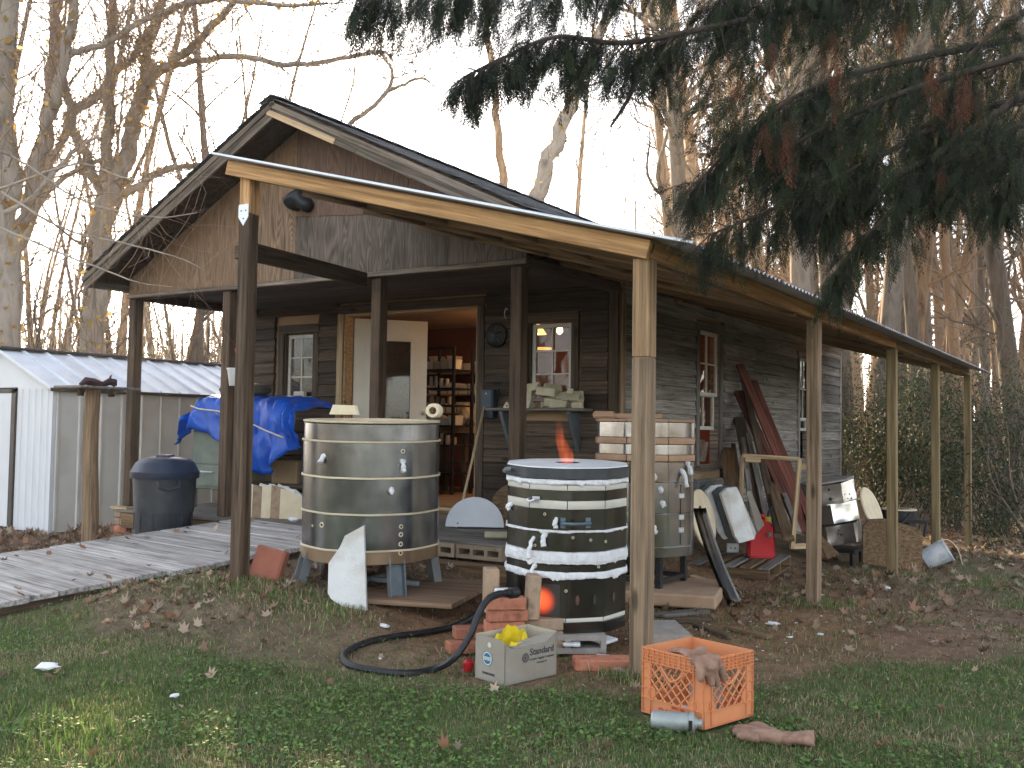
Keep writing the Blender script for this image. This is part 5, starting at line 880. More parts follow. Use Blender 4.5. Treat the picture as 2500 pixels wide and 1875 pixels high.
for dx in (-.05, .05): MB().tube([(pc.x+dx, YG-.03, pc.z+.06), (pc.x+dx*1.5, YG-.05, pc.z+.115), (pc.x+dx*1.7, YG-.045, pc.z+.12)], [.022, .014, .004], 8).build('ear', MATS['black_glaze'], GM, True)
for k, (u, v) in enumerate(((739, 525), (833, 515), (1080, 446), (887, 355), (1206, 495))):
    pass
# ------------------------------------------------------------------ along the side wall
def poly_slab(name, px, d, th, m, lab, cat, dvec=None, group=None, parent=None, ds=None):
    P = [at(u, v, d=(ds[i] if ds else d)) for i, (u, v) in enumerate(px)]; k = len(P); nrm = (P[1]-P[0]).cross(P[2]-P[1]).normalized(); nrm = nrm if nrm.dot(cf) > 0 else -nrm; e = dvec or nrm*th
    mb = MB(); mb.add(P+[p+e for p in P], [tuple(range(k)), tuple(range(2*k-1, k-1, -1))]+[(i, i+k, (i+1) % k+k, (i+1) % k) for i in range(k)]); o = mb.build(name, m, parent); return tag(o, lab, cat, group) if lab else o
# pallet
c_ = Vector((-.66, 4.15, 0)); ax = Vector((-.93, -.12, 0)).normalized(); bx = Vector((-.12, .99, 0)).normalized(); c_.z = G(c_.x, c_.y); PT = thing('wood_pallet', 'weathered wooden pallet beside the cabin wall under the red gas can', 'pallet', tuple(c_)); zt = c_.z
for k in range(3): q = c_+bx*(.02+k*.52); board('stringer', q+Vector((0, 0, .055)), q+ax*1.0+Vector((0, 0, .055)), .09, .036, brownply, PT)
for k in range(7): q = c_+ax*(.05+k*.15); board('deck_board', q-bx*.02+Vector((0, 0, .11)), q+bx*1.08+Vector((0, 0, .11)), .018, .10, brownply if k % 2 else deckwood, PT, up=(0, 0, 1))
for k in range(3): q = c_+ax*(.06+k*.44); board('bottom_board', q-bx*.02+Vector((0, 0, .004)), q+bx*1.08+Vector((0, 0, .004)), .014, .10, brownply, PT, up=(0, 0, 1))
PZ = zt+.122
# gas can
gp_ = at(1860, 1368, Z=PZ-.03); redp = mat('red_can_plastic', [(.50, .016, .022), (.60, .026, .032)], scale=5, rough=.4, bump=.04, rnd=0); GC = thing('gas_can', 'red plastic gas can standing on the wooden pallet', 'gas can', tuple(gp_)); Mg = T(gp_.x-.01, gp_.y-.02, PZ) @ rz(.50) @ Matrix.Scale(1.18, 4)
bmx = bmesh.new(); bmesh.ops.create_cube(bmx, size=1)
for q in bmx.verts: q.co = Vector((q.co.x*.21*(1 if q.co.z < 0 else .93), q.co.y*.15*(1 if q.co.z < 0 else .9), (q.co.z+.5)*.25))
tp = [q for q in bmx.faces if q.normal.z > .9][0]; r_ = bmesh.ops.extrude_face_region(bmx, geom=[tp]); 
for q in [e for e in r_['geom'] if isinstance(e, bmesh.types.BMVert)]: q.co.x = q.co.x*.42+.0; q.co.y *= .6; q.co.z += .045
bmesh.ops.bevel(bmx, geom=bmx.edges[:], offset=.016, segments=3, affect='EDGES'); MB().bm(bmx, Mg).build('body', redp, GC, True)
MB().tube([Mg @ Vector(p) for p in ((-.085, 0, .235), (-.075, 0, .30), (-.02, 0, .335), (.03, 0, .32), (.04, 0, .285))], .016, 8).build('handle', redp, GC, True); mb = MB(); mb.lathe([(.026, 0), (.026, .03), (.02, .034), (0, .034)], 14, Mg @ T(.06, 0, .285)); cap = mb.build('cap', plain('yellow_plastic', (.55, .48, .04)), GC, True); MB().tube([Mg @ Vector(p) for p in ((.06, 0, .31), (.065, 0, .36), (.10, 0, .41))], .011, 8).build('spout', blackiron, cap, True)
pb = at(1804, 1350, Z=PZ); PBk = thing('notched_block', 'white notched block on the pallet left of the gas can', 'block', tuple(pb))
mb = MB(); mb.box(-.055, .055, 0, .03, 0, .03).box(-.055, .055, 0, .03, .05, .085).box(-.055, -.025, 0, .03, .03, .05).box(-.012, .015, 0, .03, .03, .05).box(.03, .055, 0, .03, .03, .05); mb.build('block', whiteboard, PBk, M=T(pb.x-.06, pb.y, PZ) @ rz(.5))
# open timber frame
fp_ = [at(1812, 1112, d=8.75), at(1952, 1121, d=8.75), at(1934, 1340, d=8.62), at(1806, 1316, d=8.72)]; FR = thing('open_timber_rack', 'open rectangular frame of pale lumber standing on the pallet', 'frame', tuple(fp_[3]))
for a, b_ in ((0, 1), (1, 2), (3, 0)): board('rail', fp_[a], fp_[b_], .04, .035, lightwood, FR, up=cf)
board('rail', at(1818, 1122, d=8.72), at(1856, 1124, d=8.72), .04, .04, lightwood, FR); board('foot', fp_[2]+Vector((-.02, 0, .02)), fp_[2]+Vector((.10, .16, .02)), .05, .03, lightwood, FR)
# red planks and dark boards against the wall
def lean(name, u0, v0, d0, u1, v1, w_, m, lab, cat='plank', t=.03, grp='planks leaning on the side wall', X=-1.79): return tag(board(name, at(u0, v0, d=d0), at(u1, v1, X=X), w_, t, m, None, up=cf.cross(Vector((0, 0, 1)))), lab, cat, grp)
lean('red_plank', 1998, 1352, 9.6, 1806, 890, .085, redwood, 'tallest red plank leaning on the side wall'); lean('red_plank', 2015, 1362, 9.4, 1840, 930, .075, redwood, 'red plank just right of the tallest red plank'); lean('red_plank', 1958, 1300, 9.5, 1802, 955, .11, redwood, 'wide red plank left of the tallest red plank'); lean('dark_plank', 1900, 1300, 9.3, 1815, 925, .07, oldwood, 'dark plank behind the red planks'); lean('dark_plank', 1860, 1310, 9.2, 1805, 1020, .12, oldwood, 'wide dark plank left of the red planks'); lean('grey_plank', 1880, 1310, 9.1, 1815, 1010, .05, sidesiding, 'thin grey plank among the dark planks'); lean('grey_plank', 1842, 1300, 9.0, 1808, 1025, .05, sidesiding, 'pale grey plank left of the wide dark plank'); lean('dark_plank', 1820, 1300, 9.0, 1790, 1085, .05, oldwood, 'short dark plank beside the side window'); lean('brown_board', 1798, 1300, 8.9, 1778, 1095, .15, brownply, 'brown board leaning below the side window')
lean('brown_plank', 1926, 1318, 8.55, 1870, 1140, .10, brownply, 'brown plank inside the open timber frame', X=-1.35); lean('grey_plank', 1950, 1300, 8.9, 1880, 1120, .05, sidesiding, 'thin grey plank inside the open timber frame', X=-1.45)
for u, v in ((1704, 1075), (1714, 1080)): tag(board('grey_plank', at(u, 1125, X=-1.90), at(u+10, v, X=-2.0), .06, .02, sidesiding, None, up=cf.cross(Vector((0, 0, 1)))), ('left' if u == 1704 else 'right')+' grey stick standing inside the side window opening', 'stick')
# cream disc and stack of shelves
dc = at(1717, 1266, d=8.2); nrm = (-cf*.5+cr*.82+Vector((0, 0, .22))).normalized(); Md_ = nrm.to_track_quat('Z', 'Y').to_matrix().to_4x4(); Md_.translation = dc; mb = MB(); mb.lathe([(.028, -.012), (.235, -.012), (.245, -.006), (.245, .006), (.235, .012), (.03, .012), (.028, -.012)], 40, Md_); cdk = tag(mb.build('cream_disc', firebrick, None, True), 'round cream kiln lid with a centre hole leaning beside the ringed kiln', 'kiln lid'); MB().disc(.03, .0, 16, Md_).build('centre_plug', hardbrick, cdk)
off = at(1744, 1200, d=8.50)-at(1762, 1203, d=8.40); darkshelf = mat('dark_kiln_shelf', [(.045, .052, .056), (.08, .09, .095)], scale=5, rough=.7, bump=.1, rnd=.15)
for k in range(5):
    px = [(1761, 1206), (1776, 1192), (1799, 1189), (1808, 1208), (1846, 1300), (1842, 1316), (1806, 1326), (1795, 1310)]; P = [at(u, v, d=8.40+(.10 if i in (4, 5, 6, 7) else .0)*-1)+off*k*1.0 for i, (u, v) in enumerate(px)]; e = off*.33; kk = len(P)
    mb = MB(); mb.add(P+[p+e for p in P], [tuple(range(kk)), tuple(range(2*kk-1, kk-1, -1))]+[(i, i+kk, (i+1) % kk+kk, (i+1) % kk) for i in range(kk)]); tag(mb.build('kiln_shelf', whiteboard if k in (0, 2) else darkshelf, None), ('front white', 'second, dark', 'third, white-edged', 'fourth, dark', 'rearmost dark')[k]+' kiln shelf of the stack leaning by the timber frame', 'kiln shelf', 'stack of kiln shelves')
poly_slab('foil_panel', [(1822, 1200), (1834, 1198), (1866, 1282), (1850, 1300)], 8.7, .02, st4, 'creased silvery panel standing behind the front white kiln shelf', 'panel')
p = at(1690, 1185, d=8.2); tag(MB().lathe([(0, 0), (.06, 0), (.068, .10), (.062, .10), (.055, .01), (0, .01)], 18, T(p.x-.05, p.y+.1, p.z-.06)).build('dark_pot', darkshelf, None, True), 'small dark pot above the cream kiln lid', 'pot')
# long black curved panel
LB = thing('curved_panel', 'long black steel panel with a wooden edge leaning in front of the ringed kiln', 'panel', tuple(at(1790, 1490, d=7.1))); P0_, P1_ = at(1692, 1240, d=7.25), at(1778, 1478, d=6.95); sidev = (at(1722, 1240, d=7.25)-P0_); mb = MB(); nseg = 12
for i in range(nseg+1):
    t = i/nseg; c = P0_.lerp(P1_, t)+(-cr*.02*math.sin(t*PI)); wv = sidev*(1.0+.1*t)
    for s_ in range(5): q = s_/4-.5; mb.v.append(tuple(c+wv*(q+.5)-cf*(.035*(1-4*q*q))))
for i in range(nseg):
    for s_ in range(4): mb.f.append((i*5+s_, i*5+s_+1, i*5+s_+6, i*5+s_+5))
sh_ = mb.build('steel_face', steel('black_scorched_steel', (.02, .02, .02), (.055, .052, .05), .25, (.25, .18, .1), .3), LB, True); sh_.modifiers.new('t', 'SOLIDIFY').thickness = .006
board('edge_strip', at(1708, 1236, d=7.26), at(1812, 1503, d=6.93), .05, .015, brownply, LB, up=cf); 
# ground planks and debris boards
random.seed(14)
for k, (u0, v0, u1, v1, w_, m, lb) in enumerate(((1610, 1508, 1720, 1496, .10, deckwood, 'grey board end right of the concrete block'), (1640, 1520, 1735, 1520, .06, oldwood, 'dark short plank behind the orange crate'), (1692, 1530, 1780, 1562, .035, oldwood, 'thin dark lath pointing at the orange crate'), (1775, 1537, 1880, 1562, .05, brownply, 'thin brown lath lying right of the dark lath'), (1640, 1462, 1770, 1430, .04, oldwood, 'dark stick lying below the ringed kiln stand'), (1690, 1410, 1745, 1428, .06, lightwood, 'short pale offcut near the pallet'), (1720, 1440, 1900, 1452, .05, oldwood, 'long dark stick on the clay in front of the pallet'), (1500, 1640, 1530, 1648, .04, hardbrick, 'small broken tile at the foot of the front post'))):
    a, b_ = ag(u0, v0), ag(u1, v1); tag(board('ground_board', a+Vector((0, 0, .012)), b_+Vector((0, 0, .012)), .022, w_, m, None, up=(0, 0, 1)), lb, 'board', 'boards lying on the ground')
# ---- tilted bright kiln with its stand, discs behind
tk = Vector((-.70, 6.55, 0)); tk.z = G(-.70, 6.55); K4 = thing('tilted_kiln', 'shiny steel kiln in three stacked rings tilted beside the far lean-to post', 'kiln', tuple(tk)); M4 = T(tk.x, tk.y, tk.z+.22) @ Matrix.Rotation(.17, 4, cf.cross(Vector((0, 0, 1))).cross(Vector((0, 0, 1))).normalized()) @ rz(.5); R4 = .29
for k_, (a, b_) in enumerate(((0, .21), (.215, .42), (.425, .64))): mb = MB(); Mk_ = M4 @ T((.0, .018, -.012)[k_], (.01, -.015, .012)[k_], 0) @ rz((.0, .25, -.2)[k_]) @ Matrix.Rotation((.02, -.03, .03)[k_], 4, 'X'); mb.lathe([(R4-.03, a), (R4, a+.004), (R4*1.004, a+.05), (R4*.99, a+.11), (R4, b_-.03), (R4, b_-.004), (R4-.03, b_)], 72, Mk_, jit=lambda q, z_: faceted(6)(q, z_)*(1+.007*math.sin(5*q+z_*21)+.005*math.sin(11*q-z_*37))); mb.build('steel_ring', st4, K4, True)
mb = MB(); mb.lathe([(0, .665), (R4-.02, .665), (R4+.005, .66), (R4+.005, .642), (R4-.03, .642)], 48, M4, jit=faceted(6)); mb.build('lid', concrete, K4)
for u, z_ in ((2048, .60), (2046, .50)): MB().disc(.017, .002, 14, on_drum(M4, R4+.001, ang_to(M4, u, 0, R4), z_-.02, faceted(6))).build('spy_hole', blackiron, K4)
for u, z_ in ((2095, .5), (2100, .45), (2052, .12), (2060, .1), (2055, .15)): MB().cbox(.016, .016, .006, .002, on_drum(M4, R4+.002, ang_to(M4, u, 0, R4), z_, faceted(6))).build('bolt', blackiron, K4)
sbm = MATS.get('rusty_iron', blackiron); ST = thing('iron_stand', 'low black iron stand under the tilted kiln', 'stand', tuple(tk))
for sx_ in (-.2, .2):
    for sy_ in (-.2, .2): board('leg', (tk.x+sx_, tk.y+sy_, G(tk.x+sx_, tk.y+sy_)-.02), (tk.x+sx_, tk.y+sy_, tk.z+.16), .03, .03, blackiron, ST, up=(0, 1, 0))
MB().box(tk.x-.24, tk.x+.24, tk.y-.24, tk.y+.24, tk.z+.13, tk.z+.16).build('top_plate', blackiron, ST)
poly_slab('leaning_board', [(1990, 1300), (2000, 1302), (2050, 1352), (2020, 1366)], 9.2, .03, brownply, 'brown board wedged against the foot of the second side post', 'board')
dc = at(2128, 1242, d=10.9); nrm = (-cf*.55-cr*.1+cr*.8+Vector((0, 0, .35))).normalized(); Md_ = nrm.to_track_quat('Z', 'Y').to_matrix().to_4x4(); Md_.translation = dc; mb = MB(); mb.lathe([(0, -.015), (.24, -.015), (.25, 0), (.24, .015), (0, .015)], 36, Md_); tag(mb.build('cream_kiln_disc', firebrick, None, True), 'cream kiln lid leaning behind the tilted kiln', 'kiln lid')
poly_slab('plywood_board', [(2107, 1374), (2107, 1285), (2122, 1268), (2160, 1266), (2242, 1290), (2253, 1304), (2250, 1399), (2180, 1388)], 9.9, .022, brownply, 'brown plywood board with clipped corners standing behind the third post', 'board')
p = at(2195, 1260, d=11.2); RG = thing('black_ring_stand', 'black round kiln ring with cream rim behind the plywood board', 'kiln ring', tuple(p)); mb = MB(); mb.lathe([(.14, 0), (.20, 0), (.20, .12), (.14, .12), (.14, 0)], 28, T(p.x, p.y, p.z-.05)); mb.build('ring', blackiron, RG, True); mb = MB(); mb.lathe([(.12, .121), (.19, .121), (.19, .135), (.12, .135)], 28, T(p.x, p.y, p.z-.05)); mb.build('rim', firebrick, RG, True); board('leg', (p.x, p.y, G(p.x, p.y)), (p.x, p.y, p.z-.05), .26, .26, blackiron, RG, up=(0, 1, 0))
AF = thing('angle_iron_frame', 'black angle iron frame lying behind the plywood board', 'frame', tuple(at(2240, 1300, d=10.6)))
for a, b_ in (((2190, 1270), (2262, 1275)), ((2225, 1252), (2200, 1280)), ((2262, 1275), (2256, 1310)), ((2190, 1270), (2250, 1312)), ((2180, 1285), (2225, 1330))): board('bar', at(*a, d=10.6), at(*b_, d=10.5), .035, .02, blackiron, AF)
bkt = at(2284, 1362, d=10.3); BK = thing('white_bucket', 'dirty white plastic bucket tipped on its side beside the plywood board', 'bucket', tuple(bkt)); bm_ = mat('dirty_white_plastic', [(.42, .47, .54), (.66, .67, .68)], scale=7, rough=.5, bump=.05, rnd=0, stain=.5, stain_col=(.30, .24, .17), stain_scale=9); axd = (cr*.72+Vector((0, 0, .45))-cf*.3).normalized(); Mb_ = axd.to_track_quat('Z', 'Y').to_matrix().to_4x4(); Mb_.translation = bkt-axd*.12+Vector((0, 0, .03)); mb = MB(); mb.lathe([(0, 0), (.10, 0), (.122, .24), (.128, .245), (.128, .26), (.12, .26), (.096, .01), (0, .01)], 24, Mb_); mb.build('pail', bm_, BK, True); e0 = bkt+axd*.13; MB().tube(smooth_path([at(2290, 1322, d=10.2), at(2315, 1318, d=10.2), at(2338, 1340, d=10.2), at(2350, 1378, d=10.2)]), .005, 5).build('bail', firebrick, BK, True)
# ------------------------------------------------------------------ cardboard box
cb_m = mat('grey_cardboard', [(.22, .195, .155), (.30, .272, .225)], scale=4, rough=.9, bump=.12, rnd=0, stain=.55, stain_col=(.24, .2, .15), stain_scale=7); cb_in = mat('cardboard_inside', [(.36, .31, .23), (.44, .38, .29)], scale=4, rough=.9, bump=.05, rnd=0); ink = plain('black_ink', (.035, .037, .045), .8); bink = plain('blue_ink', (.035, .12, .20), .7); cink = plain('cream_ink', (.48, .50, .48), .8)
bc = Vector((-.385, -.470, 0)); ba = Vector((-.20, .055, 0)); ba = ba.normalized(); bb = Vector((.09, .325, 0)); bb = Vector((.245, .97, 0)).normalized(); LA, LB_, HB = .205, .335, .205
BX = thing('cardboard_box', 'dirty grey cardboard box lettered Standard on the grass in front of the striped kiln', 'cardboard box', tuple(bc))
def wall(pts, th, nm, m, inward): 
    mb = MB(); k = len(pts); P = [Vector(p) for p in pts]; mb.add(P+[p+inward*th for p in P], [tuple(range(k)), tuple(range(2*k-1, k-1, -1))]+[(i, i+k, (i+1) % k+k, (i+1) % k) for i in range(k)]); return mb.build(nm, m, BX)
Zv = Vector((0, 0, 1)); bA, bB = bc+ba*LA, bc+bb*LB_; bD = bA+bb*LB_
left_w = wall([bc, bA, bA+Zv*HB, bc+ba*.03+Zv*HB*.985, bc+Zv*HB*.90], .004, 'side_wall', cb_m, bb)
right_w = wall([bc, bB, bB+Zv*HB, bc+bb*LB_*.78+Zv*HB*.80, bc+bb*LB_*.48+Zv*HB*.66, bc+bb*LB_*.12+Zv*HB*.80, bc+Zv*HB*.90], .004, 'side_wall', cb_m, ba)
wall([bA, bD, bD+Zv*HB, bA+Zv*HB], .004, 'side_wall', cb_in, -ba); wall([bB, bD, bD+Zv*HB, bB+Zv*HB], .004, 'side_wall', cb_in, -bb); wall([bc, bA, bD, bB], .004, 'bottom', cb_m, Zv)
wall([bc+bb*LB_*.16+Zv*HB*.79, bc+bb*LB_*.48+Zv*HB*.665, bc+bb*LB_*.80+Zv*HB*.81, bB+Zv*HB*.985, bB+ba*.055-bb*.03+Zv*HB*.93, bc+bb*LB_*.5+ba*.075+Zv*HB*.74, bc+bb*LB_*.18+ba*.06+Zv*HB*.80], .003, 'folded_flap', cb_m, Vector((0, 0, .6)))
Mr = frame(bb, o=bc); Mrw = lambda x, z_: Matrix.Translation(bc+bb*x-ba*.0012+Zv*z_) @ Matrix(((bb.x, 0, -ba.x, 0), (bb.y, 0, -ba.y, 0), (0, 1, 0, 0), (0, 0, 0, 1))); Mlw = lambda x, z_: Matrix.Translation(bc+ba*x-bb*.0012+Zv*z_) @ Matrix(((-ba.x, 0, -bb.x, 0), (-ba.y, 0, -bb.y, 0), (0, 1, 0, 0), (0, 0, 0, 1)))
text_obj('lettering', 'Standard', .044, ink, right_w, Mrw(.235, .130), bold=.0006); text_obj('lettering', 'Ceramic Supply Company', .0155, ink, right_w, Mrw(.232, .098)); text_obj('lettering', 'Division of Chem-Clay Corporation', .010, ink, right_w, Mrw(.23, .076)) if False else text_obj('lettering', 'Pittsburgh, PA', .011, ink, right_w, Mrw(.235, .078))
for r0, r1 in ((.021, .016), (.0125, .0085), (.005, .0)):
    mb = MB(); mb.lathe([(r1, .0004), (r0, .0004)], 24, Mrw(.128, .110)) if r1 else mb.disc(r0, .0004, 16, Mrw(.128, .110)); mb.build('ring_mark', ink, right_w, fix=False)
mb = MB(); mb.disc(.034, .0003, 28, Mlw(.118, .105)); mb.build('round_mark', cink, left_w, fix=False); mb = MB(); mb.lathe([(.031, .0006), (.034, .0006)], 28, Mlw(.118, .105)); mb.build('round_mark', bink, left_w, fix=False); mb = MB(); mb.disc(.025, .0009, 28, Mlw(.118, .105)); mb.build('round_mark', bink, left_w, fix=False); mb = MB(); mb.box(-.029, .029, -.0075, .0075, .001, .0013, Mlw(.118, .105)); mb.build('round_mark', cink, left_w)
text_obj('lettering', 'PLASTIX', .0125, bink, left_w, Mlw(.118, .105) @ T(0, 0, .0018), sx=.95) if False else None
mb = MB()
for i in range(7): x = -.024+i*.0075; mb.box(x, x+.0016, -.0045, .0045, .0014, .0017, Mlw(.118, .105)); mb.box(x, x+.0045, (-.0045, .003, -.001)[i % 3], (-.003, .0045, .0005)[i % 3], .0014, .0017, Mlw(.118, .105))
mb.build('round_mark', bink, left_w); text_obj('lettering', 'DO NOT INVERT', .0135, ink, left_w, Mlw(.108, .037), bold=.0007, sx=.8)
mb = MB(); mb.disc(.012, .0005, 20, Mlw(.105, .168)); mb.build('pale_sticker', cink, left_w, fix=False)
# yellow bag in the box
V = []; nu, nv = 22, 14; yc = bc+ba*.10+bb*.13
for i in range(nu):
    for j in range(nv):
        a = 2*PI*i/nu; q = j/(nv-1); r = (.05+.03*math.sin(q*2.6))*(1+.10*math.sin(3*a+q*4)+.07*math.sin(7*a-q*6)); z_ = .02+q*.175+(.03*math.sin(a+.9)+.012*math.sin(4*a)+.008*math.sin(9*a))*q**2; V.append(tuple(yc+ba*(r*math.cos(a)*.8)+bb*(r*math.sin(a)*1.15)+Zv*z_))
mb = MB(); mb.v = V; mb.f = [(i*nv+j, ((i+1) % nu)*nv+j, ((i+1) % nu)*nv+j+1, i*nv+j+1) for i in range(nu) for j in range(nv-1)]; yb = mb.build('yellow_bag', mat('yellow_plastic_bag', [(.62, .46, .015), (.74, .58, .03)], scale=9, rough=.5, bump=.3, rnd=0, bscale=30), None, False); yb.modifiers.new('t', 'SOLIDIFY').thickness = .0015; tag(yb, 'crumpled yellow plastic bag sticking out of the cardboard box', 'bag')
# ------------------------------------------------------------------ orange crate
orn = mat('orange_plastic', [(.56, .205, .085), (.63, .25, .11)], scale=5, rough=.5, bump=.03, rnd=0, stain=.5, stain_col=(.46, .22, .12), stain_scale=11); redink = plain('red_ink', (.42, .05, .03), .7)
cc_ = Vector((.592, -.571, 0)); ca_ = Vector((-.955, .295, 0)).normalized(); cb_ = Vector((.295, .955, 0)).normalized(); CW, CH = .312, .262; ctr = cc_+(ca_+cb_)*CW/2; ctr.z = G(ctr.x, ctr.y)+.012
CR = thing('milk_crate', 'orange plastic milk crate with lattice sides on the lawn by the front post', 'crate', tuple(ctr)); ang0 = math.atan2(-ca_.y, -ca_.x)
def clip_bar(x0, z0, x1, z1, lo, hi, bz, tz):
    d = (x1-x0, z1-z0); t0, t1 = 0., 1.
    for p, q in ((-d[0], x0-lo), (d[0], hi-x0), (-d[1], z0-bz), (d[1], tz-z0)):
        if abs(p) < 1e-9: continue
        t = q/p
        if p < 0: t0 = max(t0, t)
        else: t1 = min(t1, t)
    return None if t0 >= t1-.02 else (x0+d[0]*t0, z0+d[1]*t0, x0+d[0]*t1, z0+d[1]*t1)
for s_ in range(4):
    Ms = T(*ctr) @ rz(ang0+s_*PI/2) @ T(0, -CW/2, 0); h2 = CW/2; mb = MB()
    mb.box(-h2, h2, 0, .004, 0, .062).box(-h2, h2, 0, .004, .208, CH).box(-h2, -h2+.045, 0, .004, .062, .208).box(h2-.045, h2, 0, .004, .062, .208); pn = mb.build('side_panel', orn, CR, M=Ms)
    rb = MB()
    for z_ in (.062, .208, .221, .234, .247, CH-.003): rb.box(-h2+.0, h2, -.008, 0, z_-.0015, z_+.0015)
    for x in np.linspace(-h2+.004, h2-.004, 12): rb.box(x-.0015, x+.0015, -.008, 0, .208, CH)
    for x in (-h2+.0445, h2-.0445): rb.box(x-.0015, x+.0015, -.008, 0, 0, .23)
    for x in (-h2+.0012, h2-.0012): rb.box(x-.0012, x+.0012, -.007, 0, 0, .23)
    for z_ in (.10, .14, .18, .205):
        for x0, x1 in ((-h2, -h2+.02), (h2-.02, h2)): rb.box(x0, x1, -.006, 0, z_-.0012, z_+.0012)
    rb.box(-h2, h2, -.008, 0, -.001, .003); rb.build('rib', orn, pn, M=Ms)
    for k in range(-9, 10):
        for sg in (1, -1):
            c = clip_bar(k*.046-.15*sg, .062-.0, k*.046+.15*sg, .362, -h2+.046, h2-.046, .062, .208)
            if not c: continue
            if c[3] > .16 and abs(c[2]) < .05 and s_ in (0, 1): 
                c2 = clip_bar(*c, -h2, h2, .06, .175); c = c2 or c
            board('lattice_bar', Ms @ Vector((c[0], -.001, c[1])), Ms @ Vector((c[2], -.001, c[3])), .0045, .007, orn, pn, up=Ms.to_3x3() @ Vector((0, 0, 1)), b=.001)
    for x in (-h2+.052, h2-.052): r2 = MB(); r2.lathe([(.014, -.002), (.0155, .007), (.0175, .007), (.0185, -.002)], 20, Ms @ T(x, 0, .082) @ Matrix.Rotation(PI/2, 4, 'X') @ Matrix.Diagonal((1, 1.5, 1, 1))).disc(.0150, .003, 20, Ms @ T(x, 0, .082) @ Matrix.Rotation(PI/2, 4, 'X') @ Matrix.Diagonal((1, 1.5, 1, 1))); r2.build('boss', orn, pn)
    MB().tube([Ms @ Vector(p) for p in smooth_path([Vector((-.055, -.003, .205)), Vector((-.052, -.003, .19)), Vector((-.02, -.003, .158)), Vector((.0, -.003, .15)), Vector((.03, -.003, .165)), Vector((.055, -.003, .186)), Vector((.058, -.003, .205))], 3)], .0045, 6).build('handle_loop', orn, pn)
    if s_ == 0: text_obj('lettering', 'DAIRY', .032, redink, pn, Ms @ T(-.015, -.0008, .022) @ Matrix.Rotation(PI/2, 4, 'X'), bold=.0008, sx=1.2); text_obj('lettering', 'SINCE  USA', .013, redink, pn, Ms @ T(.03, -.0008, .048) @ Matrix.Rotation(PI/2, 4, 'X'), bold=.0004)
MB().box(-CW/2+.004, CW/2-.004, -CW/2+.004, CW/2-.004, .012, .016, T(*ctr) @ rz(ang0)).build('floor', orn, CR)
tag(MB().cbox(.11, .09, .10, .006).build('brick_chunk', concrete, None, M=T(ctr.x+.03, ctr.y+.02, ctr.z+.068) @ rz(.9)), 'grey block lying inside the orange crate', 'block')
random.seed(2)
for k in range(4): tag(MB().cbox(.07, .05, .014, .003).build('white_chip', fibre, None, M=T(ctr.x-.08+k*.05, ctr.y-.09+.02*(k % 2), ctr.z+.026) @ rz(k*1.3)), 'white chip on the floor inside the orange crate', 'chip', 'white chips in the orange crate')
# ------------------------------------------------------------------ leather gloves
lea = mat('pinkish_leather', [(.19, .10, .066), (.31, .19, .135), (.24, .135, .092)], scale=16, rough=.9, bump=.7, rnd=.1, bscale=38, stain=.6, stain_col=(.15, .085, .06), stain_scale=18)
def glove(name, chains, lab, cuff, m=lea, vox=.005):
    G_ = thing(name, lab, 'glove', tuple(chains[0][0][0])); mb = MB()
    for P, R_ in chains:
        P = [Vector(p) for p in P]; mb.tube(smooth_path(P, 3), list(np.interp(np.linspace(0, 1, (len(P)-1)*3+1), np.linspace(0, 1, len(R_)), R_)), 10)
    o = mb.build('hand', m, G_, True); r_ = o.modifiers.new('remesh', 'REMESH'); r_.mode = 'VOXEL'; r_.voxel_size = vox; r_.use_smooth_shade = True; sm_ = o.modifiers.new('smooth', 'SMOOTH'); sm_.iterations = 4; sm_.factor = .5
    if cuff:
        mb = MB(); P, R1, R2_, sq, upv = cuff; P = [Vector(p) for p in P]; v = []; n_ = 22
        for i, p in enumerate(P):
            t = (P[min(i+1, len(P)-1)]-P[max(i-1, 0)]).normalized(); a = t.cross(Vector(upv)).normalized(); b_ = a.cross(t); w_ = R1+(R2_-R1)*i/(len(P)-1)
            for k in range(n_): q = 2*PI*k/n_; rr = w_*(1+.05*math.sin(3*q+i)); v.append(tuple(p+a*rr*math.cos(q)+b_*rr*sq*math.sin(q)))
        mb.v = v; mb.f = [(i*n_+k, i*n_+(k+1) % n_, (i+1)*n_+(k+1) % n_, (i+1)*n_+k) for i in range(len(P)-1) for k in range(n_)]; cf_ = mb.build('cuff', m, G_, True); cf_.modifiers.new('t', 'SOLIDIFY').thickness = .003
    return G_
def Z4(zx, zy, d): return at(1450+zx/3.687, 1450+zy/3.687, d=d)
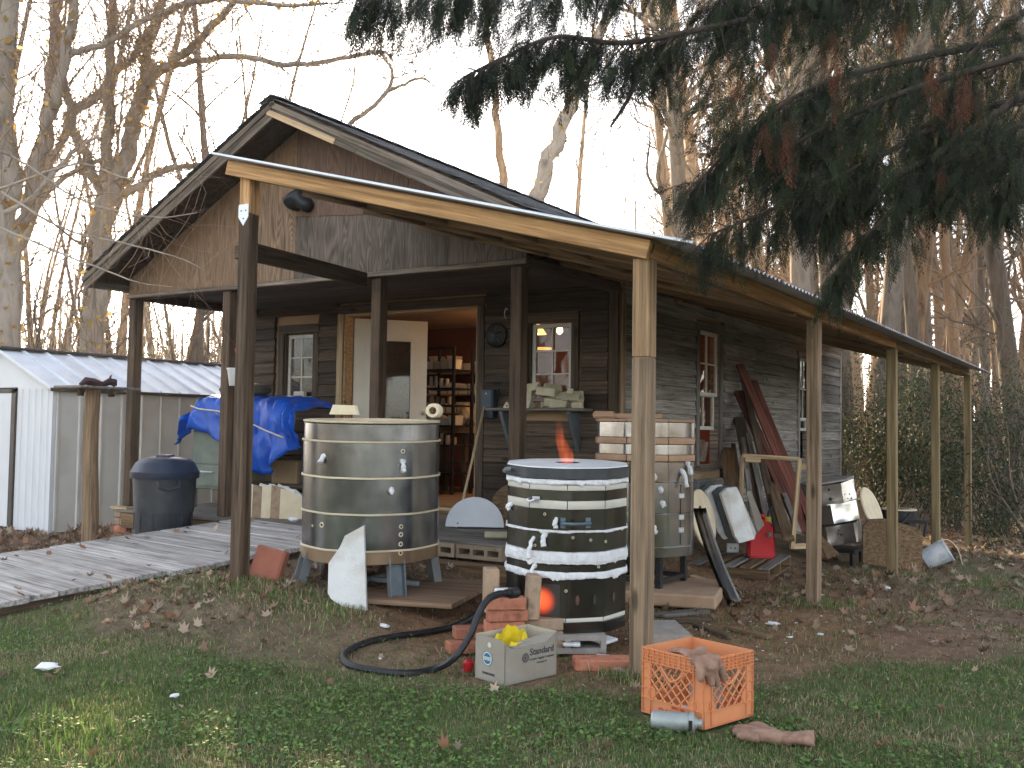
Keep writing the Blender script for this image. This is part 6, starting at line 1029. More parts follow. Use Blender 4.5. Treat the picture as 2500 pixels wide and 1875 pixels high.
glove('leather_glove', [([Z4(870, 575, 3.92), Z4(960, 610, 3.86), Z4(1030, 640, 3.83), Z4(1100, 650, 3.83)], [.022, .032, .032, .026]), ([Z4(930, 600, 3.88), Z4(1010, 600, 3.86), Z4(1130, 610, 3.86)], [.026, .032, .028]), ([Z4(945, 620, 3.84), Z4(955, 700, 3.815), Z4(960, 760, 3.81), Z4(968, 790, 3.81)], [.021, .0175, .016, .012]), ([Z4(1020, 640, 3.83), Z4(1035, 720, 3.825), Z4(1055, 790, 3.83), Z4(1070, 830, 3.83)], [.021, .0165, .015, .011]), ([Z4(1070, 640, 3.84), Z4(1085, 720, 3.85), Z4(1105, 790, 3.86), Z4(1110, 830, 3.87)], [.021, .0165, .015, .011]), ([Z4(1120, 630, 3.87), Z4(1150, 700, 3.89), Z4(1160, 750, 3.90), Z4(1175, 790, 3.91)], [.021, .0165, .015, .011]), ([Z4(890, 560, 3.90), Z4(930, 535, 3.87), Z4(970, 512, 3.85), Z4(1010, 510, 3.85)], [.022, .022, .021, .016])], 'leather work glove draped over the corner of the orange crate', ([Z4(890, 570, 3.90), Z4(830, 520, 3.96), Z4(770, 510, 4.03), Z4(730, 520, 4.08)], .026, .034, .4, (0, 0, 1)))
gz2 = lambda zx, zy, h_: ag(1450+zx/3.687, 1450+(zy+80)/3.687)+Vector((0, 0, h_))
glove('leather_glove', [([gz2(1775, 1295, .030), gz2(1690, 1288, .029), gz2(1600, 1272, .03), gz2(1470, 1255, .026)], [.029, .027, .030, .024]), ([gz2(1640, 1250, .026), gz2(1560, 1230, .026), gz2(1480, 1225, .024)], [.024, .025, .02]), ([gz2(1500, 1225, .026), gz2(1440, 1195, .024), gz2(1380, 1180, .022), gz2(1330, 1172, .018)], [.021, .019, .0175, .013]), ([gz2(1480, 1240, .03), gz2(1400, 1215, .03), gz2(1320, 1195, .026), gz2(1255, 1185, .02)], [.021, .019, .0175, .013]), ([gz2(1470, 1255, .03), gz2(1390, 1240, .03), gz2(1310, 1222, .026), gz2(1245, 1215, .02)], [.021, .019, .0175, .013]), ([gz2(1490, 1280, .026), gz2(1420, 1268, .024), gz2(1350, 1250, .02), gz2(1290, 1235, .016)], [.021, .019, .0175, .013]), ([gz2(1560, 1225, .03), gz2(1500, 1205, .038), gz2(1450, 1190, .036), gz2(1410, 1178, .03)], [.02, .019, .017, .014])], 'leather work glove lying on the grass right of the orange crate', ([gz2(1690, 1290, .028), gz2(1780, 1295, .030), gz2(1880, 1300, .033), gz2(1985, 1312, .036)], .027, .046, .62, (0, 0, 1)))
# ------------------------------------------------------------------ steel canister
c0, c1 = ag(1590, 1779), ag(1712, 1793); axd = Vector((c1.x-c0.x, c1.y-c0.y, 0)); ln = axd.length; axd.normalize(); Mc = axd.to_track_quat('Z', 'Y').to_matrix().to_4x4(); zc = G(c0.x, c0.y)+.036; Mc.translation = Vector((c0.x, c0.y, zc))
CN = thing('steel_canister', 'scuffed grey-green steel canister lying against the orange crate', 'canister', tuple(c0)); cam_ = mat('scuffed_canister', [(.22, .25, .24), (.36, .39, .37)], scale=10, rough=.5, metal=.35, bump=.15, rnd=0, stain=.45, stain_col=(.22, .17, .10), stain_scale=16)
mb = MB(); mb.lathe([(0, 0), (.027, 0), (.035, .008), (.036, .02), (.036, ln*.78), (.034, ln*.80), (.028, ln*.86), (.020, ln*.92), (0, ln*.93)], 24, Mc); mb.build('shell', cam_, CN, True); mb = MB(); mb.lathe([(.0365, ln*.76), (.040, ln*.765), (.040, ln*.86), (.032, ln*.87), (.0365, ln*.76)], 24, Mc); col_ = mb.build('collar', cam_, CN, True); mb = MB(); mb.lathe([(0, ln*.86), (.017, ln*.88), (.017, ln*1.02), (.012, ln*1.03), (0, ln*1.03)], 16, Mc); mb.build('nozzle', cam_, CN, True)
w_ = -(cf-axd*cf.dot(axd)).normalized(); MB().cbox(.014, .040, .006, .002, frame(axd, w_, Mc.translation+axd*ln*.80+w_*.0385)).build('slot', blackiron, col_)
# ------------------------------------------------------------------ trees
random.seed(31); rng = np.random.default_rng(31)
bark = mat('grey_bark', [(.17, .14, .11), (.34, .29, .24), (.12, .095, .075)], scale=5, stretch=(1, 1, .22), rough=.95, bump=.9, rnd=.3, detail=8, dist=.6)
barkr = mat('sun_tinted_reddish_bark', [(.17, .10, .058), (.31, .20, .12), (.10, .06, .036)], scale=5, stretch=(1, 1, .2), rough=.95, bump=.9, rnd=.3, detail=8, dist=.6)  # reddish brown, with golden sunlight on the trunks mixed into the colour
twig_m = mat('sun_tinted_twig', [(.20, .135, .085), (.33, .235, .155)], scale=3, rough=.95, bump=0, rnd=.3)  # twig colour lightened and warmed to carry the low sun's gold
barkd = mat('dark_grey_bark', [(.085, .065, .05), (.18, .145, .115), (.055, .042, .033)], scale=5, stretch=(1, 1, .2), rough=.95, bump=.9, rnd=.35, detail=8, dist=.6)
class Tree:
    def __init__(s): s.b = []; s.leafpts = []
    def add(s, P, R_, n): s.b.append((np.asarray(P, float), np.asarray(R_, float), n))
    def grow(s, p, d, L, r, lev, maxlev, spread=.75, kids=(4, 7), up=.10, wig=.16, rmin=.003, trunk=None):
        n_ = max(3, min(9, int(L/.28)+2)); P = [np.array(p, float)]; d = np.array(d, float); d /= np.linalg.norm(d); D = [d]
        for i in range(n_):
            d = d+rng.normal(0, wig, 3)+np.array([0, 0, up]); d /= np.linalg.norm(d); P.append(P[-1]+d*L/n_); D.append(d)
        R_ = r*np.linspace(1, .35, n_+1)**1.0; s.add(P, R_, 8 if r > .08 else 5 if r > .02 else 3)
        if lev >= maxlev or r < rmin: return
        k = rng.integers(kids[0], kids[1]+1)
        for _ in range(k):
            t = rng.uniform(.25, 1.0)*n_; i = min(int(t), n_-1); f = t-i; q = P[i]*(1-f)+P[i+1]*f; dd = D[i]
            a = rng.normal(0, 1, 3); a -= dd*a.dot(dd); a /= np.linalg.norm(a); ang = rng.uniform(.5, 1.1)*spread; nd = dd*math.cos(ang)+a*math.sin(ang); nd[2] += .12
            s.grow(q, nd, L*rng.uniform(.42, .68), max(R_[i]*rng.uniform(.4, .65), .0016), lev+1, maxlev, spread, kids, up, wig*1.1, rmin)
    def mesh(s, name, m, lo=0, hi=9):
        V = []; F = []; k = 0
        for P, R_, n_ in s.b:
            if not (lo <= R_[0] < hi): continue
            Tn = np.gradient(P, axis=0); Tn /= np.linalg.norm(Tn, axis=1)[:, None]+1e-9; ref = np.array([.31, .52, .79]) if abs(Tn[0] @ np.array([.31, .52, .79])) < .9 else np.array([1., 0, 0])
            A_ = np.cross(Tn, ref); A_ /= np.linalg.norm(A_, axis=1)[:, None]; B_ = np.cross(Tn, A_); q = np.arange(n_)*2*np.pi/n_
            ring = P[:, None]+(A_[:, None]*np.cos(q)[None, :, None]+B_[:, None]*np.sin(q)[None, :, None])*R_[:, None, None]; V.append(ring.reshape(-1, 3)); m_ = len(P); ii = (np.arange(m_-1)[:, None]*n_+np.arange(n_)[None]); jj = (np.arange(m_-1)[:, None]*n_+(np.arange(n_)[None]+1) % n_)
            F.append(np.stack([ii, jj, jj+n_, ii+n_], -1).reshape(-1, 4)+k); k += m_*n_
        if not V: V = [np.zeros((4, 3))]; F = [np.array([[0, 1, 2, 3]])]
        V = np.concatenate(V); F = np.concatenate(F); me = bpy.data.meshes.new(name); me.vertices.add(len(V)); me.vertices.foreach_set('co', V.astype(np.float32).ravel()); me.loops.add(F.size); me.loops.foreach_set('vertex_index', F.astype(np.int32).ravel()); me.polygons.add(len(F)); me.polygons.foreach_set('loop_start', np.arange(0, F.size, 4, dtype=np.int32)); me.polygons.foreach_set('loop_total', np.full(len(F), 4, np.int32)); me.polygons.foreach_set('use_smooth', np.ones(len(F), bool)); me.update(); me.materials.append(m); return me
def path(px, d):
    return [np.array(at(u, v, d=(d if not isinstance(d, (list, tuple)) else d[i]))) for i, (u, v) in enumerate(px)]
def leaves_on(t, npts, size, cols, rmin=.03, spread=1.2, parent=None, name='vine', m=None, rmax=9):
    "small leaves clinging to the limbs of a tree"
    seg = [(P[i], P[i+1], max(R_[i], .01)) for P, R_, n_ in t.b if rmin < R_[0] < rmax for i in range(len(P)-1)]
    if not seg: return
    w_ = np.array([np.linalg.norm(b_-a)*r**.5 for a, b_, r in seg]); w_ /= w_.sum(); pick = rng.choice(len(seg), npts, p=w_); V = []; C_ = []
    for i in pick:
        a, b_, r = seg[i]; f = rng.random(); dirn = rng.normal(0, 1, 3); dirn /= np.linalg.norm(dirn); c = a*(1-f)+b_*f+dirn*r*rng.uniform(.9, spread); u_ = rng.normal(0, 1, 3); u_ /= np.linalg.norm(u_); v_ = np.cross(u_, dirn); v_ /= np.linalg.norm(v_)+1e-6; s_ = size*rng.uniform(.5, 1.3)
        V += [c-u_*s_, c-v_*s_*.6, c+u_*s_, c+v_*s_*.6]; col = np.array(cols[rng.integers(len(cols))])*rng.uniform(.7, 1.3); C_ += [col]*4
    return np_mesh(name, np.array(V), np.arange(len(V)).reshape(-1, 4), m or vine_m, parent, np.array(C_))
VC = [(.50, .33, .09), (.42, .25, .06), (.55, .40, .14), (.34, .22, .08)]
def hand_tree(name, label, limbs, twigs, vine=0, m=bark, kid=2, base=None, crown_r=.022, tl=(1.0, 2.2)):
    t = Tree(); o = thing(name, label, 'tree', tuple(base or limbs[0][0][0]))
    for P, R_ in limbs:
        P = [Vector(p) for p in P]; P = [np.array(q) for q in smooth_path(P, 4)]; R_ = .86*np.interp(np.linspace(0, 1, len(P)), np.linspace(0, 1, len(R_)), R_); P = [p+rng.normal(0, .25*r, 3) for p, r in zip(P, R_)]; t.add(P, R_, 12 if R_[0] > .12 else 8)
        n_ = int(twigs*1.0*len(P)/12)
        for _ in range(n_):
            i = rng.integers(int(len(P)*.25), len(P)-1)
            if R_[i] > .2 and rng.random() < .7: continue
            dd = P[i+1]-P[i]; dd /= np.linalg.norm(dd); a = rng.normal(0, 1, 3); a -= dd*a.dot(dd); a /= np.linalg.norm(a); t.grow(P[i], dd*.5+a*.9+np.array([0, 0, .25]), rng.uniform(*tl), min(R_[i]*.4, rng.uniform(.005, .013)), 0, kid, .8, (3, 6), .05, .2)
    put(bpy.data.objects.new('trunk', t.mesh('trunk', m, crown_r, 9)), o); put(bpy.data.objects.new('crown', t.mesh('crown', twig_m, 0, crown_r)), o)
    if vine: leaves_on(t, int(vine*1.8), .055, VC, .05, 1.5, o)
    return o
def PX(px, d, base=False): 
    P = path(px, d)
    return P
gb = lambda u, v, d: (lambda p: np.array([p.x, p.y, G(p.x, p.y)-.2]))(at(u, v, d=d))
D1 = 14.5
hand_tree('oak_tree', 'big many-stemmed grey bare tree rising behind the metal shed', [
    ([gb(215, 900, D1)]+PX([(225, 860), (238, 760), (250, 600), (270, 470), (285, 430)], D1), [.25, .21, .19, .175, .17, .15]),
    (PX([(270, 470), (262, 380), (265, 280), (268, 150), (276, 0), (280, -120)], D1), [.11, .10, .085, .075, .07, .05]),
    (PX([(285, 450), (310, 370), (335, 270), (365, 200), (410, 160), (470, 110), (560, 20), (600, -40)], [D1, D1, D1, D1-.3, D1-.6, D1-1, D1-1.5, D1-1.8]), [.15, .14, .13, .10, .075, .06, .05, .03]),
    (PX([(320, 330), (340, 230), (365, 110), (392, 10), (400, -80)], D1), [.09, .085, .075, .065, .05]),
    (PX([(255, 480), (215, 400), (180, 310), (160, 230), (140, 150), (128, 20), (120, -80)], D1), [.10, .085, .08, .075, .07, .06, .04]),
    (PX([(165, 280), (230, 240), (270, 190), (330, 130), (350, 90), (400, 40), (450, 10), (560, 0), (700, 12), (800, 8)], [D1]*4+[D1-.5, D1-1, D1-1.5, D1-2, D1-2.5, D1-3]), [.07, .07, .065, .06, .055, .05, .045, .04, .03, .015]),
    (PX([(295, 480), (340, 455), (390, 420), (440, 408), (500, 400)], D1), [.075, .07, .06, .05, .03]),
    (PX([(400, 165), (450, 155), (520, 143), (600, 138), (680, 158), (760, 155), (850, 140), (930, 126), (960, 150)], [D1-.6]*3+[D1-1]*6), [.05, .05, .05, .045, .045, .04, .035, .03, .012])], 26, 650)
hand_tree('oak_tree', 'straight thick bare trunk at the far left edge behind the shed', [([gb(12, 900, 13)]+PX([(12, 860), (14, 600), (12, 300), (10, 0), (8, -150)], 13), [.24, .21, .20, .19, .18, .17]), (PX([(20, 620), (70, 480), (120, 300), (165, 100), (180, -30)], 13.4), [.10, .10, .095, .085, .07]), (PX([(140, 130), (250, 110), (330, 60), (420, 20), (520, -20)], 13.4), [.055, .05, .045, .035, .02]), (PX([(10, 520), (80, 480), (150, 400), (190, 360), (240, 330)], 12.6), [.04, .04, .035, .03, .02])], 20, 420)
hand_tree('oak_tree', 'leaning bare tree with crooked limbs between the two left trunks', [([gb(-30, 900, 15)]+PX([(-20, 820), (30, 620), (95, 470), (110, 330), (125, 170), (140, 40), (150, -60)], 15), [.18, .16, .15, .13, .115, .10, .09, .07]), (PX([(100, 420), (150, 350), (175, 270), (235, 235), (275, 170)], 15), [.07, .06, .055, .05, .03]), (PX([(95, 480), (150, 440), (200, 410), (260, 390), (330, 400)], 15), [.05, .05, .045, .04, .02])], 22, 350)
hand_tree('oak_tree', 'forked pale trunk with golden leaves rising behind the cabin roof', [([gb(1300, 560, 19)]+PX([(1300, 560), (1312, 480), (1345, 380), (1378, 290), (1410, 215), (1450, 120), (1500, 0)], 19), [.22, .20, .19, .175, .16, .15, .12, .10])], 14, 220)
hand_tree('oak_tree', 'thinner twisted trunk just left of the forked tree behind the roof', [([gb(1240, 560, 19.5)]+PX([(1240, 540), (1236, 480), (1222, 400), (1212, 300), (1205, 200), (1190, 80), (1180, -40)], 19.5), [.13, .12, .115, .10, .09, .085, .075, .06])], 12, 0, m=barkr)
hand_tree('oak_tree', 'bare limb tree spreading over the cabin ridge', [([gb(800, 560, 17)]+PX([(820, 560), (840, 330), (900, 270), (950, 215), (955, 170), (930, 130)], 17), [.09, .08, .055, .045, .035, .025]), (PX([(945, 225), (990, 205), (1030, 190), (1080, 230)], 17), [.035, .03, .025, .01])], 16, 0, crown_r=.018, tl=(.6, 1.4))
hand_tree('oak_tree', 'mossy upright trunk half hidden by the evergreen branches', [([gb(1300, 600, 13.5)]+PX([(1285, 540), (1290, 350), (1295, 200), (1298, 60), (1300, -80)], 17.0), [.16, .16, .15, .16, .16, .16])], 6, 0) if False else None
hand_tree('bare_sapling', 'bare sapling twigs hanging in front of the plywood gable', [([np.array([-5.75, -.62, 0])]+PX([(-160, 800), (-120, 420), (20, 480), (160, 560), (330, 600), (450, 635), (500, 660)], [7, 7, 6.9, 6.8, 6.7, 6.6, 6.6]), [.03, .028, .02, .011, .009, .007, .005, .003]), (PX([(-100, 500), (60, 440), (200, 400), (330, 440), (470, 410)], 6.9), [.012, .010, .008, .006, .003]), (PX([(-80, 330), (60, 400), (180, 480), (300, 520), (400, 530), (480, 520)], 6.8), [.012, .01, .009, .007, .005, .003]), (PX([(-80, 520), (80, 590), (230, 650), (340, 690), (420, 700)], 6.7), [.012, .01, .008, .005, .003])], 15, 0, crown_r=.009, kid=1, tl=(.3, .9), base=(-5.75, -.62, 0))
# woods: prototype trees copied as individuals
protos = []
for k in range(7):
    t = Tree(); H = (15, 18, 12, 16, 20, 13, 10)[k]; r0 = (.13, .17, .09, .12, .20, .07, .06)[k]; P = [np.array([0, 0, -.3])]; d = np.array([rng.normal(0, .03), rng.normal(0, .03), 1.])
    for i in range(14): d = d+rng.normal(0, .035, 3)*np.array([1, 1, 0]); d /= np.linalg.norm(d); P.append(P[-1]+d*H/14)
    R_ = r0*np.linspace(1, .2, 15); t.add(P, R_, 9)
    for _ in range((26, 30, 22, 26, 30, 24, 30)[k]):
        f = rng.uniform(.14 if k in (2, 5, 6) else .25, .98)*14; i = min(int(f), 13); q = P[i]+(P[i+1]-P[i])*(f-i); a = rng.uniform(0, 2*PI); nd = np.array([math.cos(a), math.sin(a), rng.uniform(.3, 1.1)]); t.grow(q, nd, rng.uniform(.10, .20)*H*(1.1-.5*f/14), R_[i]*rng.uniform(.25, .45), 0, 2, .8, (3, 5), .07, .17, .004)
    if k in (0, 4): 
        f = 5; t.grow(P[f], np.array([.35, .1, 1.]), H*.5, R_[f]*.7, 0, 3, .6, (4, 6), .08, .08)
    mm = (barkd, barkr, barkd, barkr, barkd, barkr, barkd)[k]; protos.append((t.mesh('trunk', mm, .022), t.mesh('crown', twig_m, 0, .022), t))
def plant(k, x, y, s_, lab, grp):
    o = thing('woodland_tree', lab, 'tree', (x, y, G(x, y)), grp); o.matrix_basis = T(x, y, G(x, y)) @ rz(random.uniform(0, 6.28)) @ Matrix.Scale(s_, 4)
    for nm, me in zip(('trunk', 'crown'), protos[k][:2]):
        c = bpy.data.objects.new(nm, me); COL.objects.link(c); c.parent = o
    return o
def sector(n_, a0, a1, d0, d1, ks, lab, grp, s0=.8, s1=1.2, pw=.8):
    for i in range(n_):
        a = math.radians(a0+(a1-a0)*(i+random.random())/n_); d = d0+(d1-d0)*random.random()**pw; x = CAM['p'][0]-math.sin(a)*d; y = CAM['p'][1]+math.cos(a)*d
        if -7.6 < x < .9 and y < 13.2: continue
        if -10 < x < -6.5 and y < 5.6: continue
        plant(random.choice(ks), x, y, random.uniform(s0, s1), lab, grp)
sector(78, 3, 22, 18.5, 62, (0, 1, 3, 4, 1), 'slender bare trunk in the woods beyond the far end of the lean-to', 'woods behind the lean-to', 1.1, 1.7)
sector(26, -34, 3, 17, 42, (0, 1, 3, 4), 'bare tree in the woods to the right of the yard', 'woods right of the yard', .8, 1.2)
sector(34, 90, 330, 11, 30, (0, 1, 3, 4, 6), 'bare tree standing across the yard behind the viewer', 'trees behind the viewer', .8, 1.3)
sector(62, 20, 37, 24, 80, (2, 5, 3, 5, 6), 'thin bare tree showing above the cabin roof', 'woods behind the cabin roof', .75, 1.15)
sector(34, 36, 47, 28, 75, (5, 6, 2), 'distant bare tree low behind the gable', 'woods behind the gable', .6, .95)
sector(64, 46, 63, 17, 60, (2, 5, 6, 3, 0), 'bare tree in the woods behind the metal shed', 'woods behind the shed', .6, 1.0)
sector(34, 63, 82, 15, 45, (0, 1, 3, 4), 'bare tree in the woods left of the yard', 'woods left of the yard', .8, 1.2) if False else None
# bare brush
bproto = []; brush_m = mat('brush_twig', [(.09, .068, .052), (.16, .12, .095)], scale=3, rough=.95, bump=0, rnd=.3)
for k in range(3):
    t = Tree()
    for _ in range(13): a = rng.uniform(0, 2*PI); t.grow(np.array([rng.normal(0, .2), rng.normal(0, .2), -.05]), np.array([math.cos(a)*.5, math.sin(a)*.5, 1.1]), rng.uniform(1.4, 2.6), rng.uniform(.010, .02), 0, 2, .9, (4, 7), .03, .16, .002)
    bproto.append(t.mesh('crown', brush_m, 0, 9))
def brush(x, y, s_, lab, grp):
    o = bpy.data.objects.new('bare_shrub', random.choice(bproto)); put(o, None, T(x, y, G(x, y)) @ rz(random.uniform(0, 6.28)) @ Matrix.Scale(s_, 4)); tag(o, lab, 'shrub', grp)
for i in range(34):
    a = math.radians(random.uniform(45, 62)); d = random.uniform(15.5, 30); brush(CAM['p'][0]-math.sin(a)*d, CAM['p'][1]+math.cos(a)*d, random.uniform(.8, 1.4), 'bare twiggy shrub in the brush behind the metal shed', 'brush behind the shed')
for i in range(9):
    a = math.radians(random.uniform(4, 20)); d = random.uniform(17.5, 30); brush(CAM['p'][0]-math.sin(a)*d, CAM['p'][1]+math.cos(a)*d, random.uniform(.7, 1.2), 'bare twiggy shrub under the trees beyond the lean-to', 'brush beyond the lean-to')
# far woods as one mass
V = []; F = []; k = 0
for i in range(950):
    a = math.radians(random.uniform(-4, 66)); d = random.uniform(60, 130); x = CAM['p'][0]-math.sin(a)*d; y = CAM['p'][1]+math.cos(a)*d; h_ = random.uniform(6, 11)*(.62 if 24 < math.degrees(a) < 44 else 1.1)*d/80; r = random.uniform(.06, .2); lx, ly = random.gauss(0, .04)*h_, random.gauss(0, .04)*h_
    for z_, f in ((-1, 1), (h_*.6, .7), (h_, .25)):
        for q in range(3): V.append((x+lx*z_/h_+r*f*math.cos(q*2.1), y+ly*z_/h_+r*f*math.sin(q*2.1), z_-.5))
    for j in (0, 1):
        for q in range(3): F.append((k+j*3+q, k+j*3+(q+1) % 3, k+j*3+3+(q+1) % 3, k+j*3+3+q))
    k += 9
    for b_ in range(7):
        z0 = h_*random.uniform(.35, .95); L = random.uniform(.8, 2.4); aa = random.uniform(0, 6.28); e = (x+lx*z0/h_+math.cos(aa)*L*.6, y+math.sin(aa)*L*.6, z0-.5+L); 
        V += [(x+lx*z0/h_-.025, y, z0-.5), (x+lx*z0/h_+.025, y, z0-.5), (e[0]+.008, e[1], e[2]), (e[0]-.008, e[1], e[2])]; F.append((k, k+1, k+2, k+3)); k += 4
tag(np_mesh('far_woods', V, F, barkr), 'distant mass of bare winter woods along the horizon', 'woods', kind='stuff')
# evergreen shrubs
GR = [(.020, .042, .017), (.030, .056, .021), (.016, .032, .015), (.05, .064, .024), (.09, .075, .03)]
def leaf_cloud(n_, c, rad, size, cols, shell=.35):
    V = np.zeros((n_, 4, 3)); u = rng.normal(0, 1, (n_, 3)); u /= np.linalg.norm(u, axis=1)[:, None]; r = rng.random(n_)**shell; lump = 1+.30*np.sin(u[:, 0]*5+c[0])*np.sin(u[:, 2]*6+c[1])+.2*np.sin(u[:, 1]*9); P = np.array(c)+u*(r*lump)[:, None]*np.array(rad)
    a = rng.normal(0, 1, (n_, 3)); a[:, 2] -= .5; a /= np.linalg.norm(a, axis=1)[:, None]; b_ = np.cross(a, rng.normal(0, 1, (n_, 3))); b_ /= np.linalg.norm(b_, axis=1)[:, None]; s_ = (size*rng.uniform(.5, 1.4, n_))[:, None]
    V[:, 0] = P; V[:, 1] = P+a*s_+b_*s_*.3; V[:, 2] = P+a*s_*2; V[:, 3] = P+a*s_-b_*s_*.3; C_ = np.array(cols)[rng.integers(0, len(cols), n_)]*rng.uniform(.6, 1.3, (n_, 1)); return V.reshape(-1, 3), np.repeat(C_, 4, 0)
def shrub(name, lab, x, y, rad, h_, n_, size, cols, grp, cat='shrub', blobs=8):
    z0 = G(x, y); o = thing(name, lab, cat, (x, y, z0), grp); Vs = []; Cs = []
    for k in range(blobs): c = (x+rng.normal(0, rad*.45), y+rng.normal(0, rad*.45), z0+h_*rng.uniform(.12, .85)); rr = rad*rng.uniform(.28, .55); v, c_2 = leaf_cloud(n_//blobs, c, (rr, rr, rr*1.15), size, cols); Vs.append(v); Cs.append(c_2)
    V = np.concatenate(Vs); np_mesh('crown', V, np.arange(len(V)).reshape(-1, 4), needle_m, o, np.concatenate(Cs)); t = Tree()
    for k in range(7): a = rng.uniform(0, 6.28); t.grow(np.array([x, y, z0-.1]), np.array([math.cos(a)*.35, math.sin(a)*.35, 1.]), h_*rng.uniform(.6, 1.), .022, 0, 1, .8, (3, 5))
    put(bpy.data.objects.new('trunk', t.mesh('trunk', barkd, 0, 9)), o)
SHR = [((2165, 15.5), (1.0, 2.0)), ((2185, 16.0), (1.2, 2.6)), ((2240, 15.6), (.9, 1.6)), ((2330, 16.8), (1.3, 2.9)), ((2430, 15.8), (1.1, 2.3)), ((2510, 15.5), (1.2, 2.8)), ((2150, 19.5), (1.3, 3.0)), ((2290, 17.5), (1.4, 3.4)), ((2450, 17), (1.5, 3.6)), ((2570, 13), (1.0, 1.8)), ((2210, 19), (1.5, 3.6))]
wh = ['behind the third lean-to post', 'between the third and fourth lean-to posts', 'low behind the black iron frame', 'between the last two lean-to posts', 'right of the last lean-to post', 'at the right edge of the woods', 'behind the far cabin corner', 'tall behind the fourth lean-to post', 'tall at the right behind the others', 'nearest to the right picture edge', 'rearmost under the tall trunks']
for i, (((u, d), (rad, h_)), w_) in enumerate(zip(SHR, wh)):
    p = at(u, 1100, d=d); shrub('evergreen_shrub', 'dark green evergreen shrub '+w_, p.x, p.y, rad, h_, 3400, .034, GR, 'evergreen shrubs beyond the lean-to')
for i, (u, d) in enumerate(((500, 19), (545, 22), (460, 24))): p = at(u, 900, d=d); shrub('evergreen_shrub', ('nearer', 'right-hand', 'farthest')[i]+' yellow-green leafy shrub glimpsed between the porch posts', p.x, p.y, 1.4, 2.6, 2600, .045, [(.10, .12, .03), (.14, .13, .04), (.07, .10, .03)], 'shrubs behind the porch')
# ------------------------------------------------------------------ overhanging evergreen
def frond_proto():
    "flat spray: a stem with alternating branchlets carrying small scale-like leaves; unit length along +x"
    tri = []
    def leaflet(p, d, L, w_): n2 = np.array([-d[1], d[0], 0]); tri.append((p-n2*w_, p+n2*w_, p+d*L))
    tri.append((np.array([0, -.008, 0]), np.array([0, .008, 0]), np.array([1., 0, 0])))
    for i in range(15):
        t = .06+.90*i/14; s_ = 1 if i % 2 else -1; a = s_*math.radians(48-18*t); L = .34*(1-.75*t)*(.55+.45*math.sin(min(t*4, 1.57))); d = np.array([math.cos(a), math.sin(a), 0]); p = np.array([t, 0, 0]); leaflet(p, d, L*1.05, .008)
        for j in range(4):
            q = p+d*L*(.25+.22*j); 
            for s2 in (1, -1): a2 = a+s2*.65; leaflet(q, np.array([math.cos(a2), math.sin(a2), 0]), L*.34*(1-.15*j)+.03, .0095)
    return np.array(tri)
FRP = frond_proto()
CT = thing('overhanging_evergreen', 'dark evergreen tree whose drooping sprays hang over the top right', 'tree', (4.6, 1.6, 0))
cb_t = Tree(); trunk_p = [np.array([4.6, 1.6, -.2]), np.array([4.62, 1.6, 2.]), np.array([4.58, 1.63, 4.5]), np.array([4.6, 1.6, 7.5])]; cb_t.add(trunk_p, [.22, .2, .17, .12], 12)
LB2 = [([(2750, -330), (2250, -160), (1800, -130), (1450, -60), (1150, -40), (880, -20)], [5.2, 4.9, 4.6, 4.4, 4.2, 4.0], .28, .95), ([(2800, -60), (2350, -40), (2000, 10), (1720, 70), (1520, 105), (1360, 90), (1230, 140), (1130, 190)], [5.2, 4.8, 4.6, 4.4, 4.3, 4.2, 4.1, 4.0], .15, .95), ([(2800, 40), (2350, 120), (2020, 200), (1840, 310), (1700, 450)], [5.1, 4.8, 4.6, 4.4, 4.3], .1, 1.0), ([(2800, 180), (2380, 270), (2150, 380), (1930, 490), (1730, 575)], [4.9, 4.7, 4.5, 4.4, 4.3], .08, .9), ([(2800, 250), (2480, 310), (2320, 400), (2150, 540), (2020, 690)], [4.8, 4.6, 4.5, 4.4, 4.4], .08, .8), ([(2800, 160), (2560, 290), (2480, 410), (2440, 480)], [4.6, 4.5, 4.4, 4.4], .05, .9), ([(2800, -220), (2350, -80), (2050, -50), (1850, -20), (1760, 0)], [5, 4.8, 4.6, 4.5, 4.5], .1, 1.0), ([(1640, 90), (1560, 160), (1540, 230), (1490, 310)], [4.4, 4.35, 4.3, 4.3], .1, .3), ([(2700, 80), (2250, 210), (2000, 320), (1890, 380)], [4.8, 4.6, 4.5, 4.4], .1, .8), ([(2500, 230), (2250, 400), (2090, 470), (1990, 530)], [4.6, 4.5, 4.5, 4.4], .1, .8), ([(2600, -20), (2420, 80), (2320, 220), (2260, 350)], [4.9, 4.8, 4.7, 4.6], .1, .8)]
FO = []; FD = []; FL_ = []; FC = []
def spray(p, d, L, col):
    d = d/np.linalg.norm(d); s_ = np.cross(d, rng.normal(0, 1, 3)*.5-np.array(cf)*1.0); s_ /= np.linalg.norm(s_); n_ = np.cross(d, s_); Q = FRP[rng.random(len(FRP)) < rng.uniform(.6, 1)]*L; x, y_ = Q[..., 0:1], Q[..., 1:2]; w3 = p+d*x+s_*y_*rng.uniform(.45, 1.15)+n_*(.15*L*np.sin(x/L*3))*rng.choice([-1, 1])+np.array([0, 0, -1])*(x*x/L)*.25; FO.append(w3.reshape(-1, 3)); FC.append(np.repeat(np.array(col)[None]*rng.uniform(.5, 1.6), len(Q)*3, 0))
CG = [(.009, .014, .005), (.013, .020, .007), (.007, .011, .005), (.020, .028, .009)]
left = -np.array(cr); dn = np.array([0, 0, -1.])
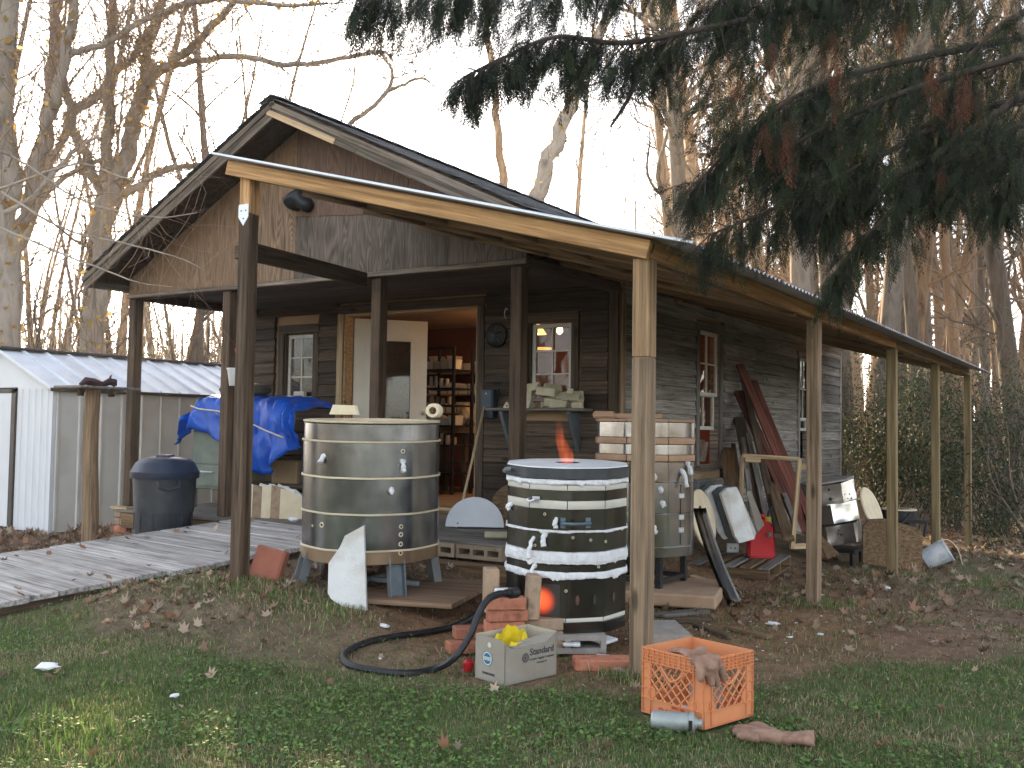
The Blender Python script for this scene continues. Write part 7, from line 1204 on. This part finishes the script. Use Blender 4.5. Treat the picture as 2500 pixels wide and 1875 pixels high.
for px, ds, t0, dens in LB2:
    P = [Vector(p) for p in path(px, ds)]; P = [np.array(q) for q in smooth_path(P, 6)]; n_ = len(P); cb_t.add(P, .020*np.linspace(1, .25, n_), 6); Ltot = sum(np.linalg.norm(P[i+1]-P[i]) for i in range(n_-1))
    for _ in range(int(Ltot*70*dens)):
        f = (t0+(1-t0)*rng.random())*(n_-1); i = min(int(f), n_-2); q = P[i]+(P[i+1]-P[i])*(f-i); tip = f/(n_-1); ld = (P[i+1]-P[i]); ld /= np.linalg.norm(ld); side = rng.normal(0, .55, 3); d0 = ld*rng.uniform(.15, .8)+dn*rng.uniform(.15, .85)+side*.7; L = rng.uniform(.10, .27)*(1.1-.45*tip); B_ = [q]; dd = d0/np.linalg.norm(d0)
        for k in range(4): dd = dd+dn*.12+rng.normal(0, .08, 3); dd /= np.linalg.norm(dd); B_.append(B_[-1]+dd*L/4)
        cb_t.add(B_, .004*np.linspace(1, .4, 5), 3); col = CG[rng.integers(4)]
        for k in range(1, 5):
            for s2 in (1, -1):
                if rng.random() < .75: a = rng.normal(0, 1, 3); a -= dd*a.dot(dd); spray(B_[k], dd*.8+a*.35*s2+dn*.25, rng.uniform(.05, .12), col)
        spray(B_[-1], dd, rng.uniform(.07, .13), col)
for cu0, cv0, ru, rv, n_ in ((2080, 60, 420, 130, 420), (1950, 330, 210, 130, 330), (2250, 330, 270, 170, 560), (2150, 430, 230, 90, 200), (2420, 400, 130, 130, 200), (1430, 150, 190, 80, 260), (1150, 40, 270, 80, 330), (1780, 230, 130, 100, 150), (1850, 470, 120, 60, 120)):
    for _ in range(n_):
        a = rng.uniform(0, 2*PI); r = rng.random()**.5; spray(np.array(at(cu0+ru*r*math.cos(a), cv0+rv*r*math.sin(a), d=rng.uniform(4.1, 5.0))), left*rng.uniform(.1, .8)+dn*rng.uniform(.3, 1.)+rng.normal(0, .35, 3), rng.uniform(.07, .15), CG[rng.integers(4)])
for u, v, d, L in ((1862, 345, 4.2, .16), (1910, 360, 4.2, .18), (1925, 320, 4.2, .14), (2030, 165, 4.2, .16), (2050, 200, 4.2, .20), (2040, 110, 4.3, .14), (2275, 200, 4.2, .22), (2350, 210, 4.2, .24), (2290, 240, 4.2, .18), (2365, 240, 4.2, .18), (2300, 450, 4.3, .12), (1880, 150, 4.3, .15), (1790, 240, 4.3, .14), (2200, 90, 4.3, .15)):
    for _ in range(3): spray(np.array(at(u+random.uniform(-16, 16), v-35+random.uniform(-15, 15), d=d)), dn+np.array(cr)*random.uniform(-.35, .2)+rng.normal(0, .12, 3), L*random.uniform(.6, 1.0), (.085, .030, .012))
V = np.concatenate(FO); np_mesh('foliage', V, np.arange(len(V)).reshape(-1, 3), needle_m, CT, np.concatenate(FC)); put(bpy.data.objects.new('trunk', cb_t.mesh('trunk', mat('dark_evergreen_bark', [(.035, .026, .02), (.065, .05, .04)], scale=8, rough=.95, bump=.3, rnd=0), 0, 9)), CT); print('evergreen tris', len(V)//3)
# ------------------------------------------------------------------ grass, leaves and crumbs on the ground
def in_view(n_, u0, u1, v0, v1, dist_pow=1.0):
    "random ground points that lie in a stretch of the yard"
    out = []
    while len(out) < n_:
        out.append(None)
    return out
def region(n_, x0, x1, y0, y1): return rng.uniform(x0, x1, n_), rng.uniform(y0, y1, n_)
NOGO = [(-6.5, -1.9, 1.88, 12), (.24, .68, -.6, -.2), (-.6, -.25, -.5, -.1), (-9.2, -7.1, 1.6, 5)]
def clear(x, y):
    s_, w_ = ramp_sw(x, y); ok = ~((np.abs(w_) < RW+.03) & (s_ > -.1) & (s_ < 3.95))
    for a, b_, c, d in NOGO: ok &= ~((x > a) & (x < b_) & (y > c) & (y < d))
    return ok
def seen(x, y, pad=.06):
    P = np.stack([x, y, gz(x, y)], -1)-np.array(CAM['p']); z_ = P @ np.array(cf); u = P @ np.array(cr)/z_*CAM['f']/2500; v = P @ np.array(cu)/z_*CAM['f']/2500; return (z_ > .5) & (np.abs(u) < .5+pad) & (v > -.375-pad)
def blades(x, y, h0, h1, w_, cols, lean_=.5, droop=.35):
    n_ = len(x); z_ = gz(x, y)-.006; a = rng.uniform(0, 2*PI, n_); h_ = rng.uniform(h0, h1, n_); ld = rng.uniform(0, 2*PI, n_); ls = np.abs(rng.normal(0, lean_, n_)); wx, wy = np.cos(a)*w_/2, np.sin(a)*w_/2; V = np.zeros((n_, 5, 3)); lx, ly = np.cos(ld)*ls*h_, np.sin(ld)*ls*h_
    V[:, 0] = np.stack([x-wx, y-wy, z_], -1); V[:, 1] = np.stack([x+wx, y+wy, z_], -1); V[:, 2] = np.stack([x+wx*.7+lx*.4, y+wy*.7+ly*.4, z_+h_*.6], -1); V[:, 3] = np.stack([x-wx*.7+lx*.4, y-wy*.7+ly*.4, z_+h_*.6], -1); V[:, 4] = np.stack([x+lx, y+ly, z_+h_*(1-droop*np.minimum(ls, 1))], -1)
    i = (np.arange(n_)*5)[:, None]; F = np.concatenate([i+np.array([[0, 1, 2]]), i+np.array([[0, 2, 3]]), i+np.array([[3, 2, 4]])]); C_ = np.array(cols)[rng.integers(0, len(cols), n_)]*rng.uniform(.65, 1.35, (n_, 1)); return V.reshape(-1, 3), F, np.repeat(C_, 5, 0)
GC_ = [(.108, .178, .046), (.085, .152, .040), (.138, .208, .055), (.095, .162, .056), (.19, .195, .085), (.072, .128, .043)]; SC_ = [(.33, .265, .155), (.42, .35, .21), (.26, .20, .115)]
Vs, Fs, Cs, k0 = [], [], [], 0
def push(r):
    global k0
    V, F, C_ = r; Vs.append(V); Fs.append(F+k0); Cs.append(C_); k0 += len(V)
for (n_, x0, x1, y0, y1, h0, h1, w_, kp) in ((230000, -3.4, 2.2, -2.7, -.2, .012, .034, .0042, 1), (120000, -1., 3.2, -.6, 3.5, .014, .036, .0048, 1), (60000, -.5, 3.8, 3.0, 9.5, .02, .06, .009, 1), (30000, -5.5, -2.6, -3.0, .4, .02, .055, .006, 1)):
    x, y = region(n_, x0, x1, y0, y1); lw_ = lawn(x, y); cl_ = vnoise(x, y, 9, 4); keep = (rng.random(n_) < lw_*(.35+.9*cl_)) & clear(x, y) & seen(x, y); x, y = x[keep], y[keep]; dry = rng.random(len(x)) < .16+.36*(fbm(x, y, 1.1, 12) > .58); push(blades(x[~dry], y[~dry], h0, h1, w_, GC_)); push(blades(x[dry], y[dry], h0, h1*1.1, w_*.8, SC_, .9, .6))
# straw and weeds on the worn ground
x, y = region(70000, -3.2, 3, -1.2, 5.5); keep = clear(x, y) & (rng.random(len(x)) < .30+.5*(vnoise(x, y, 2.2, 6) > .6)) & seen(x, y); push(blades(x[keep], y[keep], .012, .045, .004, SC_+[(.12, .085, .05), (.09, .06, .04), (.16, .11, .07)], 1.6, .8))
for cx, cy, r, n_, hh in ((-2.45, -.12, .28, 450, .07), (-2.15, -.05, .30, 500, .065), (-1.75, -.02, .18, 350, .06), (-2.85, -.2, .25, 250, .05), (.05, 0, .14, 500, .08), (.05, 2.95, .22, 700, .07), (-1.9, -.2, .3, 300, .05), (0, 5.7, .3, 500, .08)):
    x, y = rng.normal(cx, r*.6, n_), rng.normal(cy, r*.5, n_); push(blades(x, y, hh*.3, hh, .005, SC_[:2]+GC_[:3], .7, .5))
# long sunlit tussocks at the lower left
x, y = rng.normal(-1.33, .28, 350), rng.normal(-2.02, .16, 350); push(blades(x, y, .03, .085, .006, GC_[:3], .5, .4))
tag(np_mesh('lawn_grass', np.concatenate(Vs), np.concatenate(Fs), grass_m, None, np.concatenate(Cs)), 'short rough winter lawn', 'grass', kind='stuff'); print('grass tris', sum(len(f) for f in Fs))
# clover
x, y = region(90000, -3.4, 2.4, -2.7, .2); keep = (rng.random(len(x)) < lawn(x, y)*(vnoise(x, y, 3.1, 2) > .5)*.55) & clear(x, y) & seen(x, y); x, y = x[keep], y[keep]; n_ = len(x); z_ = gz(x, y)+rng.uniform(.008, .03, n_); r = rng.uniform(.004, .0085, n_); V = np.zeros((n_, 6, 3)); tx, ty = rng.normal(0, .35, n_), rng.normal(0, .35, n_)
for j in range(6): q = j*PI/3; dx, dy = r*math.cos(q), r*math.sin(q); V[:, j] = np.stack([x+dx, y+dy, z_+tx*dx+ty*dy], -1)
F = (np.arange(n_)*6)[:, None]+np.array([[0, 1, 2, 3]]); F = np.concatenate([F, (np.arange(n_)*6)[:, None]+np.array([[0, 3, 4, 5]])]); C_ = np.repeat(np.array(GC_)[rng.integers(0, 4, n_)]*rng.uniform(.7, 1.5, (n_, 1)), 6, 0); tag(np_mesh('clover_leaves', V.reshape(-1, 3), F, grass_m, None, C_), 'clover scattered through the lawn', 'clover', kind='stuff')
# dead leaves
def leafset(x, y, s0, s1, cols, lift=.006):
    n_ = len(x); s_ = rng.uniform(s0, s1, n_); a = rng.uniform(0, 2*PI, n_); z_ = gz(x, y)+lift+rng.uniform(0, .012, n_); tx, ty = rng.normal(0, .5, n_), rng.normal(0, .5, n_); curl = rng.uniform(-.5, 1.3, n_); pts = [(0, 0), (.55, -.05), (.30, .16), (.42, .42), (.10, .30), (-.25, .48), (-.22, .15), (-.62, .05), (-.25, -.14), (-.30, -.45), (.05, -.30), (.36, -.46), (.28, -.16)]; V = np.zeros((n_, 13, 3))
    for j, (px, py) in enumerate(pts): lx, ly = px*s_, py*s_; X = lx*np.cos(a)-ly*np.sin(a); Y = lx*np.sin(a)+ly*np.cos(a); V[:, j] = np.stack([x+X, y+Y, z_+tx*X+ty*Y+curl*(lx*lx+ly*ly)/s_*1.2], -1)
    i = (np.arange(n_)*13)[:, None]; F = np.concatenate([i+np.array([[0, j, j % 12+1]]) for j in range(1, 13)]); C_ = np.repeat(np.array(cols)[rng.integers(0, len(cols), n_)]*rng.uniform(.6, 1.35, (n_, 1)), 13, 0); return V.reshape(-1, 3), F, C_
LC = [(.22, .145, .095), (.30, .215, .15), (.16, .10, .065), (.36, .275, .20), (.26, .14, .085)]
Vs, Fs, Cs, k0 = [], [], [], 0
for n_, x0, x1, y0, y1, p, s0, s1 in ((2600, -9, -4.9, -1.0, 2.6, 1, .05, .10), (1800, -.9, 3.2, 1.8, 9.5, .75, .04, .09), (900, -3.3, -1.9, -.9, .9, .4, .025, .065), (700, -3.2, 2.4, -2.6, 1.8, .14, .03, .065), (1500, -2., 4, 8, 16, 1, .05, .10), (700, -1.9, .2, .9, 5, .4, .03, .06), (300, -6.4, -1.9, 1.2, 1.9, .5, .04, .08)):
    x, y = region(n_, x0, x1, y0, y1); keep = (rng.random(n_) < p*(.4+1.1*vnoise(x, y, 1.3, 9))) & clear(x, y) & seen(x, y); push(leafset(x[keep], y[keep], s0, s1, LC))
n_ = 46; s_ = rng.uniform(.1, 3.7, n_); w_ = rng.choice([-1, 1], n_)*rng.uniform(.3, 1, n_)**.6*.85; x = RO[0]-math.sin(RA)*s_+math.cos(RA)*w_; y = RO[1]-math.cos(RA)*s_-math.sin(RA)*w_; V, F, C_ = leafset(x, y, .03, .07, LC); dz = np.repeat(DZ+.012-.0733*s_-gz(x, y), 13); V[:, 2] += dz; push((V, F, C_))
tag(np_mesh('fallen_leaves', np.concatenate(Vs), np.concatenate(Fs), leaf_m, None, np.concatenate(Cs)), 'brown fallen leaves strewn over the yard', 'leaves', kind='stuff')
# pale crumbs of fibre, and the larger scraps one by one
V = []; F = []; k = 0
for _ in range(420):
    x, y = (random.gauss(-.1, .75), random.gauss(1.4, 1.2)) if random.random() < .75 else (random.uniform(-1.8, 1.6), random.uniform(-.8, 5)); 
    if not clear(np.array([x]), np.array([y]))[0]: continue
    s_ = random.uniform(.004, .012); z_ = G(x, y)+.004
    P = [(x+random.uniform(-s_, s_), y+random.uniform(-s_, s_), z_+random.uniform(0, s_)) for _ in range(5)]; V += P; F += [(k, k+1, k+2), (k, k+2, k+3), (k, k+3, k+4), (k+1, k+4, k+2)]; k += 5
tag(np_mesh('fibre_crumbs', V, F, fibre), 'tiny white fibre crumbs sprinkled on the bare clay', 'crumbs', kind='stuff')
for i, (u, v, s_, lb) in enumerate(((1886, 1526, .028, 'white fibre lump on the bare ground left of the second side post'), (1803, 1465, .02, 'white fibre scrap at the foot of the long black panel'), (2165, 1438, .03, 'pale crumpled scrap below the plywood board'), (2003, 1550, .014, 'small white scrap on the leaf litter right of the laths'), (1928, 1557, .014, 'tiny white scrap right of the brown lath'), (1668, 1400, .03, 'white fibre lump under the ringed kiln'), (938, 1530, .022, 'white scrap of paper in front of the half-octagon shelf'), (115, 1643, .035, 'torn white paper on the grass at the lower left'), (427, 1712, .016, 'small white paper scrap in the grass below the ramp'), (2005, 1455, .02, 'flat pale chip right of the second side post'))):
    p = ag(u, v); bmx = bmesh.new(); bmesh.ops.create_icosphere(bmx, subdivisions=2, radius=s_)
    for q in bmx.verts: q.co = Vector((q.co.x*1.6, q.co.y, q.co.z*.45))*random.uniform(.7, 1.25)
    tag(MB().bm(bmx).build('white_scrap', fibre, None, M=T(p.x, p.y, p.z+s_*.3+(.02 if v > 1600 else 0)) @ rz(i)), lb, 'scrap')


hz = bpy.data.materials.new('glare_air'); hz.use_nodes = True; n = hz.node_tree; n.nodes.clear(); o = n.nodes.new('ShaderNodeOutputMaterial'); v = n.nodes.new('ShaderNodeVolumePrincipled'); v.inputs['Color'].default_value = (1, .97, .93, 1); v.inputs['Density'].default_value = .0008; v.inputs['Anisotropy'].default_value = .65; lk(n, v.outputs[0], o.inputs['Volume'])
tag(MB().box(-200, 200, -90, 260, -2.2, 36).build('glare_haze', hz, None), 'thin added volume imitating lens glare and golden glow in the woods', 'glare_haze', kind='stuff')  # added scattering volume; stands in for lens glare and glow between trees
